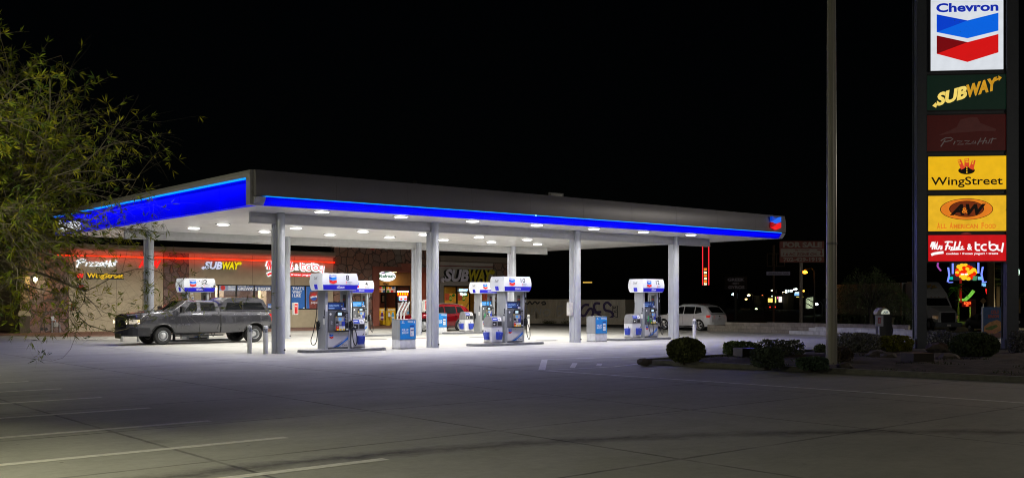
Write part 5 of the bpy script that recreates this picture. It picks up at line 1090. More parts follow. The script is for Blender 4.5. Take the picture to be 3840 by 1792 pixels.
# ---- red suv
def suv(name, label, loc, rz, paint, H, wb, L, fo, rimn, rear_bits, sc=1.0):
    r = .355; x1, x2 = fo, fo + wb
    sp = dict(L=L, top=[(0, .62), (.06, .80), (.25, .90), (.9, .99), (1.3, 1.02), (L * .6, 1.03), (L - .5, 1.06), (L - .12, 1.04), (L, .98)], bot=[(0, .26), (.4, .24), (1, .22), (L - 1, .24), (L - .3, .28), (L, .36)],
              hw=[(0, .66), (.10, .78), (.35, .88), (.9, .925), (1.6, .93), (L - 1.2, .935), (L - .5, .91), (L - .12, .84), (L, .74)], arch=[(x1, r - .01, .41), (x2, r - .01, .41)], gin=.05, tum=.36, crown=.05, bow=.35,
              roof=[(1.15, 1.03), (1.95, 1.55), (2.25, H - .07), (2.8, H - .05), (3.5, H - .07), (L - .72, H - .12), (L - .5, H - .20), (L - .13, 1.10)])
    c = Car(name, label, 'car', loc, rz, sp); c.t.scale = (sc, sc, sc); xa, xb = 1.15, L - .10
    c.body(paint); c.cabin(paint, xa, xb)
    zt_ = H - .20
    c.glass_side([[(1.62, 1.06), (2.48, 1.06), (2.48, zt_ + .03), (2.12, zt_)], [(2.56, 1.06), (3.38, 1.07), (3.36, zt_ + .02), (2.56, zt_ + .03)], [(3.45, 1.08), (3.98, 1.16), (3.80, zt_ - .0), (3.43, zt_ + .02)]])
    c.glass_top(1.25, 1.93, xa, xb, 'windshield', .88); c.glass_top(L - .47, L - .16, xa, xb, 'rear_window', .82)
    for xx in (1.5, 2.52, 3.40): c.strip([(xx, 1.02), (xx, .40)], .012, SEAM, 'door_gap')
    for xx in (2.25, 3.15): c.strip([(xx, .90), (xx + .2, .90)], .035, CHROME if rimn > 5 else paint, 'door_handle', .022)
    c.strip([(1.0, .29), (x2 - .5, .29)], .07, TRIMB, 'sill_trim'); c.strip([(1.6, 1.045), (3.95, 1.07)], .025, CHROME if rimn > 5 else TRIMB, 'window_trim', .008)
    c.archtrim(TRIMB if rimn > 5 else paint, .022); c.wheels([x1, x2], r, .22, .255, rimn, 0.0)
    for sd in (-1, 1):
        b = MB(); b.box(1.62, 1.78, sd * 1.0 - .09, sd * 1.0 + .09, 1.02, 1.18); b.build('side_mirror', paint, c.t, bevel=.04)
        b = MB(); b.tube([(2.2, sd * .60, H - .045), (2.5, sd * .61, H + .01), (3.4, sd * .61, H), (3.9, sd * .60, H - .10)], .016, 6); b.build('roof_rail', CHROME, c.t, smooth=50)
        b = MB(); b.add([(.02, sd * .45, .62), (.03, sd * .45, .78), (.16, sd * .79, .84), (.14, sd * .79, .68), (.42, sd * .905, .88), (.40, sd * .905, .78)], [(0, 1, 2, 3), (3, 2, 4, 5)] if sd > 0 else [(3, 2, 1, 0), (5, 4, 2, 3)]); b.build('headlight', HLG, c.t)
        b = MB(); b.grid(lambda u, w, sd=sd: ((L - .36 + .37 * u), sd * ((c.y(L - .36 + .37 * u, .9) + .006) if u < .7 else (c.y(L - .36 + .37 * u, .9) + .006 - (u - .7) * .62)), .80 + .20 * w), 8, 2, flip=(sd > 0)); b.build('tail_light', TAIL, c.t)
    b = MB(); b.box(-.03, .05, -.42, .42, .42, .74); 
    for i in range(6): b.box(-.04, -.028, -.40, .40, .45 + .05 * i, .47 + .05 * i, 1)
    b.build('grille', [TRIMB, CHROME], c.t, bevel=.01)
    b = MB(); b.box(L - .02, L + .06, -.70, .70, .36, .58); b.build('rear_bumper', paint, c.t, bevel=.03)
    b = MB(); b.box(L + .02, L + .065, -.62, .62, .30, .40); b.build('bumper_trim', TRIMB, c.t, bevel=.015)
    b = MB(); b.box(L + .005, L + .03, -.19, .19, .68, .84, 0); b.box(L + .03, L + .035, -.15, .15, .70, .82, 1); b.build('number_plate', [paint, mat('plate_grey', (.4, .4, .42), .5)], c.t)
    b = MB(); b.ell(Fr((L + .0, 0, .93), (0, 1, 0)), 0, 0, .07, .035, .0, .02, 0, 16); b.build('badge', CHROME, c.t)
    b = MB()
    b.cyl((L + .0, -.5, .30), (L + .09, -.5, .29), .035, n=12); b.cyl((L + .0, .5, .30), (L + .09, .5, .29), .035, n=12); b.build('exhaust', STEEL, c.t)
    return c
suv('red_car', 'shiny red five door car parked before the shop entrance', (35.42, 52.25, 0), 0, mat('red_car_paint', (.17, .004, .008), .2, .35, var=.04, coat=1.0), 1.66, 2.74, 4.66, .93, 10, None, 1.04)
suv('white_car', 'white hatchback parked by the low block wall, seen from behind', (51.62, 45.45, 0), -PI / 2 + .02, mat('white_car_paint', (.66, .66, .70), .25, .1, var=.03, coat=.8), 1.70, 2.85, 4.72, .95, 5, None, 1.0)
# ---- articulated lorry
TW = mat('lorry_white', (.46, .47, .49), .4, var=.06)
d_ = Vector((ST, CT, 0)) * .995 + Vector((-CT, ST, 0)) * .09; rz_ = math.atan2(d_.y, d_.x)
o_ = D(3556, VH, 83.5); o_.z = -.6
t = thing('semi_truck', 'white long nosed lorry cab with a tall roof, dark in the street', 'truck', o_, rz_)
def prism_y(b, prof, y0, y1, m=0, in1=0.0):
    k = len(prof); ar = sum(prof[i][0] * prof[(i + 1) % k][1] - prof[(i + 1) % k][0] * prof[i][1] for i in range(k))
    if ar < 0: prof = prof[::-1]
    b.add([(x, y0, z) for x, z in prof] + [(x, y1, z) for x, z in prof], [tuple(range(k)), tuple(range(2 * k - 1, k - 1, -1))] + [(i, k + i, k + (i + 1) % k, (i + 1) % k) for i in range(k)], m)
b = MB(); prism_y(b, [(1.55, .75), (1.55, 2.0), (2.15, 2.74), (2.35, 3.1), (3.6, 4.02), (4.0, 4.08), (5.0, 4.08), (5.0, .75)], -1.22, 1.22); b.build('cab', TW, t, bevel=.12, smooth=40)
b = MB(); b.add([(.10, -.80, .70), (.10, .80, .70), (.02, .72, 1.55), (.02, -.72, 1.55), (1.56, -1.15, .75), (1.56, 1.15, .75), (1.56, .98, 2.03), (1.56, -.98, 2.03), (.35, -.78, 1.72), (.35, .78, 1.72)], [(0, 1, 2, 3)[::-1], (3, 2, 9, 8)[::-1], (8, 9, 6, 7)[::-1], (0, 3, 8, 7, 4)[::-1], (1, 5, 6, 9, 2)[::-1], (0, 4, 5, 1)[::-1]])
bm_ = b.build('hood', TW, t, bevel=.06, smooth=40)
b = MB(); b.add([(1.62, -.99, 2.05), (1.62, .99, 2.05), (2.10, .94, 2.68), (2.10, -.94, 2.68)], [(3, 2, 1, 0)]); b.v = [(x - .06, y, z + .02) for x, y, z in b.v]; b.build('windshield', GLS, t)
for sd in (-1, 1):
    b = MB(); b.add([(1.85, sd * 1.228, 2.0), (2.75, sd * 1.228, 2.0), (2.75, sd * 1.228, 2.66), (2.22, sd * 1.228, 2.66)], [(0, 1, 2, 3)] if sd < 0 else [(3, 2, 1, 0)]); b.build('side_window', GLS, t)
    b = MB(); b.tube([(1.7, sd * 1.2, 2.4), (1.5, sd * 1.5, 2.45)], .025, 6); b.box(1.4, 1.52, sd * 1.5 - .1, sd * 1.5 + .1, 1.95, 2.6); b.build('side_mirror', TRIMB, t, bevel=.03)
    b = MB(); b.add([(.12, sd * .72, .95), (.10, sd * .74, 1.2), (.48, sd * 1.08, 1.28), (.48, sd * 1.10, 1.02)], [(0, 1, 2, 3)] if sd > 0 else [(3, 2, 1, 0)]); b.build('headlight', mat('lorry_lamp', (.4, .4, .4), .1, emit=(1, .5, .15), es=.06), t)
    b = MB(); b.lathe((1.1, sd * 1.12, .52), (0, -sd, 0), [(.28, 0), (.46, 0), (.52, .05), (.52, .26), (.28, .3)], 24); b.lathe((1.1, sd * 1.1, .52), (0, -sd, 0), [(.28, .02), (0, .0)], 20, 1); b.build('wheel', [TYRE, RIM], t, smooth=40)
    for x in (5.6, 6.9):
        b = MB(); b.lathe((x, sd * 1.12, .52), (0, -sd, 0), [(.28, .08), (.46, 0), (.52, .05), (.52, .5), (.28, .5)], 24); b.lathe((x, sd * 1.1, .52), (0, -sd, 0), [(.28, .1), (0, .14)], 20, 1); b.build('wheel', [TYRE, RIM], t, smooth=40)
    b = MB(); b.box(.75, 1.52, sd * 1.17 - .10, sd * 1.17 + .05, 1.08, 1.2); b.build('fender', TW, t, bevel=.04)
b = MB(); b.box(-.04, .08, -.60, .60, .72, 1.5)
for i in range(10): b.box(-.055, -.04, -.58, .58, .76 + .07 * i, .78 + .07 * i, 1)
b.build('grille', [TRIMB, mat('grille_dark', (.05, .05, .055), .3, .5)], t, bevel=.02)
b = MB(); b.box(-.12, .5, -1.18, 1.18, .32, .70); b.build('bumper', mat('lorry_bumper', (.10, .11, .13), .4), t, bevel=.06)
b = MB(); b.box(-.135, -.122, -.16, .16, .40, .54); b.build('number_plate', WHITE, t)
em = Fr((2.9, 0, 3.55), (0, -1, 0), Vector((1.25, 0, .92)).normalized()); b = MB()
for i in range(6):
    a = PI / 2 + i * PI / 3; b.stroke(em, [(.16 * math.cos(a), -.02 + .12 * math.sin(a)), (.46 * math.cos(a), -.02 + .30 * math.sin(a))], .09, .01, .05 + .001 * i)
b.v = [(x - .12, y, z + .12) for x, y, z in b.v]; b.build('emblem', mat('emblem_amber', (.45, .28, .02), .5), t)
b = MB()
for i in (-1, -.35, 0, .35, 1): b.box(2.16, 2.24, i * .95 - .05, i * .95 + .05, 2.76, 2.82)
b.build('roof_marker', mat('marker_dim', (.25, .12, .03), .3), t)
b = MB(); b.fpoly(Fr((0, -1.2, 0), (1, 0, 0)), [(.55, 1.35), (1.5, 1.5), (1.5, 1.15), (1.25, 1.2)], -.02, .06); b.build('door_stripe', mat('lorry_blue', (.02, .06, .3), .4), t)
o2 = o_ + d_.normalized() * 5.5
t = thing('semi_trailer', 'long pale box trailer behind the dark lorry cab', 'trailer', o2, rz_)
b = MB(); b.box(.2, 16.2, -1.28, 1.28, 1.15, 4.05); b.build('box_body', mat('trailer_white', (.40, .39, .37), .5, var=.08, scale=.8), t, bevel=.03)
b = MB(); b.box(.2, 16.2, -1.285, 1.285, 1.05, 1.148); 
b.build('side_rail', mat('rail_dark', (.06, .05, .045), .5), t)
b = MB(); b.box(3.8, 3.95, -1.1, 1.1, 0.05, 1.05); b.box(4.6, 11.6, -1.2, -1.17, .35, 1.05); b.build('skirt', mat('skirt_white', (.36, .36, .36), .5), t)
b = MB(); b.box(.14, .2, -1.30, -1.2, 1.15, 4.05); b.box(.14, .2, 1.2, 1.30, 1.15, 4.05); b.build('corner_post', mat('post_rust', (.22, .11, .06), .6), t)
for x in (13.2, 14.5):
    for sd in (-1, 1): b = MB(); b.lathe((x, sd * 1.15, .52), (0, -sd, 0), [(.0, .05), (.28, .02), (.46, 0), (.52, .05), (.52, .5), (.28, .5)], 20); b.build('wheel', TYRE, t, smooth=40)
# ---- cars far down the street
def far_car(u, v, d, rz, label, front, paint):
    p = D(u, v, d); gp = (p.x, p.y, -.6)
    sp = dict(L=4.5, top=[(0, .62), (.2, .82), (1.2, .93), (3.6, .97), (4.5, .86)], bot=[(0, .25), (4.5, .3)], hw=[(0, .7), (.3, .86), (4.2, .86), (4.5, .75)], arch=[(.9, .32, .38), (3.6, .32, .38)], gin=.05, tum=.4, crown=.04,
              roof=[(1.1, .95), (1.9, 1.42), (3.0, 1.44), (4.1, .98)])
    c = Car('parked_car' if not front else 'oncoming_car', label, 'car', gp, rz, sp); c.body(paint); c.cabin(paint, 1.1, 4.1)
    c.glass_side([[(1.7, .99), (2.5, .99), (2.5, 1.36), (2.0, 1.36)], [(2.6, .99), (3.5, .99), (3.1, 1.36), (2.6, 1.36)]]); c.glass_top(1.25, 1.88, 1.1, 4.1, 'windshield'); c.wheels([.9, 3.6], .32, .2, .2, 5)
    for sd in (-1, 1):
        b = MB(); b.lathe((-.02 if front else 4.5, sd * .58, .72), (-1 if front else 1, 0, 0), [(.13, 0), (.10, .03), (0, .04)], 14); b.build('headlight' if front else 'tail_light', glow('beam_white', (.75, .85, 1), 14) if front else glow('tail_glow', (1, .02, .01), 5), c.t)
    return c
DC = mat('dark_car_paint', (.05, .05, .055), .3, .3, coat=.6)
far_car(3763, 1187, 78, PI * .29, 'dark car with bright white headlights seen past the sign post', True, DC)
far_car(3846, 1187, 84, PI * .29, 'dark car with bright headlights cut by the photo edge', True, DC)
far_car(2885, 1143, 240, PI * .25 + PI, 'far car with red tail lights down the street', False, DC)
far_car(2845, 1135, 300, PI * .25 + PI, 'farther car with red tail lights down the street', False, DC)
# ================================================================ pole and big sign
p = G(3118, 1377)
t = thing('steel_pole', 'tall plain steel pole rising out of the planter', 'pole', (p.x, p.y, 0))
b = MB(); b.cyl((0, 0, .05), (0, 0, 14), .165, .115, 32); b.build('shaft', mat('pole_steel', (.40, .38, .33), .42, .25, var=.12, scale=3, stretch=(8, 8, .15)), t, smooth=60)
b = MB(); b.cyl((0, 0, 0), (0, 0, .06), .30, n=8); b.cyl((0, 0, 3.62), (0, 0, 3.70), .158, n=32)
for i in range(4): a = PI / 4 + i * PI / 2; b.cyl((.23 * math.cos(a), .23 * math.sin(a), .0), (.23 * math.cos(a), .23 * math.sin(a), .16), .02, n=6)
b.build('base_plate', mat('pole_base', (.22, .21, .2), .5, .5), t, smooth=40)
PL0 = D(3620, VH, 39.1); PL0.z = 0
ang = Vector((CT, -ST, 0)); tl = Vector((ST, CT, 0))
SG = Fr(PL0, ang - tl * .10)
sign_t = thing('pylon_sign', 'tall two post sign with a stack of six coloured panels', 'pylon sign', (0, 0, 0))
POST = mat('post_blue_grey', (.10, .11, .135), .5, .2, var=.06)
for u0, u1 in ((3433, 3469), (3768, 3812)):
    a0 = SG.px(u0, 1100)[0]; a1 = SG.px(u1, 1100)[0]
    b = MB(); b.fbox(SG, a0, -.02, a1, 14, -.22, .22, 0); b.fbox(SG, a0 - .05, -.02, a0 + .001, 14, -.25, -.20, 0); b.fbox(SG, a0 - .05, -.02, a0 - .0, .5, -.22, .15, 0)
    for k in range(5): b.fbox(SG, a0 - .02, .6 + k * 2.4, a0 - .0005, .64 + k * 2.4, -.2, .2, 0)
    b.build('post', POST, sign_t, bevel=.01)
CAB = mat('sign_cabinet', (.012, .012, .014), .45)
PAN = [('white_panel', 3487, -40, 3758, 266), ('green_panel', 3473, 284, 3772, 414), ('maroon_panel', 3473, 433, 3770, 567), ('yellow_panel', 3478, 588, 3768, 712), ('amber_panel', 3478, 735, 3772, 867), ('red_panel', 3478, 882, 3768, 979)]
def pan(i): return SG.box(*PAN[i][1:])
def PX(u, v): return SG.px(3400 + u / 2.003, v / 2.003)
def PX2(u, v): return SG.px(3400 + u / 2.003, 550 + v / 2.003)
b = MB()
for i in range(6):
    a0, b0, a1, b1 = pan(i); b.fbox(SG, a0 - .05, b0 - .05, a1 + .05, b1 + .05, -.2, .10 + .001 * i)
b.build('cabinet', CAB, sign_t)
for k, v in enumerate((274, 423, 577, 723, 874)):
    a0 = SG.px(3469, v)[0]; z = SG.px(3620, v)[1]; a1 = SG.px(3768, v)[0]; b = MB(); b.fbox(SG, a0 + .002, z - .05, a1 - .002, z + .05, -.15, .05); b.build('crossbar', POST, sign_t)
def panel(i, mats, fn):
    b = MB(); a0, b0, a1, b1 = pan(i); b.fbox(SG, a0, b0, a1, b1, .105, .125, 0); fn(b, a0, b0, a1, b1); return b.build(PAN[i][0], mats, sign_t)
N0 = .126
def P1(b, a0, b0, a1, b1):
    e0 = PX(218, 480); e1 = PX(679, 97); emblem(b, SG, e0[0], SG.px(3620, 481 / 2.003)[1], e1[0] - e0[0], SG.px(3620, 112 / 2.003)[1] - SG.px(3620, 481 / 2.003)[1], N0, .012, (1, 2, 3, 4))
    x0, z0 = PX(214, 104); x1, z1 = PX(680, 22); b.text(SG, 'Chevron', x0, z0, x1, z1, N0, 0, 5, bold=.035)
panel(0, [glow('panel_white', (.80, .84, .90), .86, .05), glow('pyl_blue_dark', (.0, .06, .75), .75), glow('pyl_blue', (.0, .14, .85), .85), glow('pyl_red_dark', (.28, .0, .004), .6), glow('pyl_red', (.75, .005, .006), .85), glow('pyl_text_blue', (.005, .03, .55), .7)], P1)
def P2(b, a0, b0, a1, b1):
    f2_ = Fr(SG.P(*PX(440, 695), N0), (SG.ex + Vector((0, 0, .27))), (SG.ez - SG.ex * .10)); sub_logo(b, f2_, -1.32, -.28, 1.36, .28, 0.0, .01, 1, 2, 1, .05)
panel(1, [glow('panel_green', (.002, .018, .010), .5), glow('pyl_cream', (1, .75, .16), .85, .15), glow('pyl_gold', (.75, .36, .015), .75, .15)], P2)
def P3(b, a0, b0, a1, b1):
    q = [PX(*p) for p in ((235, 1018), (300, 992), (365, 962), (395, 905), (470, 886), (520, 888), (545, 930), (600, 952), (662, 975), (655, 992), (560, 988), (450, 998), (330, 1005), (250, 1020))]
    b.fpoly(SG, q, N0, N0 + .01, 1)
    x0, z0 = PX(240, 1106); x1, z1 = PX(655, 1030); w, h = x1 - x0, z1 - z0; qq = lambda x, y: (x0 + w * x, z0 + h * y)
    for i, (pts, wd) in enumerate([([(.10, .72), (.02, .0)], .10), ([(.02, .62), (.10, .9), (.2, .95), (.24, .8), (.2, .62), (.09, .5)], .09), ([(.28, .56), (.25, .2)], .09), ([(.31, .56), (.41, .56), (.32, .2), (.43, .22)], .08), ([(.45, .58), (.54, .58), (.46, .22), (.56, .24)], .08), ([(.62, .55), (.57, .28), (.63, .3), (.65, .55), (.65, .26)], .07), ([(.745, .85), (.68, .15)], .09), ([(.83, .9), (.77, .2)], .09), ([(.70, .48), (.83, .54)], .07), ([(.85, .6), (.83, .3), (.88, .28), (.90, .6)], .07), ([(.96, .85), (.92, .25)], .08), ([(.89, .68), (1.02, .78)], .06)]):
        b.stroke(SG, [qq(*p) for p in pts], wd * h * 1.1, N0, N0 + .010 + .001 * i, 2)
panel(2, [mat('panel_maroon', (.16, .012, .010), .45, emit=(.05, .002, .002), es=.28), mat('roof_maroon', (.20, .06, .05), .45, emit=(.05, .01, .01), es=.4), mat('script_grey', (.35, .30, .30), .5, emit=(.10, .08, .08), es=.45)], P3)
def P4(b, a0, b0, a1, b1):
    x0, z0 = PX2(176, 312); x1, z1 = PX2(712, 226); b.text(SG, 'WingStreet', x0, z0, x1, z1, N0, 0, 1, bold=.012)
    c = PX2(441, 183); r = PX2(503, 183)[0] - c[0]; b.ell(SG, c[0], c[1], r, r * .47, N0, N0 + .006, 1, 28)
    for i, pts in enumerate((((373, 105), (398, 99), (428, 165), (400, 178)), ((426, 95), (458, 91), (462, 160), (424, 160)), ((482, 106), (508, 105), (492, 180), (460, 165)))):
        b.fpoly(SG, [PX2(*p) for p in pts], N0 + .006, N0 + .012 + .001 * i, 2)
    for (u, v) in ((384, 112), (392, 128), (436, 102), (448, 102), (438, 118), (450, 118), (490, 114), (486, 130)): k = PX2(u, v); b.fbox(SG, k[0] - .025, k[1] - .03, k[0] + .025, k[1] + .03, N0 + .014, N0 + .017, 0)
    b.fpoly(SG, [PX2(*p) for p in ((437, 150), (447, 150), (470, 208), (412, 208))], N0 + .016, N0 + .019, 1)
    for v in (160, 178, 196): k = PX2(442, v); b.fbox(SG, k[0] - .02, k[1] - .03, k[0] + .02, k[1] + .03, N0 + .019, N0 + .022, 0)
panel(3, [glow('panel_yellow', (1.0, .56, .008), .80, .05), mat('print_black', (.01, .008, .004), .5), glow('pyl_orange_red', (.80, .07, .02), .8)], P4)
def P5(b, a0, b0, a1, b1):
    c = PX2(441, 472); r = PX2(640, 472)[0] - c[0]; rb = PX2(441, 392)[1] - c[1]
    b.ell(SG, c[0], c[1], r, rb, N0, N0 + .004, 3, 48); b.ell(SG, c[0], c[1], r * .975, rb * .955, N0 + .004, N0 + .007, 1, 48)
    b.ell(SG, c[0] - r * .0, c[1] + rb * .03, r * .66, rb * .76, N0 + .007, N0 + .009, 3, 40)
    b.ell(SG, c[0] - r * .0, c[1] + rb * .03, r * .63, rb * .72, N0 + .009, N0 + .011, 2, 40)
    x0, z0 = PX2(315, 518); x1, z1 = PX2(585, 432)
    b.text(SG, 'A', x0, z0, x0 + .40 * (x1 - x0), z1, N0 + .012, 0, 3, bold=.05, shear=.35); b.text(SG, 'W', x0 + .44 * (x1 - x0), z0, x1, z1, N0 + .012, 0, 3, bold=.05, shear=.25)
    x0, z0 = PX2(405, 502); x1, z1 = PX2(450, 460); b.text(SG, '&', x0, z0, x1, z1, N0 + .014, 0, 1, bold=.02)
    for s, u0, u1, v0, v1 in (('A', 220, 244, 574, 619), ('LL', 248, 292, 582, 617), ('A', 314, 340, 572, 618), ('MERICAN', 344, 526, 582, 617), ('F', 553, 572, 572, 617), ('OOD', 576, 660, 582, 616)):
        x0, z0 = PX2(u0, v1); x1, z1 = PX2(u1, v0); b.text(SG, s, x0, z0, x1, z1, N0, 0, 1, bold=.03)
panel(4, [glow('panel_amber', (1.0, .56, .02), .78, .10), glow('pyl_orange', (1.0, .26, .015), .75, .1), glow('pyl_rust', (.30, .04, .003), .5, .3), mat('print_brown', (.035, .012, .008), .5)], P5)
def P6(b, a0, b0, a1, b1):
    x0, z0 = PX2(172, 822); x1, z1 = PX2(425, 712)
    for i, s in enumerate(mrs_strokes(x0, z0, x1 - x0, z1 - z0)): b.stroke(SG, s, .055 if i < 14 else .10, N0, N0 + .006 + .0006 * i, 1)
    x0, z0 = PX2(318, 777); x1, z1 = PX2(424, 770); b.stroke(SG, [(x0, z0), (x1, z1)], .05, N0, N0 + .018, 1)
    x0, z0 = PX2(445, 778); x1, z1 = PX2(484, 730); b.text(SG, '&', x0, z0, x1, z1, N0, 0, 1, bold=.03)
    x0, z0 = PX2(503, 782); x1, z1 = PX2(700, 714); W_, H_ = x1 - x0, z1 - z0; q = lambda x, y: (x0 + W_ * x, z0 + H_ * y)
    arc = lambda cx_, cy_, rx, ry, s_, e_, n=16: [q(cx_ + rx * math.cos(math.radians(s_ + (e_ - s_) * i / n)), cy_ + ry * math.sin(math.radians(s_ + (e_ - s_) * i / n))) for i in range(n + 1)]
    for i, s in enumerate([[q(.03, .98), q(.03, .2), q(.07, .06), q(.2, .05)], [q(.03, .66), q(.2, .66)], arc(.38, .36, .13, .31, 60, 300), [q(.56, 1.05), q(.56, .36)], arc(.70, .36, .14, .31, 180, -180, 20), [q(.86, .64), q(.86, .2), q(.9, .06), q(.98, .05)], [q(1.08, .86), q(1.02, -.2)]]): b.stroke(SG, s, .062, N0, N0 + .004 + .0006 * i, 1)
    x0, z0 = PX2(288, 816); x1, z1 = PX2(678, 794); b.text(SG, 'cookies • frozen yogurt • treats', x0, z0, x1, z1, N0, 0, 1, bold=.03)
panel(5, [glow('panel_red', (.66, .004, .008), .85, .10), glow('pyl_white', (1, 1, 1), 1.0)], P6)
a0, b0, a1, b1 = SG.box(3597, 874, 3645, 880); b = MB(); b.ell(SG, (a0 + a1) / 2, b0, (a1 - a0) / 2, b1 - b0, .0, .06, 0, 20, 0, PI); b.build('panel_glimpse', glow('glimpse_red', (.5, .06, .05), .7), sign_t)
# ================================================================ planter
NOSE = (23.55, 21.65)
KPATH = [(25.6, -4), (26.1, 6.0), (25.45, 10.8), (24.75, 15.0), (24.2, 18.2), (23.75, 20.6), (23.62, 21.3), (23.9, 21.75), (24.6, 21.85), (33.7, 21.75), (40, 21.9), (43.5, 21.2), (44.5, 18), (44.5, -4)]
CURB = mat('curb_concrete', (.20, .195, .18), .8, var=.2, bump=.3)
b = MB(); pts = KPATH
b.stroke(Fr((0, 0, 0), (1, 0, 0), (0, 1, 0)), pts, .24, -.02, .15)
tag(b.build('planter_kerb', CURB, bevel=.03), 'grey concrete kerb round the planted bed', kind='structure')
def soil_mat():
    m = mat('planter_soil', (.050, .036, .028), .95, var=.6, scale=3.5, bump=1.0); return m
rs = random.Random(5)
def inside(x, y, poly):
    c = False
    for i in range(len(poly)):
        x1, y1 = poly[i]; x2, y2 = poly[i - 1]
        if (y1 > y) != (y2 > y) and x < (x2 - x1) * (y - y1) / (y2 - y1) + x1: c = not c
    return c
def sh(x, y): return .09 + .05 * math.sin(x * 1.3 + .4 * y) * math.cos(y * 1.1) + .03 * math.sin(x * 3.1 + y * 2.3)
b = MB(); NX, NY = 52, 66
id_ = {}
for i in range(NX):
    for j in range(NY):
        x = 23.4 + i * .41; y = -4 + j * .4
        if inside(x, y, KPATH): id_[(i, j)] = len(b.v); b.v.append((x, y, sh(x, y) + rs.uniform(-.02, .02)))
for (i, j) in list(id_):
    if all(k in id_ for k in ((i + 1, j), (i, j + 1), (i + 1, j + 1))): b.f.append((id_[(i, j)], id_[(i + 1, j)], id_[(i + 1, j + 1)], id_[(i, j + 1)])); b.m.append(0)
b2 = MB(); b2.fpoly(Fr((0, 0, 0), (1, 0, 0), (0, 1, 0)), KPATH, .0, .06)
b.add(b2.v, b2.f)
tag(b.build('planter_soil', soil_mat(), smooth=60), 'dark soil of the planted bed', kind='structure')
LEAFM = {}
def leaf_mat(name, c, var=.45):
    if name in LEAFM: return LEAFM[name]
    m = mat(name, c, .75, var=var, scale=2.2, spec=.06); LEAFM[name] = m; return m
def leaf(b, p, s, r, m=0, asp=.45, nrm=None):
    n = Vector((r.gauss(0, 1), r.gauss(0, 1), r.gauss(0, 1) + .4)).normalized() if nrm is None else nrm
    a = n.orthogonal().normalized(); a = Matrix.Rotation(r.uniform(0, 2 * PI), 3, n) @ a; c = n.cross(a); k = s * r.uniform(.7, 1.3)
    b.add([p - a * k * .5, p + c * k * asp * .5 - a * k * .05, p + a * k * .5, p - c * k * asp * .5 - a * k * .05], [(0, 1, 2, 3)], m)
def shrub(u0, v0, u1, v1, label, shape='ball', n=2600, ls=.075, col=(.045, .06, .022), d=None, airy=0.0, seed=1, cat='shrub', extra=None):
    r = random.Random(seed); col = tuple(min(.22, c * 3.2) for c in col)
    if d is None: d = F * (CH - .1) / (v1 - VH)
    px = d / F; w = (u1 - u0) * px / 2; h = (v1 - v0) * px; base = D((u0 + u1) / 2, v1, d)
    base.z = max(base.z, 0); base = base + Vector((ST, CT, 0)) * w * .6
    t = thing('bush', label, cat, (base.x, base.y, base.z), group='bushes in the planted bed')
    dep = w * (.9 if w < 1.2 else .6); e = 2.1 if shape == 'ball' else 4.5; n = int(n * 1.7); ls = ls * 1.2
    ex = Vector((CT, -ST, 0)); ey = Vector((ST, CT, 0)); b = MB()
    cl = [(r.uniform(0, 2 * PI), r.uniform(-1, 1), r.uniform(.05, .13)) for _ in range(26)]
    cnt = 0
    while cnt < n:
        dv = Vector((r.gauss(0, 1), r.gauss(0, 1), r.gauss(0, 1))).normalized(); q = (abs(dv.x) ** e + abs(dv.y) ** e + abs(dv.z) ** e) ** (-1 / e)
        az = math.atan2(dv.y, dv.x); bump_ = sum(am * math.cos(3 * az + ph + 4 * dv.z * k) for ph, k, am in cl[:8]) * .35
        rad = q * (1 + bump_ * .5) * (r.uniform(.82, 1.03) if r.random() < .75 - airy * .4 else r.uniform(.3, .95))
        z = h * .52 + dv.z * rad * h * .50
        if z < h * .10 and r.random() < .8: continue
        if airy and math.sin(dv.x * 9 + seed) * math.cos(dv.z * 7 + az * 2) > .55 - airy * .5 and r.random() < .8: cnt += 1; continue
        p = ex * dv.x * rad * w + ey * dv.y * rad * dep + Vector((0, 0, z)); leaf(b, p, ls, r, 0 if r.random() < .75 else 1, .6); cnt += 1
    b.build('foliage', [leaf_mat('leaf_%s_%d' % (label[:5], seed), col), leaf_mat('leafb_%s_%d' % (label[:5], seed), [c * .6 for c in col])], t)
    b = MB()
    for k in range(14):
        a = r.uniform(0, 2 * PI); q = r.uniform(.3, .85); e1 = ex * math.cos(a) * w * q + ey * math.sin(a) * dep * q + Vector((0, 0, h * r.uniform(.5, .9)))
        b.tube([(r.uniform(-.08, .08) * w * 4, r.uniform(-.05, .05), -.05), e1 * .5 + Vector((r.uniform(-.1, .1), 0, h * .05)), e1], .016, 5, 0, .005)
    b.build('stem', mat('stem_brown', (.06, .045, .03), .8), t)
    return t
GRN = (.040, .055, .020); DGN = (.030, .040, .020); GRY = (.075, .080, .055)
shrub(2507, 1270, 2650, 1364, 'clipped round bush at the tip of the planted bed', n=3600, ls=.075, col=(.045, .050, .020), seed=3)
shrub(2724, 1283, 2842, 1338, 'square clipped bush behind the dark lamp box', 'box', 2200, .07, GRN, 34.5, .2, 4)
shrub(2850, 1281, 3022, 1345, 'loose leggy bush with light showing through its stems', 'box', 2300, .07, (.04, .045, .03), 35.0, .75, 5)
shrub(2832, 1308, 2946, 1382, 'low dark bush in front of the leggy bush', 'box', 2200, .06, (.035, .045, .030), None, .1, 6)
shrub(3056, 1291, 3106, 1326, 'tiny airy bush just left of the steel pole', 'ball', 500, .06, (.05, .06, .03), 37, .5, 7)
shrub(3138, 1270, 3305, 1345, 'wide grey bush to the right of the steel pole', 'box', 2600, .07, GRY, 37.5, .45, 8)
shrub(3004, 1342, 3112, 1388, 'low dark hedge at the foot of the steel pole, kerb side', 'box', 1800, .06, (.03, .045, .03), None, .1, 9)
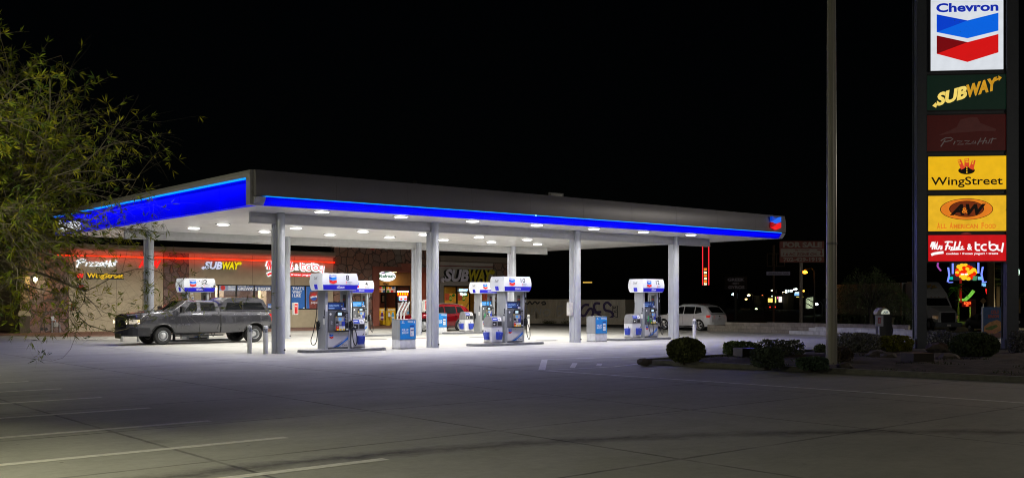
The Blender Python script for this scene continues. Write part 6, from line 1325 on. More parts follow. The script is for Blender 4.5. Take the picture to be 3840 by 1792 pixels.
shrub(3110, 1318, 3210, 1384, 'brownish twiggy bush just behind the pole foot', 'ball', 1200, .06, (.05, .04, .03), 31.5, .5, 10)
shrub(3312, 1261, 3427, 1322, 'yellow flowering bush left of the sign post', 'box', 2000, .07, (.125, .10, .008), 37.5, .15, 11)
shrub(3466, 1250, 3586, 1312, 'pale grey clipped bush between the two sign posts', 'box', 2300, .06, (.10, .10, .075), 42, .1, 12)
shrub(3592, 1248, 3728, 1306, 'grey bush behind the dark round bush', 'box', 2200, .06, (.085, .09, .065), 41, .1, 13)
shrub(3588, 1270, 3768, 1368, 'large dark round bush under the sign', 'ball', 3800, .075, (.028, .036, .018), 34, .0, 14)
shrub(3796, 1258, 3850, 1345, 'tall grey bush cut by the photo edge', 'box', 1300, .06, (.08, .085, .07), 37, .1, 15)
shrub(3204, 1253, 3306, 1278, 'far grey bush before the air machine', 'box', 1000, .07, (.08, .085, .065), 46, .1, 16)
# ground cover and stones
b = MB(); r = random.Random(21)
for k in range(5200):
    x = r.uniform(23.8, 33) if k % 3 else r.uniform(24, 43); y = r.uniform(9, 21.5)
    cl = math.sin(x * 1.7 + y * .6) + math.sin(y * 1.9 - x * .5)
    if not inside(x - .25, y, KPATH) or cl < .55: continue
    h = r.uniform(.03, .09); a = r.uniform(0, 2 * PI); z = sh(x, y); b.add([(x - .012 * math.cos(a), y - .012 * math.sin(a), z - .01), (x + .012 * math.cos(a), y + .012 * math.sin(a), z - .01), (x + r.uniform(-.05, .05), y + r.uniform(-.05, .05), z + h)], [(0, 1, 2)], 0 if r.random() < .7 else 1)
tag(b.build('grass', [leaf_mat('grass_a', (.04, .075, .012)), leaf_mat('grass_b', (.05, .05, .02))]), 'thin green weeds growing in the planted bed', 'grass', kind='stuff')
def rock(x, y, s, label, seed):
    r = random.Random(seed); bm = bmesh.new(); bmesh.ops.create_icosphere(bm, subdivisions=2, radius=1)
    for v in bm.verts: v.co = Vector((v.co.x * s * 1.3, v.co.y * s, v.co.z * s * .55)) * r.uniform(.82, 1.15)
    me = bpy.data.meshes.new('rock'); bm.to_mesh(me); bm.free(); me.materials.append(mat('rock_grey', (.12, .10, .09), .9, var=.4, bump=.6)); o = bpy.data.objects.new('rock', me); COL.objects.link(o); o.location = (x, y, sh(x, y) + s * .2); tag(o, label, 'rock')
for i, (u, v, s, lb) in enumerate(((3168, 1384, .22, 'flat pale stone by the foot of the steel pole'), (2418, 1362, .22, 'rough broken stone at the tip of the kerb'), (3290, 1338, .3, 'dark flat stone left of the lamp box on its post'), (3330, 1346, .25, 'dark stone slab before the yellow bush'), (3520, 1322, .45, 'broad brownish stone under the sign'), (3560, 1345, .3, 'dark stone in front of the round bush'))):
    p = G(u, v, .08); rock(p.x, p.y, s, lb, 40 + i)
# box floodlights on short posts
def floodbox(u0, v0, u1, v1, d, label, foot):
    p = D((u0 + u1) / 2, v1, d); w = (u1 - u0) * d / F; h = (v1 - v0) * d / F * .85
    t = thing('sign_floodlight', label, 'floodlight', (p.x, p.y, 0), -TH * .55, 'dark box lamps in the planted bed'); z = p.z
    b = MB(); b.box(-w * .42, w * .42, -.30, .30, z, z + h); b.build('lamp_box', mat('lamp_box_brown', (.045, .035, .028), .5, var=.15), t, bevel=.01)
    b = MB(); b.box(-w * .43, w * .43, -.31, .31, z + h + .001, z + h + .02); b.build('lid', mat('lamp_lid', (.10, .08, .07), .45), t)
    b = MB(); b.cyl((-w * .2, 0, .02), (-w * .2, 0, z + .01), .045, n=10); b.cyl((-w * .2, 0, -.02), (-w * .2, 0, .20 if foot else .1), .16, n=14); b.build('post', mat('lamp_post_grey', (.15, .15, .14), .6), t)
floodbox(2754, 1301, 2848, 1335, 33, 'dark box lamp between the clipped bushes', False)
floodbox(3385, 1318, 3494, 1360, 31.5, 'dark box lamp on a short post near the sign', True)
# ================================================================ low walls, containers, far side
BLK = stone_mat('unused_stone', [(.2, .2, .2), (.3, .3, .3)], 1, (.1, .1, .1))
def block_mat(name, c1, c2, mo):
    m = bpy.data.materials.new(name); m.use_nodes = True; nt = m.node_tree; N = nt.nodes; L = nt.links; bs = N['Principled BSDF']; bs.inputs['Roughness'].default_value = .9
    tc = N.new('ShaderNodeTexCoord'); mp = N.new('ShaderNodeMapping'); mp.inputs['Rotation'].default_value = (PI / 2, 0, PI / 2); L.new(tc.outputs['Object'], mp.inputs['Vector'])
    sx = N.new('ShaderNodeSeparateXYZ'); cx_ = N.new('ShaderNodeCombineXYZ'); L.new(tc.outputs['Object'], sx.inputs[0]); L.new(sx.outputs['Y'], cx_.inputs['X']); L.new(sx.outputs['Z'], cx_.inputs['Y'])
    br = N.new('ShaderNodeTexBrick'); br.inputs['Scale'].default_value = 1; br.inputs['Brick Width'].default_value = .40; br.inputs['Row Height'].default_value = .20; br.inputs['Mortar Size'].default_value = .008
    br.inputs['Color1'].default_value = (*c1, 1); br.inputs['Color2'].default_value = (*c2, 1); br.inputs['Mortar'].default_value = (*mo, 1); L.new(cx_.outputs[0], br.inputs['Vector'])
    nz = N.new('ShaderNodeTexNoise'); nz.inputs['Scale'].default_value = 4; nz.inputs['Detail'].default_value = 6; L.new(tc.outputs['Object'], nz.inputs['Vector'])
    mx = N.new('ShaderNodeMix'); mx.data_type = 'RGBA'; mx.blend_type = 'OVERLAY'; mx.inputs[0].default_value = .5; L.new(br.outputs['Color'], mx.inputs[6]); L.new(nz.outputs['Fac'], mx.inputs[7]); L.new(mx.outputs[2], bs.inputs['Base Color'])
    bp = N.new('ShaderNodeBump'); bp.inputs['Strength'].default_value = .4; bp.inputs['Distance'].default_value = .01; L.new(br.outputs['Fac'], bp.inputs['Height']); bp.invert = True; L.new(bp.outputs['Normal'], bs.inputs['Normal'])
    return m
b = MB(); b.box(50.85, 51.05, 27.6, 39.6, -.02, .60); b.box(50.85, 51.05, 39.601, 41.0, -.02, .40)
b.box(50.84, 51.06, 27.6, 36.5, .601, .64)
tag(b.build('block_wall', block_mat('block_tan', (.24, .21, .18), (.30, .27, .23), (.14, .12, .1))), 'low bare concrete block wall beside the white car', 'wall')
b = MB(); b.box(50.3, 50.5, 26.0, 34.6, -.02, .20); b.box(50.3, 50.5, 26.9, 33.3, .2, .40); b.box(50.3, 50.5, 27.6, 32.9, .4, .44)
tag(b.build('white_block_wall', block_mat('block_white', (.50, .50, .50), (.58, .58, .58), (.34, .34, .34))), 'low stepped block wall painted white', 'wall')
A_ = D(1958, VH, 86); B_ = D(2347, VH, 81.5); A_.z = B_.z = 0
CF = Fr(A_, B_ - A_)
def corr(name, label, u0, u1, v0, v1, m, graf, mats):
    a0 = CF.px(u0, 1150)[0]; a1 = CF.px(u1, 1150)[0]; zb_ = CF.px((u0 + u1) / 2, v1)[1]; zt_ = CF.px((u0 + u1) / 2, v0)[1]
    t = thing(name, label, 'container', (0, 0, 0)); b = MB(); n = int((a1 - a0) / .30); pts = []
    for i in range(n):
        x = a0 + .1 + (a1 - a0 - .2) * i / n; s = (a1 - a0 - .2) / n
        pts += [(x, 0), (x + s * .30, 0), (x + s * .42, .05), (x + s * .86, .05)]
    vs = [CF.P(a, zb_ + .12, nn) for a, nn in pts] + [CF.P(a, zt_ - .1, nn) for a, nn in pts]; k = len(pts)
    b.add(vs, [(i, i + 1, k + i + 1, k + i) for i in range(k - 1)], 0); b.fbox(CF, a0 + .02, zb_ + .1, a1 - .02, zt_ - .09, -2.4, -.06, 0); b.build('side_panel', m, t)
    b = MB(); b.fbox(CF, a0, zb_, a1, zb_ + .14, -2.4, .07); b.fbox(CF, a0, zt_ - .11, a1, zt_, -2.4, .07); b.fbox(CF, a0, zb_ + .141, a0 + .1, zt_ - .111, -2.4, .07); b.fbox(CF, a1 - .1, zb_ + .141, a1, zt_ - .111, -2.4, .07); b.build('frame', m, t)
    b = MB(); graf(b); b.build('graffiti', mats, t)
    return t
def C7(u, v): return CF.px(2100 + u / 2.404, 850 + v / 2.404)
def C6(u, v): return CF.px(1650 + u / 3.164, 950 + v / 3.164)
def spl(pts, n=5):
    out = []
    for i in range(len(pts) - 1):
        p0, p1, p2, p3 = [Vector(pts[j]) for j in (max(0, i - 1), i, i + 1, min(len(pts) - 1, i + 2))]
        for k in range(n):
            t = k / n; out.append(tuple(.5 * ((2 * p1) + (p2 - p0) * t + (2 * p0 - 5 * p1 + 4 * p2 - p3) * t * t + (3 * p1 - p0 - 3 * p2 + p3) * t ** 3)))
    return out + [tuple(pts[-1])]
def g1(b):
    for i, s in enumerate([[(265, 705), (225, 705), (190, 745), (190, 790), (225, 800), (262, 745), (290, 740), (300, 780), (270, 830), (225, 828)], [(365, 692), (325, 690), (308, 720), (330, 770), (375, 810), (350, 830), (300, 825)], [(312, 770), (375, 768)], [(465, 712), (430, 682), (400, 705), (410, 750), (460, 765), (480, 800), (440, 830), (395, 815)]]):
        b.stroke(CF, spl([C7(*p) for p in s]), .20, .052, .056 + .002 * i, 0)
    x0, z0 = C7(478, 820); x1, z1 = C7(520, 712); b.stroke(CF, [(x0, z0), (x0, z1), (x1, z1), (x1, z0), (x0, z0)], .06, .052, .058, 1)
    for i, s in enumerate([[(485, 740), (488, 722), (496, 735), (503, 722), (508, 740)], [(512, 770), (490, 772), (488, 800), (515, 815)], [(486, 760), (515, 752)]]): b.stroke(CF, spl([C7(*p) for p in s]), .05, .058, .062 + .002 * i, 1)
def g2(b):
    for i, s in enumerate([[(1015, 575), (1040, 600), (1070, 570), (1095, 600), (1130, 572), (1160, 595), (1185, 572)], [(1205, 590), (1240, 572), (1255, 600), (1215, 605)]]): b.stroke(CF, spl([C6(*p) for p in s]), .12, .052, .056 + .002 * i, 1)
    for i, s in enumerate([[(1035, 650), (1075, 720), (1105, 650)], [(1130, 720), (1140, 650), (1190, 720), (1200, 650)], [(1260, 660), (1225, 700), (1270, 740), (1310, 690), (1265, 660)], [(1460, 625), (1400, 630), (1395, 690), (1440, 670), (1398, 690), (1410, 740), (1480, 690)]]): b.stroke(CF, spl([C6(*p) for p in s]), .12, .052, .056 + .002 * i, 2)
GM = [mat('spray_purple', (.05, .03, .12), .6), mat('spray_black', (.03, .03, .03), .6), mat('spray_white', (.34, .33, .30), .6)]
corr('shipping_container', 'beige ribbed container with large purple graffiti letters', 2142, 2346, 1123, 1197, mat('container_beige', (.42, .39, .325), .6, var=.12, scale=1), g1, GM)
corr('shipping_container', 'brownish ribbed container with faint white and black graffiti', 1958, 2140, 1122, 1196, mat('container_brown', (.39, .34, .25), .6, var=.12, scale=1), g2, GM)
b = MB(); a0, a1 = CF.px(1950, 1200)[0], CF.px(2352, 1200)[0]; b.fbox(CF, a0, -.02, a1, .42, .5, .75); b.fbox(CF, a0, .421, a0 + 1.8, .9, .5, .75)
tag(b.build('low_wall', mat('low_wall_tan', (.40, .36, .29), .9, var=.15, bump=.2)), 'low tan wall along the foot of the containers', 'wall')
b = MB(); r = random.Random(8)
for k in range(900):
    a = a0 + 1.5 + (a1 - a0 - 2) * (r.choice((.18, .2, .26, .42, .7, .74)) + r.gauss(0, .025)); leaf(b, CF.P(a, abs(r.gauss(0, .14)), .78 + r.random() * .3), .08, r)
tag(b.build('weeds', leaf_mat('weed_leaf', (.07, .08, .03))), 'dry weeds growing along the low wall', 'weeds', kind='stuff')
def VF(d): 
    o = D(1920, VH, d); o.z = 0; return Fr(o, (CT, -ST, 0))
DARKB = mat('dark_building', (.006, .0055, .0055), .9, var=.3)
def fbld(u0, v0, u1, v1, d, label, m=DARKB, depth=8, name='building', extra=None):
    f = VF(d); a0, b0, a1, b1 = f.box(u0, v0, u1, v1); t = thing(name, label, 'building', (0, 0, 0)); b = MB(); b.fbox(f, a0, -.7, a1, b1, -depth, 0); b.build('walls', m, t)
    b = MB(); b.fbox(f, a0 - .2, b1 - .25, a1 + .2, b1 + .05, -depth - .1, .15); b.build('parapet', m, t)
    if extra: extra(f, t)
    return t
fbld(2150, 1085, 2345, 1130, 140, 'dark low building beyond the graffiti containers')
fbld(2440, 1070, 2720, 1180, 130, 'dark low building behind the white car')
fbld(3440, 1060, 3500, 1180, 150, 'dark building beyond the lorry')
f = VF(139); b = MB(); a0, b0, a1, b1 = f.box(2186, 1056, 2220, 1061); b.fbox(f, a0, b0, a1, b1, 0, .2); tag(b.build('light_strip_far', glow('far_amber', (1, .6, .1), .6)), 'dim amber light strip above the graffiti container', 'lamp')
# neon tower with two red tubes
t = thing('neon_tower', 'tall dark tower edged by two red neon tubes', 'sign tower', (0, 0, 0)); f = VF(165)
for u in (2634.5, 2657.5):
    a0, b0, a1, b1 = f.box(u - 1.3, 885, u + 1.3, 1073); b = MB(); b.fbox(f, a0, b0, a1, b1, 0, .15); b.build('neon_tube', glow('tower_red', (1, .02, .03), 1.6), t)
a0, b0, a1, b1 = f.box(2637, 880, 2655, 1150); b = MB(); b.fbox(f, a0, -.7, a1, b1, -1, -.1); b.build('tower_body', BLACKM, t)
b = MB()
for k, (v, s, m) in enumerate(((1009, None, 1), (1022, '50', 0), (1033, None, 1), (1044, '40', 0), (1054, None, 1), (1065, '30', 0))):
    a0, b0, a1, b1 = f.box(2639.5, v - 4.5, 2650.5, v + 4.5)
    if s: b.text(f, s, a0, b0, a1, b1, -.02, .05, 0, bold=.04)
    else:
        for q in range(4): b.fbox(f, a0, b0 + (b1 - b0) * q / 4, a1, b0 + (b1 - b0) * (q + .6) / 4, -.05, .02, 1)
b.build('lit_numbers', [glow('tower_white', (1, .85, .5), 1.8), glow('tower_orange', (1, .22, .02), 1.6)], t)
# billboards
t = thing('for_sale_billboard', 'red and white for sale billboard on a single post', 'billboard', (0, 0, 0)); f = VF(74); FR_ = mat('faded_red', (.17, .042, .03), .7, var=.12); FW = mat('faded_white', (.27, .245, .22), .7, var=.1)
a0, b0, a1, b1 = f.box(2926, 904, 3091, 984); h = b1 - b0; w = a1 - a0; b = MB()
b.fbox(f, a0, b0, a1, b1, -.25, 0, 0); b.fbox(f, a0 + .03, b0 + h * .27, a1 - .03, b0 + h * .64, 0, .012, 1)
b.text(f, 'FOR SALE', a0 + w * .06, b0 + h * .70, a0 + w * .95, b0 + h * .96, .003, 0, 1, bold=.05); b.text(f, 'By Owner', a0 + w * .34, b0 + h * .52, a0 + w * .66, b0 + h * .62, .014, 0, 0, bold=.02)
b.text(f, '1.6 AC ZONE CH', a0 + w * .07, b0 + h * .32, a0 + w * .82, b0 + h * .46, .014, 0, 0, bold=.03); b.text(f, '702-429-1919', a0 + w * .07, b0 + h * .04, a0 + w * .94, b0 + h * .23, .003, 0, 1, bold=.04)
b.stroke(f, [(a0 + w * .84, b0 + h * .58), (a0 + w * .94, b0 + h * .58)], h * .05, .013, .02, 0); b.stroke(f, [(a0 + w * .93, b0 + h * .6), (a0 + w * .93, b0 + h * .40)], h * .06, .013, .022, 0); b.fpoly(f, [(a0 + w * .89, b0 + h * .42), (a0 + w * .97, b0 + h * .42), (a0 + w * .93, b0 + h * .32)], .013, .024, 0)
b.build('board', [FR_, FW], t)
x = f.px(3008, 1000)[0]; b = MB(); b.cyl(f.P(x, -.7, -.3), f.P(x, b0 + .3, -.3), .13, n=12); b.build('post', mat('post_pale', (.25, .22, .2), .7), t)
t = thing('fast_food_sign', 'small dim lettered sign on a thin post left of the billboard', 'sign', (0, 0, 0)); f = VF(100)
a0, b0, a1, b1 = f.box(2876, 1018, 2963, 1031); b = MB(); b.fbox(f, a0, b0, a1, b1, -.2, 0, 0); b.text(f, 'CHINESE FAST FOOD', a0 + .08, b0 + .06, a1 - .08, b1 - .06, .004, 0, 1, bold=.03); b.build('board', [mat('sign_dim', (.16, .14, .17), .6, emit=(.05, .045, .06), es=.35), mat('sign_dim_dark', (.03, .02, .02), .6)], t)
b = MB(); x = f.px(2904, 1000)[0]; b.cyl(f.P(x, -.7, -.25), f.P(x, b1 + 2.6, -.25), .12, n=10)
a0, z0, a1, z1 = f.box(2879, 950, 2945, 998)
for q in (0, .3, .55, 1): b.fbox(f, a0 + (a1 - a0) * q - .03, z0, a0 + (a1 - a0) * q + .03, z1, -.28, -.22)
b.fbox(f, a0, z1 - .03, a1, z1 + .03, -.28, -.221); b.fbox(f, a0, z0 - .03, a1, z0 + .03, -.28, -.221); b.build('post', mat('post_rusty', (.12, .07, .04), .7), t)
t = thing('restaurant_board', 'very dark lettered board right of the red neon tower', 'billboard', (0, 0, 0)); f = VF(120); a0, b0, a1, b1 = f.box(2718, 1035, 2802, 1085); w, h = a1 - a0, b1 - b0; b = MB(); b.fbox(f, a0, b0, a1, b1, -.2, 0, 0)
for s, y0, y1, x0, x1 in (('GREEK', .62, .85, .12, .88), ('BEST', .40, .52, .35, .65), ('GYROS', .05, .28, .15, .88)): b.text(f, s, a0 + w * x0, b0 + h * y0, a0 + w * x1, b0 + h * y1, .004, 0, 1, bold=.04)
b.build('board', [mat('board_dark', (.03, .022, .022), .7), mat('board_letters', (.10, .085, .09), .7, emit=(.035, .03, .032), es=.4)], t); b = MB(); x = (a0 + a1) / 2; b.cyl(f.P(x, -.7, -.3), f.P(x, b0, -.3), .2, n=10); b.build('post', BLACKM, t)
# orange street lamp
def street_lamp(u, v, d, label, col, s, e=0, r=.22, h_off=0):
    p = D(u, v, d); t = thing('street_lamp', label, 'street lamp', (p.x, p.y, 0), -TH, 'lamps along the far street')
    b = MB(); b.tube([(1.0, 0, -.7), (1.0, 0, p.z + .1), (.7, 0, p.z + .45), (0.05, 0, p.z + .3)], .08, 6); b.build('pole', BLACKM, t)
    b = MB(); b.lathe((0, 0, p.z), (0, 0, 1), [(0, -r * .5), (r * .7, -r * .35), (r, 0), (r * .6, r * .5), (0, r * .7)], 14); b.build('lamp_head', glow('lamp_%02x%02x%02x_%d' % (int(col[0] * 255), int(col[1] * 255), int(col[2] * 255), s), col, s), t, smooth=60)
    if e: point((p.x, p.y, p.z - .4), e, col, .2)
street_lamp(3018, 1021, 105, 'glowing orange street lamp beside the billboard post', (1, .30, .015), 9, 25, .30)
for i, (u, v, d, c, s, r, lb) in enumerate(((2751, 1104, 230, (.6, .85, 1), 8, .45, 'small bluish white street lamp far left of the shops'), (2756, 1088, 240, (1, .75, .3), 4, .22, 'small yellow street lamp above the bluish one'), (2808, 1107, 260, (1, .85, .4), 8, .40, 'pair of yellow lamps low over the far street'), (2895, 1089, 260, (1, .9, .5), 4, .3, 'tiny yellow lamp behind the thin sign post'), (2938, 1098, 260, (1, .75, .35), 9, .45, 'bright warm lamp left of the lit white sign'), (2979, 1085, 250, (.9, 1, .9), 7, .32, 'white lamp above the blue roofed shop, left one'), (2985, 1084, 250, (.9, 1, .9), 7, .32, 'white lamp above the blue roofed shop, right one'), (3013, 1091, 200, (1, .5, .05), 5, .28, 'small orange lamp just right of the billboard post'), (3061, 1141, 170, (.9, .95, 1), 7, .35, 'white lamp by the dark pole edge'), (3165, 1090, 190, (1, .35, .05), 3, .2, 'tiny orange lamp seen through the dark tree'), (3204, 1180, 120, (.9, .9, .6), 5, .18, 'pale lamp low behind the dark tree, left one'), (3211, 1181, 120, (.9, .95, .7), 5, .18, 'pale lamp low behind the dark tree, right one'), (3272, 1182, 120, (.85, 1, .8), 6, .2, 'pale lamp right behind the air machine'), (2859, 1109, 280, (1, .25, .08), 3, .3, 'tiny red lamp far down the street'), (2798, 1122, 270, (1, .6, .2), 5, .35, 'tiny amber lamp beside the far yellow lamps'), (3226, 1127, 180, (1, .4, .05), 2, .2, 'faint orange lamp inside the dark tree'), (2836, 1158, 150, (.75, 1, .5), 3, .2, 'greenish lamp near the ground beyond the block wall'), (2895, 1110, 250, (.6, 1, .6), 3, .28, 'tiny green lamp by the far shops'))): street_lamp(u, v, d, lb, c, s, 0, r)
# lit shops far down the street
def shops(f, t):
    items = [(2880, 1118, 2900, 1133, 'y'), (2905, 1108, 2910, 1135, 'g'), (2914, 1108, 2918, 1120, 'm'), (2920, 1112, 2932, 1132, 'w'), (2936, 1117, 2980, 1123, 'y'), (2938, 1124, 2950, 1138, 'b'), (2952, 1124, 2958, 1138, 'w'), (2960, 1122, 2966, 1130, 'p'), (2968, 1126, 2975, 1140, 'w')]
    col = {'y': (1, .7, .15), 'g': (.7, .9, .2), 'm': (1, .1, .35), 'w': (1, .9, .75), 'b': (.25, .5, 1), 'p': (.7, .15, 1)}
    for u0, v0, u1, v1, k in items: b = MB(); a0, b0, a1, b1 = f.box(u0, v0, u1, v1); b.fbox(f, a0, b0, a1, b1, .0, .1); b.build('lit_window', glow('far_' + k, col[k], 1.3, .5), t)
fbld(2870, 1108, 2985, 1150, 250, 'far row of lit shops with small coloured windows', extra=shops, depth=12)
t = thing('lit_sign', 'bright white sign boards over the far shops', 'lit sign', (0, 0, 0)); f = VF(245)
for u0, u1 in ((2945, 2952), (2955, 2959), (2962, 2973)): b = MB(); a0, b0, a1, b1 = f.box(u0, 1086, u1, 1099); b.fbox(f, a0, b0, a1, b1, -.2, 0); b.build('lit_panel', glow('far_sign_white', (.85, 1, 1), 1.6), t)
b = MB(); a0 = f.px(2959, 1100)[0]; b.cyl(f.P(a0, -.7, -.4), f.P(a0, f.px(2959, 1090)[1], -.4), .25); b.build('post', BLACKM, t)
def blue(f, t):
    b = MB(); a0, b0, a1, b1 = f.box(2979, 1096, 3004, 1108); b.fbox(f, a0, b0, a1, b1, .0, .2); b.build('lit_fascia', glow('far_blue_roof', (.25, .55, .95), 1.0, .3), t)
    b = MB(); a0, b0, a1, b1 = f.box(2981, 1095, 3003, 1098); b.fbox(f, a0, b0, a1, b1, .2, .3); b.build('lit_edge', glow('far_white_edge', (.9, .95, 1), 1.8), t)
    b = MB(); a0, b0, a1, b1 = f.box(2985, 1112, 3034, 1114); b.fbox(f, a0, b0, a1, b1, .2, .3); b.build('lit_line', glow('far_yellow_line', (1, .75, .15), 1.2), t)
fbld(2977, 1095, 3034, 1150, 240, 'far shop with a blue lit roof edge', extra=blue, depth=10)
t = thing('louvred_screen', 'slatted screen glowing with pale light beside the billboard post', 'screen', (0, 0, 0)); f = VF(160)
b = MB()
for i in range(11):
    for j in range(5):
        a0, b0, a1, b1 = f.box(3022 + j * 5.5, 1116 + i * 3.8, 3027 + j * 5.5, 1117.8 + i * 3.8)
        if (i * 7 + j * 3) % 5: b.fbox(f, a0, b0 + .25 * (j - 2) * .15, a1, b1 + .25 * (j - 2) * .15, 0, .06)
b.build('slat_lights', glow('slat_glow', (.8, .95, .6), .9, .4), t); b = MB(); a0, b0, a1, b1 = f.box(3016, 1108, 3052, 1162); b.fbox(f, a0, -.7, a1, b1, -.5, -.05); b.build('screen_frame', BLACKM, t)
def spots(f, t):
    r = random.Random(3)
    for k in range(16): u, v = r.uniform(3140, 3166), r.uniform(1145, 1165); b = MB(); a0, b0, a1, b1 = f.box(u, v, u + 3, v + 5); b.fbox(f, a0, b0, a1, b1, 0, .05 + .01 * k); b.build('lit_window', glow('spot_white', (.9, 1, .95), 1.6), t)
fbld(3100, 1120, 3180, 1175, 170, 'far dark building with small white lit windows behind the tree', extra=spots)
# air machine
p = D(3303, VH, 47); p.z = 0; t = thing('air_machine', 'air and water machine with a rounded lit top and a notice board', 'air machine', (p.x, p.y, 0), -TH)
K = 47 / F; hh = lambda v: CH - (v - VH) * K
b = MB(); b.box(-.12, .42, -.25, .35, 0, hh(1180)); b.build('cabinet', mat('air_dark', (.03, .03, .03), .5), t, bevel=.02)
n = 14; r_ = .30; pr = [(r_ * math.cos(PI * i / n) + .06, hh(1180) + .02 + r_ * 1.05 * math.sin(PI * i / n)) for i in range(n + 1)]
b = MB(); prism_y(b, pr, -.22, .35); b.build('hood', mat('air_hood', (.34, .31, .24), .5, var=.1), t, bevel=.02)
b = MB(); fr = XF(-.222); b.fpoly(fr, [(.10 + .2 * math.cos(PI * i / 12) + .03, hh(1180) + .04 + .22 * math.sin(PI * i / 12)) for i in range(13)], 0, .01, 0); b.text(fr, 'AIR', .02, hh(1180) + .07, .26, hh(1180) + .17, .011, 0, 1, bold=.03, shear=.2); b.build('lit_face', [glow('air_face', (.75, .80, .65), .55), mat('air_blue', (.05, .15, .5), .5)], t)
b = MB(); b.box(-.36, .0, -.32, -.29, hh(1222), hh(1181)); b.box(-.24, -.12, -.325, -.3205, hh(1211), hh(1190), 1); b.text(XF(-.326), 'AIR', -.22, hh(1207), -.14, hh(1194), .0, 0, 0, bold=.03); b.cyl((-.18, -.26, 0), (-.18, -.26, hh(1222)), .03, n=8); b.build('notice_board', [mat('notice_pale', (.42, .42, .46), .5), mat('notice_red', (.4, .04, .04), .5)], t)
b = MB(); b.tube([(.40, -.1, 1.0), (.5, -.12, .6), (.42, -.15, .2), (.3, -.2, .5)], .03, 6); b.build('hose', BLACK, t)
# ================================================================ dark tree behind the planter
def frond_tree(u, d, label, crown, seed, n, col, gzv):
    r = random.Random(seed); p = D(u, VH, d); p.z = gzv; t = thing('willow_tree', label, 'tree', p)
    u0, v0, u1, v1 = crown; k = d / F; w = (u1 - u0) * k / 2; z0 = CH - (v1 - VH) * k - gzv; z1 = CH - (v0 - VH) * k - gzv; b = MB(); tb = MB()
    tb.tube([(0, 0, -.1), (.05, 0, z1 * .25), (.0, .05, z1 * .45)], .16, 8, 0, .10)
    ex = Vector((CT, -ST, 0)); ey = Vector((ST, CT, 0))
    for i in range(n):
        a = r.uniform(0, 2 * PI); q = math.sqrt(r.random()); hz = (1 - q ** 2.2) * r.uniform(.75, 1.0); x = ex * math.cos(a) * q * w + ey * math.sin(a) * q * w; top_ = Vector((0, 0, z0 + (z1 - z0) * (.45 + .55 * hz * (1 + .12 * math.sin(3 * a))))) + x
        if i % 9 == 0: tb.tube([(0, .05, z1 * .4), x * .5 + Vector((0, 0, z1 * .62)), top_], .035, 5, 0, .008)
        ln = r.uniform(.5, 1.6) * (z1 - z0) * .42; dr = x.normalized() * r.uniform(.2, .7) if x.length > .01 else Vector((0, 0, 0)); m_ = r.randint(9, 15)
        for j in range(m_):
            f_ = j / m_; pp = top_ + dr * ln * f_ * .8 + Vector((r.gauss(0, .05), r.gauss(0, .05), -ln * f_ ** 1.6))
            if pp.z < .25: break
            leaf(b, pp, .17, r, 0 if r.random() < .7 else 1, .16, Vector((r.gauss(0, 1), r.gauss(0, 1), r.gauss(0, .4))).normalized())
    tb.build('trunk', mat('dark_bark', (.05, .04, .03), .9), t, smooth=60); b.build('crown', [leaf_mat('willow_a' + str(seed), col), leaf_mat('willow_b' + str(seed), [c * .6 for c in col])], t)
frond_tree(3265, 62, 'dark drooping tree behind the air machine', (3120, 1000, 3420, 1275), 6, 620, (.055, .075, .03), -.3)
def palm(u, vt, d, label, h_tr, col, seed, lit=0, rad=1.5, tr=.16, n=22):
    r = random.Random(seed); p = D(u, vt, d); base = (p.x, p.y, -.6); t = thing('palm_tree', label, 'palm tree', base, 0, 'palm trees along the far street'); h = p.z + .6
    b = MB(); b.tube([(0, 0, 0), (.05, .03, h * .4), (0, 0, h)], tr, 10, 0, tr * .8); b.build('trunk', mat('palm_bark_%d' % lit, (.16, .12, .07), .9, var=.3, scale=14, emit=None), t, smooth=60)
    b = MB()
    for i in range(n):
        a = r.uniform(0, 2 * PI); el = r.uniform(-.5, 1.1); d0 = Vector((math.cos(a) * math.cos(el), math.sin(a) * math.cos(el), math.sin(el))); pts = [Vector((0, 0, h)) + d0 * rad * q + Vector((0, 0, -.45 * rad * q * q)) for q in (0, .25, .5, .75, 1)]
        for q in range(4):
            s = d0.cross(Vector((0, 0, 1))).normalized()
            for e in range(5):
                pp = pts[q].lerp(pts[q + 1], e / 5); L_ = .32 * rad * (1 - .5 * abs(q - 1.5) / 2)
                for sg in (-1, 1): tip = pp + s * sg * L_ + d0 * L_ * .5 + Vector((0, 0, -.10)); b.add([pp, pp + d0 * .05, tip], [(0, 1, 2)], 0)
    b.build('crown', leaf_mat('palm_leaf_%d' % seed, col), t)
palm(3594, 1077, 118, 'palm lit green under the glowing cloud sign', 3, (.10, .22, .02), 1, 1, 1.3, .12)
palm(3743, 1068, 95, 'stout palm behind the right sign post, lit trunk', 3, (.07, .10, .03), 2, 1, 1.3, .20)
palm(3765, 1020, 100, 'tall palm hidden by the right sign post', 4, (.08, .12, .04), 3, 1, 1.5, .12)
palm(3823, 1110, 100, 'small palm right of the sign post', 3, (.08, .12, .04), 4, 1, 1.1, .14)
palm(3716, 900, 90, 'very thick bare palm trunk rising behind the red panel', 6, (.04, .05, .02), 5, 0, 1.6, .36)
pg = D(3594, 1090, 116.5); point((pg.x, pg.y, .6), 50, (.5, 1, .12), .2, 'palm_light')
pg = D(3752, 1120, 92); point((pg.x - 1.2, pg.y - 1.2, 1.2), 220, (1, .85, .5), .2, 'palm_light')
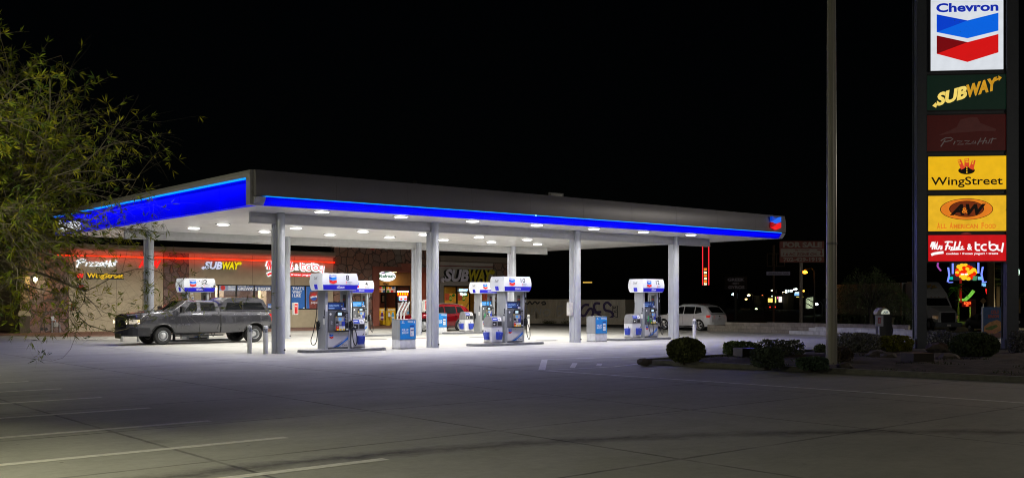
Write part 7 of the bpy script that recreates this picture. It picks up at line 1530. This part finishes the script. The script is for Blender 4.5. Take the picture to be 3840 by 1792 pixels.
# fiery neon sign
t = thing('neon_cloud_sign', 'glowing yellow and red cloud shaped neon sign with blue tubes', 'neon sign', (0, 0, 0)); f = VF(125); r = random.Random(12)
def Q7(u, v): return f.px(3440 + u / 3.005, 950 + v / 3.005)
b = MB(); YEL, RED = 0, 1; bl = [(455, 190, 28, 1), (470, 150, 30, 0), (500, 135, 26, 0), (540, 135, 26, 0), (570, 150, 24, 1), (600, 165, 26, 1), (630, 190, 32, 0), (650, 215, 22, 0), (628, 230, 30, 1), (590, 270, 32, 1), (572, 285, 24, 0), (520, 275, 30, 0), (530, 255, 24, 0), (455, 235, 30, 1), (445, 215, 20, 0), (490, 180, 28, 0), (520, 165, 24, 1), (540, 205, 38, 1), (500, 210, 26, 1), (575, 215, 28, 0), (600, 205, 24, 0), (490, 255, 24, 0), (555, 175, 22, 0), (555, 240, 18, 0)]
for i, (u, v, s, m) in enumerate(bl): c_ = Q7(u, v); rr_ = s / 3.005 * 125 / F; b.ell(f, c_[0], c_[1], rr_, rr_ * .85, 0, .1 + .006 * i, m, 16)
b.build('cloud', [glow('cloud_yellow', (1, .62, .02), 1.0), glow('cloud_red', (.9, .02, .0), 1.0)], t)
b = MB(); a0, z0 = Q7(410, 305); a1, z1 = Q7(690, 105); b.fbox(f, a0, z0, a1, z1, -1.2, -.8); b.build('sign_back', mat('sign_back_dark', (.006, .012, .03), .5, emit=(.003, .012, .025), es=.6, scale=4, var=.8), t)
for (u0, v0, u1, v1) in ((401, 112, 401, 230), (690, 100, 690, 225), (350, 158, 362, 240), (362, 240, 344, 320), (740, 152, 725, 232), (725, 232, 742, 318), (358, 326, 400, 326), (736, 320, 784, 320)):
    b = MB(); b.stroke(f, [Q7(u0, v0), Q7(u1, v1)], .10, -.2, .1); b.build('neon_tube', glow('tube_blue', (.18, .25, 1), 1.4), t)
b = MB(); b.stroke(f, [Q7(358, 279), Q7(400, 279)], .35, -.2, .05); b.build('neon_tube', glow('tube_teal', (.0, .6, .5), .9), t); b = MB(); b.stroke(f, [Q7(690, 279), Q7(728, 279)], .4, -.2, .05); b.build('neon_tube', glow('tube_cyan', (.2, .6, .9), .9), t)
b = MB(); b.stroke(f, spl([Q7(238, 105), Q7(232, 140), Q7(245, 165), Q7(270, 195)]), .14, -.2, .0); b.build('neon_tube', glow('tube_violet', (.5, .1, .55), .7), t)
b = MB(); b.stroke(f, [Q7(489, 240), Q7(489, 555)], .2, -.1, .1); b.build('red_pole', mat('pole_red_dim', (.5, .02, .01), .4, emit=(.5, .015, .01), es=.35), t)
b = MB(); b.fbox(f, *Q7(482, 240), *Q7(510, 228), .25, .3); b.fbox(f, *Q7(525, 240), *Q7(553, 228), .25, .3); b.build('lamp_head', glow('cloud_lamp', (1, .95, .9), 3), t)
for i in range(7): b = MB(); b.stroke(f, [Q7(620 + i * 9, 255), Q7(632 + i * 5, 305)], .06, -.1, .02); b.build('neon_tube', glow('tube_green_dim', (.15, .55, .25), .5), t)
b = MB(); b.stroke(f, spl([Q7(784, 395), Q7(788, 430), Q7(803, 465)]), .30, -.1, .1); b.build('neon_tube', glow('tube_red', (1, .02, .02), 1.0), t)
b = MB(); b.stroke(f, [Q7(735, 365), Q7(735, 335), Q7(750, 335), Q7(750, 370), Q7(766, 370), Q7(766, 335)], .12, -.1, .05); b.build('neon_tube', glow('tube_pale_blue', (.25, .6, 1), .9), t)
b = MB(); b.stroke(f, [Q7(540, 525), Q7(600, 470), Q7(638, 420)], .34, -.2, .05); b.stroke(f, [Q7(470, 520), Q7(545, 525)], .3, -.2, .04); b.build('green_leaf_tube', glow('tube_leaf_green', (.25, .75, .08), .7, .3), t)
t = thing('led_price_sign', 'small red glowing number sign low beside the lorry', 'sign', (0, 0, 0)); f = VF(115); b = MB()
def Q8(u, v): return f.px(3440 + u / 3.005, 950 + v / 3.005)
x0, z0 = Q8(545, 572); x1, z1 = Q8(602, 545); b.text(f, '20', x0, z0, x1, z1, .02, .02, 0, bold=.03); x0, z0 = Q8(525, 575); x1, z1 = Q8(540, 548); b.fbox(f, x0, z0, x1, z1, .02, .04, 0); x0, z0 = Q8(545, 592); x1, z1 = Q8(575, 582); b.fbox(f, x0, z0, x1, z1, .02, .04, 0)
x0, z0 = Q8(515, 600); x1, z1 = Q8(612, 535); b.fbox(f, x0, z0, x1, z1, -.3, 0, 1); x, _ = Q8(632, 600); b.fbox(f, x - .3, -.6, x + .3, z1 + .2, -.3, 0, 2)
b.build('sign_face', [glow('led_red', (1, .10, .02), 2.2), mat('led_back', (.12, .005, .005), .5, emit=(.15, .002, .002), es=.5), mat('sign_pillar', (.35, .2, .2), .6)], t)
t = thing('warning_sign', 'diamond shaped road sign on a thin post', 'road sign', (0, 0, 0)); f = VF(88); c_ = f.px(3687, 1128); b = MB(); s_ = .28; b.fpoly(f, [(c_[0], c_[1] - s_), (c_[0] + s_, c_[1]), (c_[0], c_[1] + s_), (c_[0] - s_, c_[1])], 0, .02); b.build('plate', mat('road_sign_orange', (.35, .22, .10), .5), t); b = MB(); b.cyl(f.P(c_[0], -.6, -.04), f.P(c_[0], c_[1], -.04), .035, n=8); b.build('post', GREY, t)
# sandwich banner
t = thing('food_banner', 'blue and orange upright food banner by the street', 'banner', (0, 0, 0)); f = Fr(D(3722, VH, 47) * 1.0, Vector((CT, -ST, 0)) + Vector((ST, CT, 0)) * .1)
f.o.z = 0; a0, b0, a1, b1 = f.box(3687, 1151, 3756, 1264); w, h = a1 - a0, b1 - b0; q = lambda x, y: (a0 + w * x, b0 + h * y); b = MB(); b.fbox(f, a0, b0, a1, b1, -.03, 0, 0)
b.text(f, 'COLD', *q(.42, .78), *q(.85, .90), .004, 0, 1, bold=.03, shear=.1); b.text(f, 'SEASON', *q(.25, .64), *q(.85, .75), .004, 0, 1, bold=.03, shear=.1)
b.fbox(f, *q(.0, .0), *q(1, .16), .0, .003, 4); b.fpoly(f, [q(.03, .2), q(.5, .08), q(.98, .22), q(1, .5), q(.75, .58), q(.35, .5), q(.05, .36)], .001, .008, 2); b.fpoly(f, [q(.12, .26), q(.45, .24), q(.8, .36), q(.7, .42), q(.35, .36), q(.12, .30)], .008, .012, 3); b.fpoly(f, [q(.1, .22), q(.5, .12), q(.85, .28), q(.5, .22)], .008, .011, 5)
b.build('printed_face', [mat('banner_navy', (.015, .05, .14), .6, var=.15), mat('banner_orange', (.30, .05, .03), .6), mat('bun_brown', (.30, .15, .06), .6, var=.3, scale=8), mat('salad_green', (.06, .10, .02), .6, var=.4, scale=9), mat('banner_rose', (.14, .07, .07), .6, var=.2), mat('meat_pink', (.30, .12, .08), .6)], t)
b = MB(); b.fbox(f, a0 - .05, -.3, a0 - .001, b1 + .02, -.06, .0); b.fbox(f, a1 + .001, -.3, a1 + .05, b1 + .02, -.06, .0); b.build('frame', GREY, t)
t = thing('green_neon_hook', 'white and green neon hook shape right of the sign post', 'neon sign', (0, 0, 0)); f = VF(120); Q9 = lambda u, v: f.px(3440 + u / 3.005, 950 + v / 3.005)
b = MB(); b.stroke(f, [Q9(1096, 172), Q9(1130, 175), Q9(1140, 200), Q9(1140, 235), Q9(1098, 260)], .2, 0, .1); b.build('neon_tube', glow('hook_white', (.65, 1, .75), 1.8), t); b = MB(); b.stroke(f, [Q9(905, 165), Q9(1165, 160)], .16, -.4, -.2); x, z = Q9(1163, 160); b.fbox(f, x - .1, -.6, x + .1, z, -.4, -.21); b.build('bracket', BLACKM, t)
# overhead wire
b = MB(); p0 = D(3830, 450, 90); p1 = D(4300, 440, 80); b.tube([p0, p1], .02, 5); 
b = MB(); b.tube([D(2925, 1063, 130), D(3000, 1070, 120), D(3110, 1076, 110), D(3500, 1010, 90)], .012, 4); tag(b.build('overhead_wire', BLACKM), 'thin overhead wire in front of the dark tree', 'wire')
# ================================================================ the big tree at the left edge
def big_tree():
    r = random.Random(77); R3 = lambda s=1: Vector((r.gauss(0, s), r.gauss(0, s), r.gauss(0, s)))
    dT = 13.2; base = D(-430, VH, dT); base.z = 0
    t = thing('mesquite_tree', 'big feathery tree with drooping twigs at the edge of the photo', 'tree', base)
    ex = Vector((CT, -ST, 0)); ey = Vector((ST, CT, 0)); tr = MB(); tw = MB(); lf = MB()
    tr.tube([(0, 0, -.1), (.05, .05, .8), (.2, .1, 2.5)], .20, 12, 0, .14)
    fork = Vector((.2, .1, 2.45))
    def spray(p, d, n):
        for _ in range(n):
            dd = (d * .9 + R3(.6)).normalized(); m = 0 if r.random() < .5 else (1 if r.random() < .7 else 2)
            for i in range(r.randint(4, 6)):
                q = (dd + R3(.42)).normalized(); L = r.uniform(.07, .135); w = q.cross(R3()).normalized() * r.uniform(.0045, .0075); o = p + q * .01; dn = Vector((0, 0, -.012))
                lf.add([o, o + q * L * .45 + w + dn * .3, o + q * L + dn, o + q * L * .45 - w + dn * .3], [(0, 1, 2, 3)], m)
    def grow(p, d, L, rad, lev, droop, leafy):
        n = max(4, int(L / .16)); pts = [p.copy()]; c = p.copy(); dd = d.copy()
        for i in range(n):
            dd = (dd + R3(.13 if lev else .08) + Vector((0, 0, -droop * (i / n) * .35))).normalized(); dd.z += max(0, 2.35 - c.z) * .5; dd.normalize(); c = c + dd * (L / n); pts.append(c.copy())
        (tr if lev == 0 else tw).tube(pts, rad, 7 if lev == 0 else 4, 0, rad * (.45 if lev < 3 else .5))
        if lev >= 3:
            for i in range(1, n + 1):
                if r.random() < leafy: spray(pts[i], (pts[i] - pts[i - 1]).normalized(), 2 if leafy > .72 else 1)
            return
        kids = [7, 6, 5][lev]
        for k in range(kids):
            i = r.randint(max(1, int(n * .22)), n); a = (pts[i] - pts[i - 1]).normalized(); side = (a + R3(.62)).normalized()
            grow(pts[i], side, L * r.uniform(.42, .72), rad * (1 - .5 * i / n) * .50, lev + 1, droop * .8 + r.uniform(.05, .30), leafy)
        if lev >= 1:
            for i in range(2, n + 1):
                if r.random() < leafy * .4: spray(pts[i], dd, 1)
    LIMBS = [(.1, .2, 1.0, 2.6, .8, .0), (.3, -.1, 1.0, 2.4, .75, .0), (.5, .2, .95, 2.2, .7, .05), (.85, .0, .75, 2.2, .7, .12), (1.0, .1, .50, 2.1, .3, .2), (1.0, -.1, .28, 2.1, .12, .35), (-.2, .3, 1.0, 2.3, .8, .0), (.4, .5, .8, 2.0, .8, .1), (.35, -.3, .75, 1.9, .8, .1), (.7, .1, .6, 1.9, .75, .15), (.6, -.15, .4, 1.6, .35, .2), (1.0, .05, .55, 2.5, .12, .45), (.95, .1, .66, 2.4, .4, .1), (1.0, -.05, .42, 2.5, .25, .22), (1.0, .2, .30, 2.5, .1, .3)]
    for sx, sy, sz, L, lfy, dr in LIMBS:
        d = (ex * sx + ey * sy + Vector((0, 0, sz))).normalized(); grow(fork + R3(.05), d, L, .065 if lfy > .4 else .032, 0, dr, lfy)
    tr.build('trunk', mat('mesquite_bark', (.10, .08, .06), .85, var=.3, bump=.4), t, smooth=50)
    tw.build('branch', mat('mesquite_twig', (.13, .11, .085), .8, var=.2), t, smooth=50)
    lf.build('crown', [leaf_mat('mesq_a', (.12, .15, .015)), leaf_mat('mesq_b', (.19, .185, .014)), leaf_mat('mesq_c', (.05, .085, .018))], t)
    print('TREE faces', len(tw.f), len(lf.f))
big_tree()
# ================================================================ assumed lot lamp that lights the foreground, just outside the photo
lp = D(1920, VH, 8.0) + Vector((CT, -ST, 0)) * -7.4; lp.z = 0
def added_lot_lamp(lp, h, label, aw, pw):
    t = thing('added_lamp', label, 'lamp post', lp, 0, 'added lamp posts out of view')
    b = MB(); b.cyl((0, 0, 0), (0, 0, h), .09, .06, 12); b.cyl((0, 0, 0), (0, 0, .5), .25, n=16); b.build('post', GREY, t, smooth=50)
    b = MB(); b.box(-.1, .9, -.18, .18, h, h + .15); b.build('lamp_head', BLACKM, t, bevel=.02)
    b = MB(); b.box(.3, .85, -.14, .14, h - .015, h - .002); b.build('lens', glow('added_lamp_lens', (1, .9, .6), 12), t)
    if aw: area((lp.x + .55, lp.y, h - .05), 1.0, aw, (1, .97, .66), name='added_lot_light')
    point((lp.x + .55, lp.y, h - .15), pw, (1, .97, .64), .3, 'added_lot_light')
added_lot_lamp(lp, 6.2, 'assumed tall lamp post beside the striped parking bays', LOTW, LOTP)  # assumed lamp out of view, lights the near ground and the big tree
lp2 = D(1920, VH, 25) + Vector((CT, -ST, 0)) * -22; lp2.z = 0  # added lamp out of view, lifts the tree shadow over the bays
added_lot_lamp(lp2, 7.2, 'added fill lamp post at the far end of the striped parking bays', 0, LOTFILL)
def fill_post(p, h, label, w):
    t = thing('added_lamp', label, 'lamp post', p, 0, 'added lamp posts out of view')
    b = MB(); b.cyl((0, 0, 0), (0, 0, h), .12, .08, 12); b.cyl((0, 0, 0), (0, 0, .4), .25, n=16); b.build('post', GREY, t, smooth=50)
    b = MB(); b.box(-1.2, .1, -.18, .18, h, h + .16); b.build('lamp_head', BLACKM, t, bevel=.02)
    b = MB(); b.box(-1.15, -.6, -.14, .14, h - .015, h - .002); b.build('lens', glow('added_lamp_lens', (1, .9, .6), 12), t)
    point((p.x - .9, p.y, h - .5 + p.z), w, (1, .93, .80), .25, 'fill_light')
sp_ = D(1920, VH, 46) + Vector((CT, -ST, 0)) * 31; sp_.z = -.3  # added lamp out of view, brightens the lorry, planter and near lot
fill_post(sp_, 10, 'added tall fill lamp post at the roadside beyond the sign', FILLW)
sp2 = D(1920, VH, 13) + Vector((CT, -ST, 0)) * 25; sp2.z = 0  # added lamp out of view, fills the shaded fronts of the bushes
fill_post(sp2, 9, 'added fill lamp post on the near side of the planted bed', FILL2)
# ================================================================ sky, moon, camera
w = bpy.data.worlds.new('World'); SC.world = w; w.use_nodes = True
nt = w.node_tree; sky = nt.nodes.new('ShaderNodeTexSky'); sky.sky_type = 'NISHITA'; sky.sun_disc = False
sky.sun_elevation = math.radians(18); sky.sun_rotation = math.radians(200); sky.dust_density = 2
bg = nt.nodes['Background']; bg.inputs['Strength'].default_value = SKYW; nt.links.new(sky.outputs['Color'], bg.inputs['Color'])
sun = bpy.data.lights.new('moon', 'SUN'); sun.energy = 0.004; sun.angle = math.radians(.5); sun.color = (.9, .92, 1)
so = bpy.data.objects.new('moon', sun); COL.objects.link(so); so.rotation_euler = (math.radians(72), 0, math.radians(160))
cam = bpy.data.cameras.new('camera'); cam.sensor_width = 36; cam.sensor_fit = 'HORIZONTAL'; cam.lens = 36 * F / 3840; cam.shift_y = (VH - 896) / 3840; cam.clip_end = 3000; cam.clip_start = .1
co = bpy.data.objects.new('camera', cam); COL.objects.link(co); co.location = (0, 0, CH); co.rotation_euler = (PI / 2, 0, -TH); SC.camera = co
SC.view_settings.view_transform = 'Standard'; SC.view_settings.look = 'None'; SC.view_settings.exposure = 0; SC.view_settings.gamma = 1
SC.render.engine = 'CYCLES'; cy = SC.cycles; cy.use_denoising = True; cy.max_bounces = 8; cy.diffuse_bounces = 6; cy.glossy_bounces = 3; cy.transparent_max_bounces = 8; cy.sample_clamp_indirect = 4; cy.use_light_tree = True; cy.use_adaptive_sampling = False; cy.filter_width = 1.05
try: cy.denoiser = 'OPENIMAGEDENOISE'
except Exception: pass
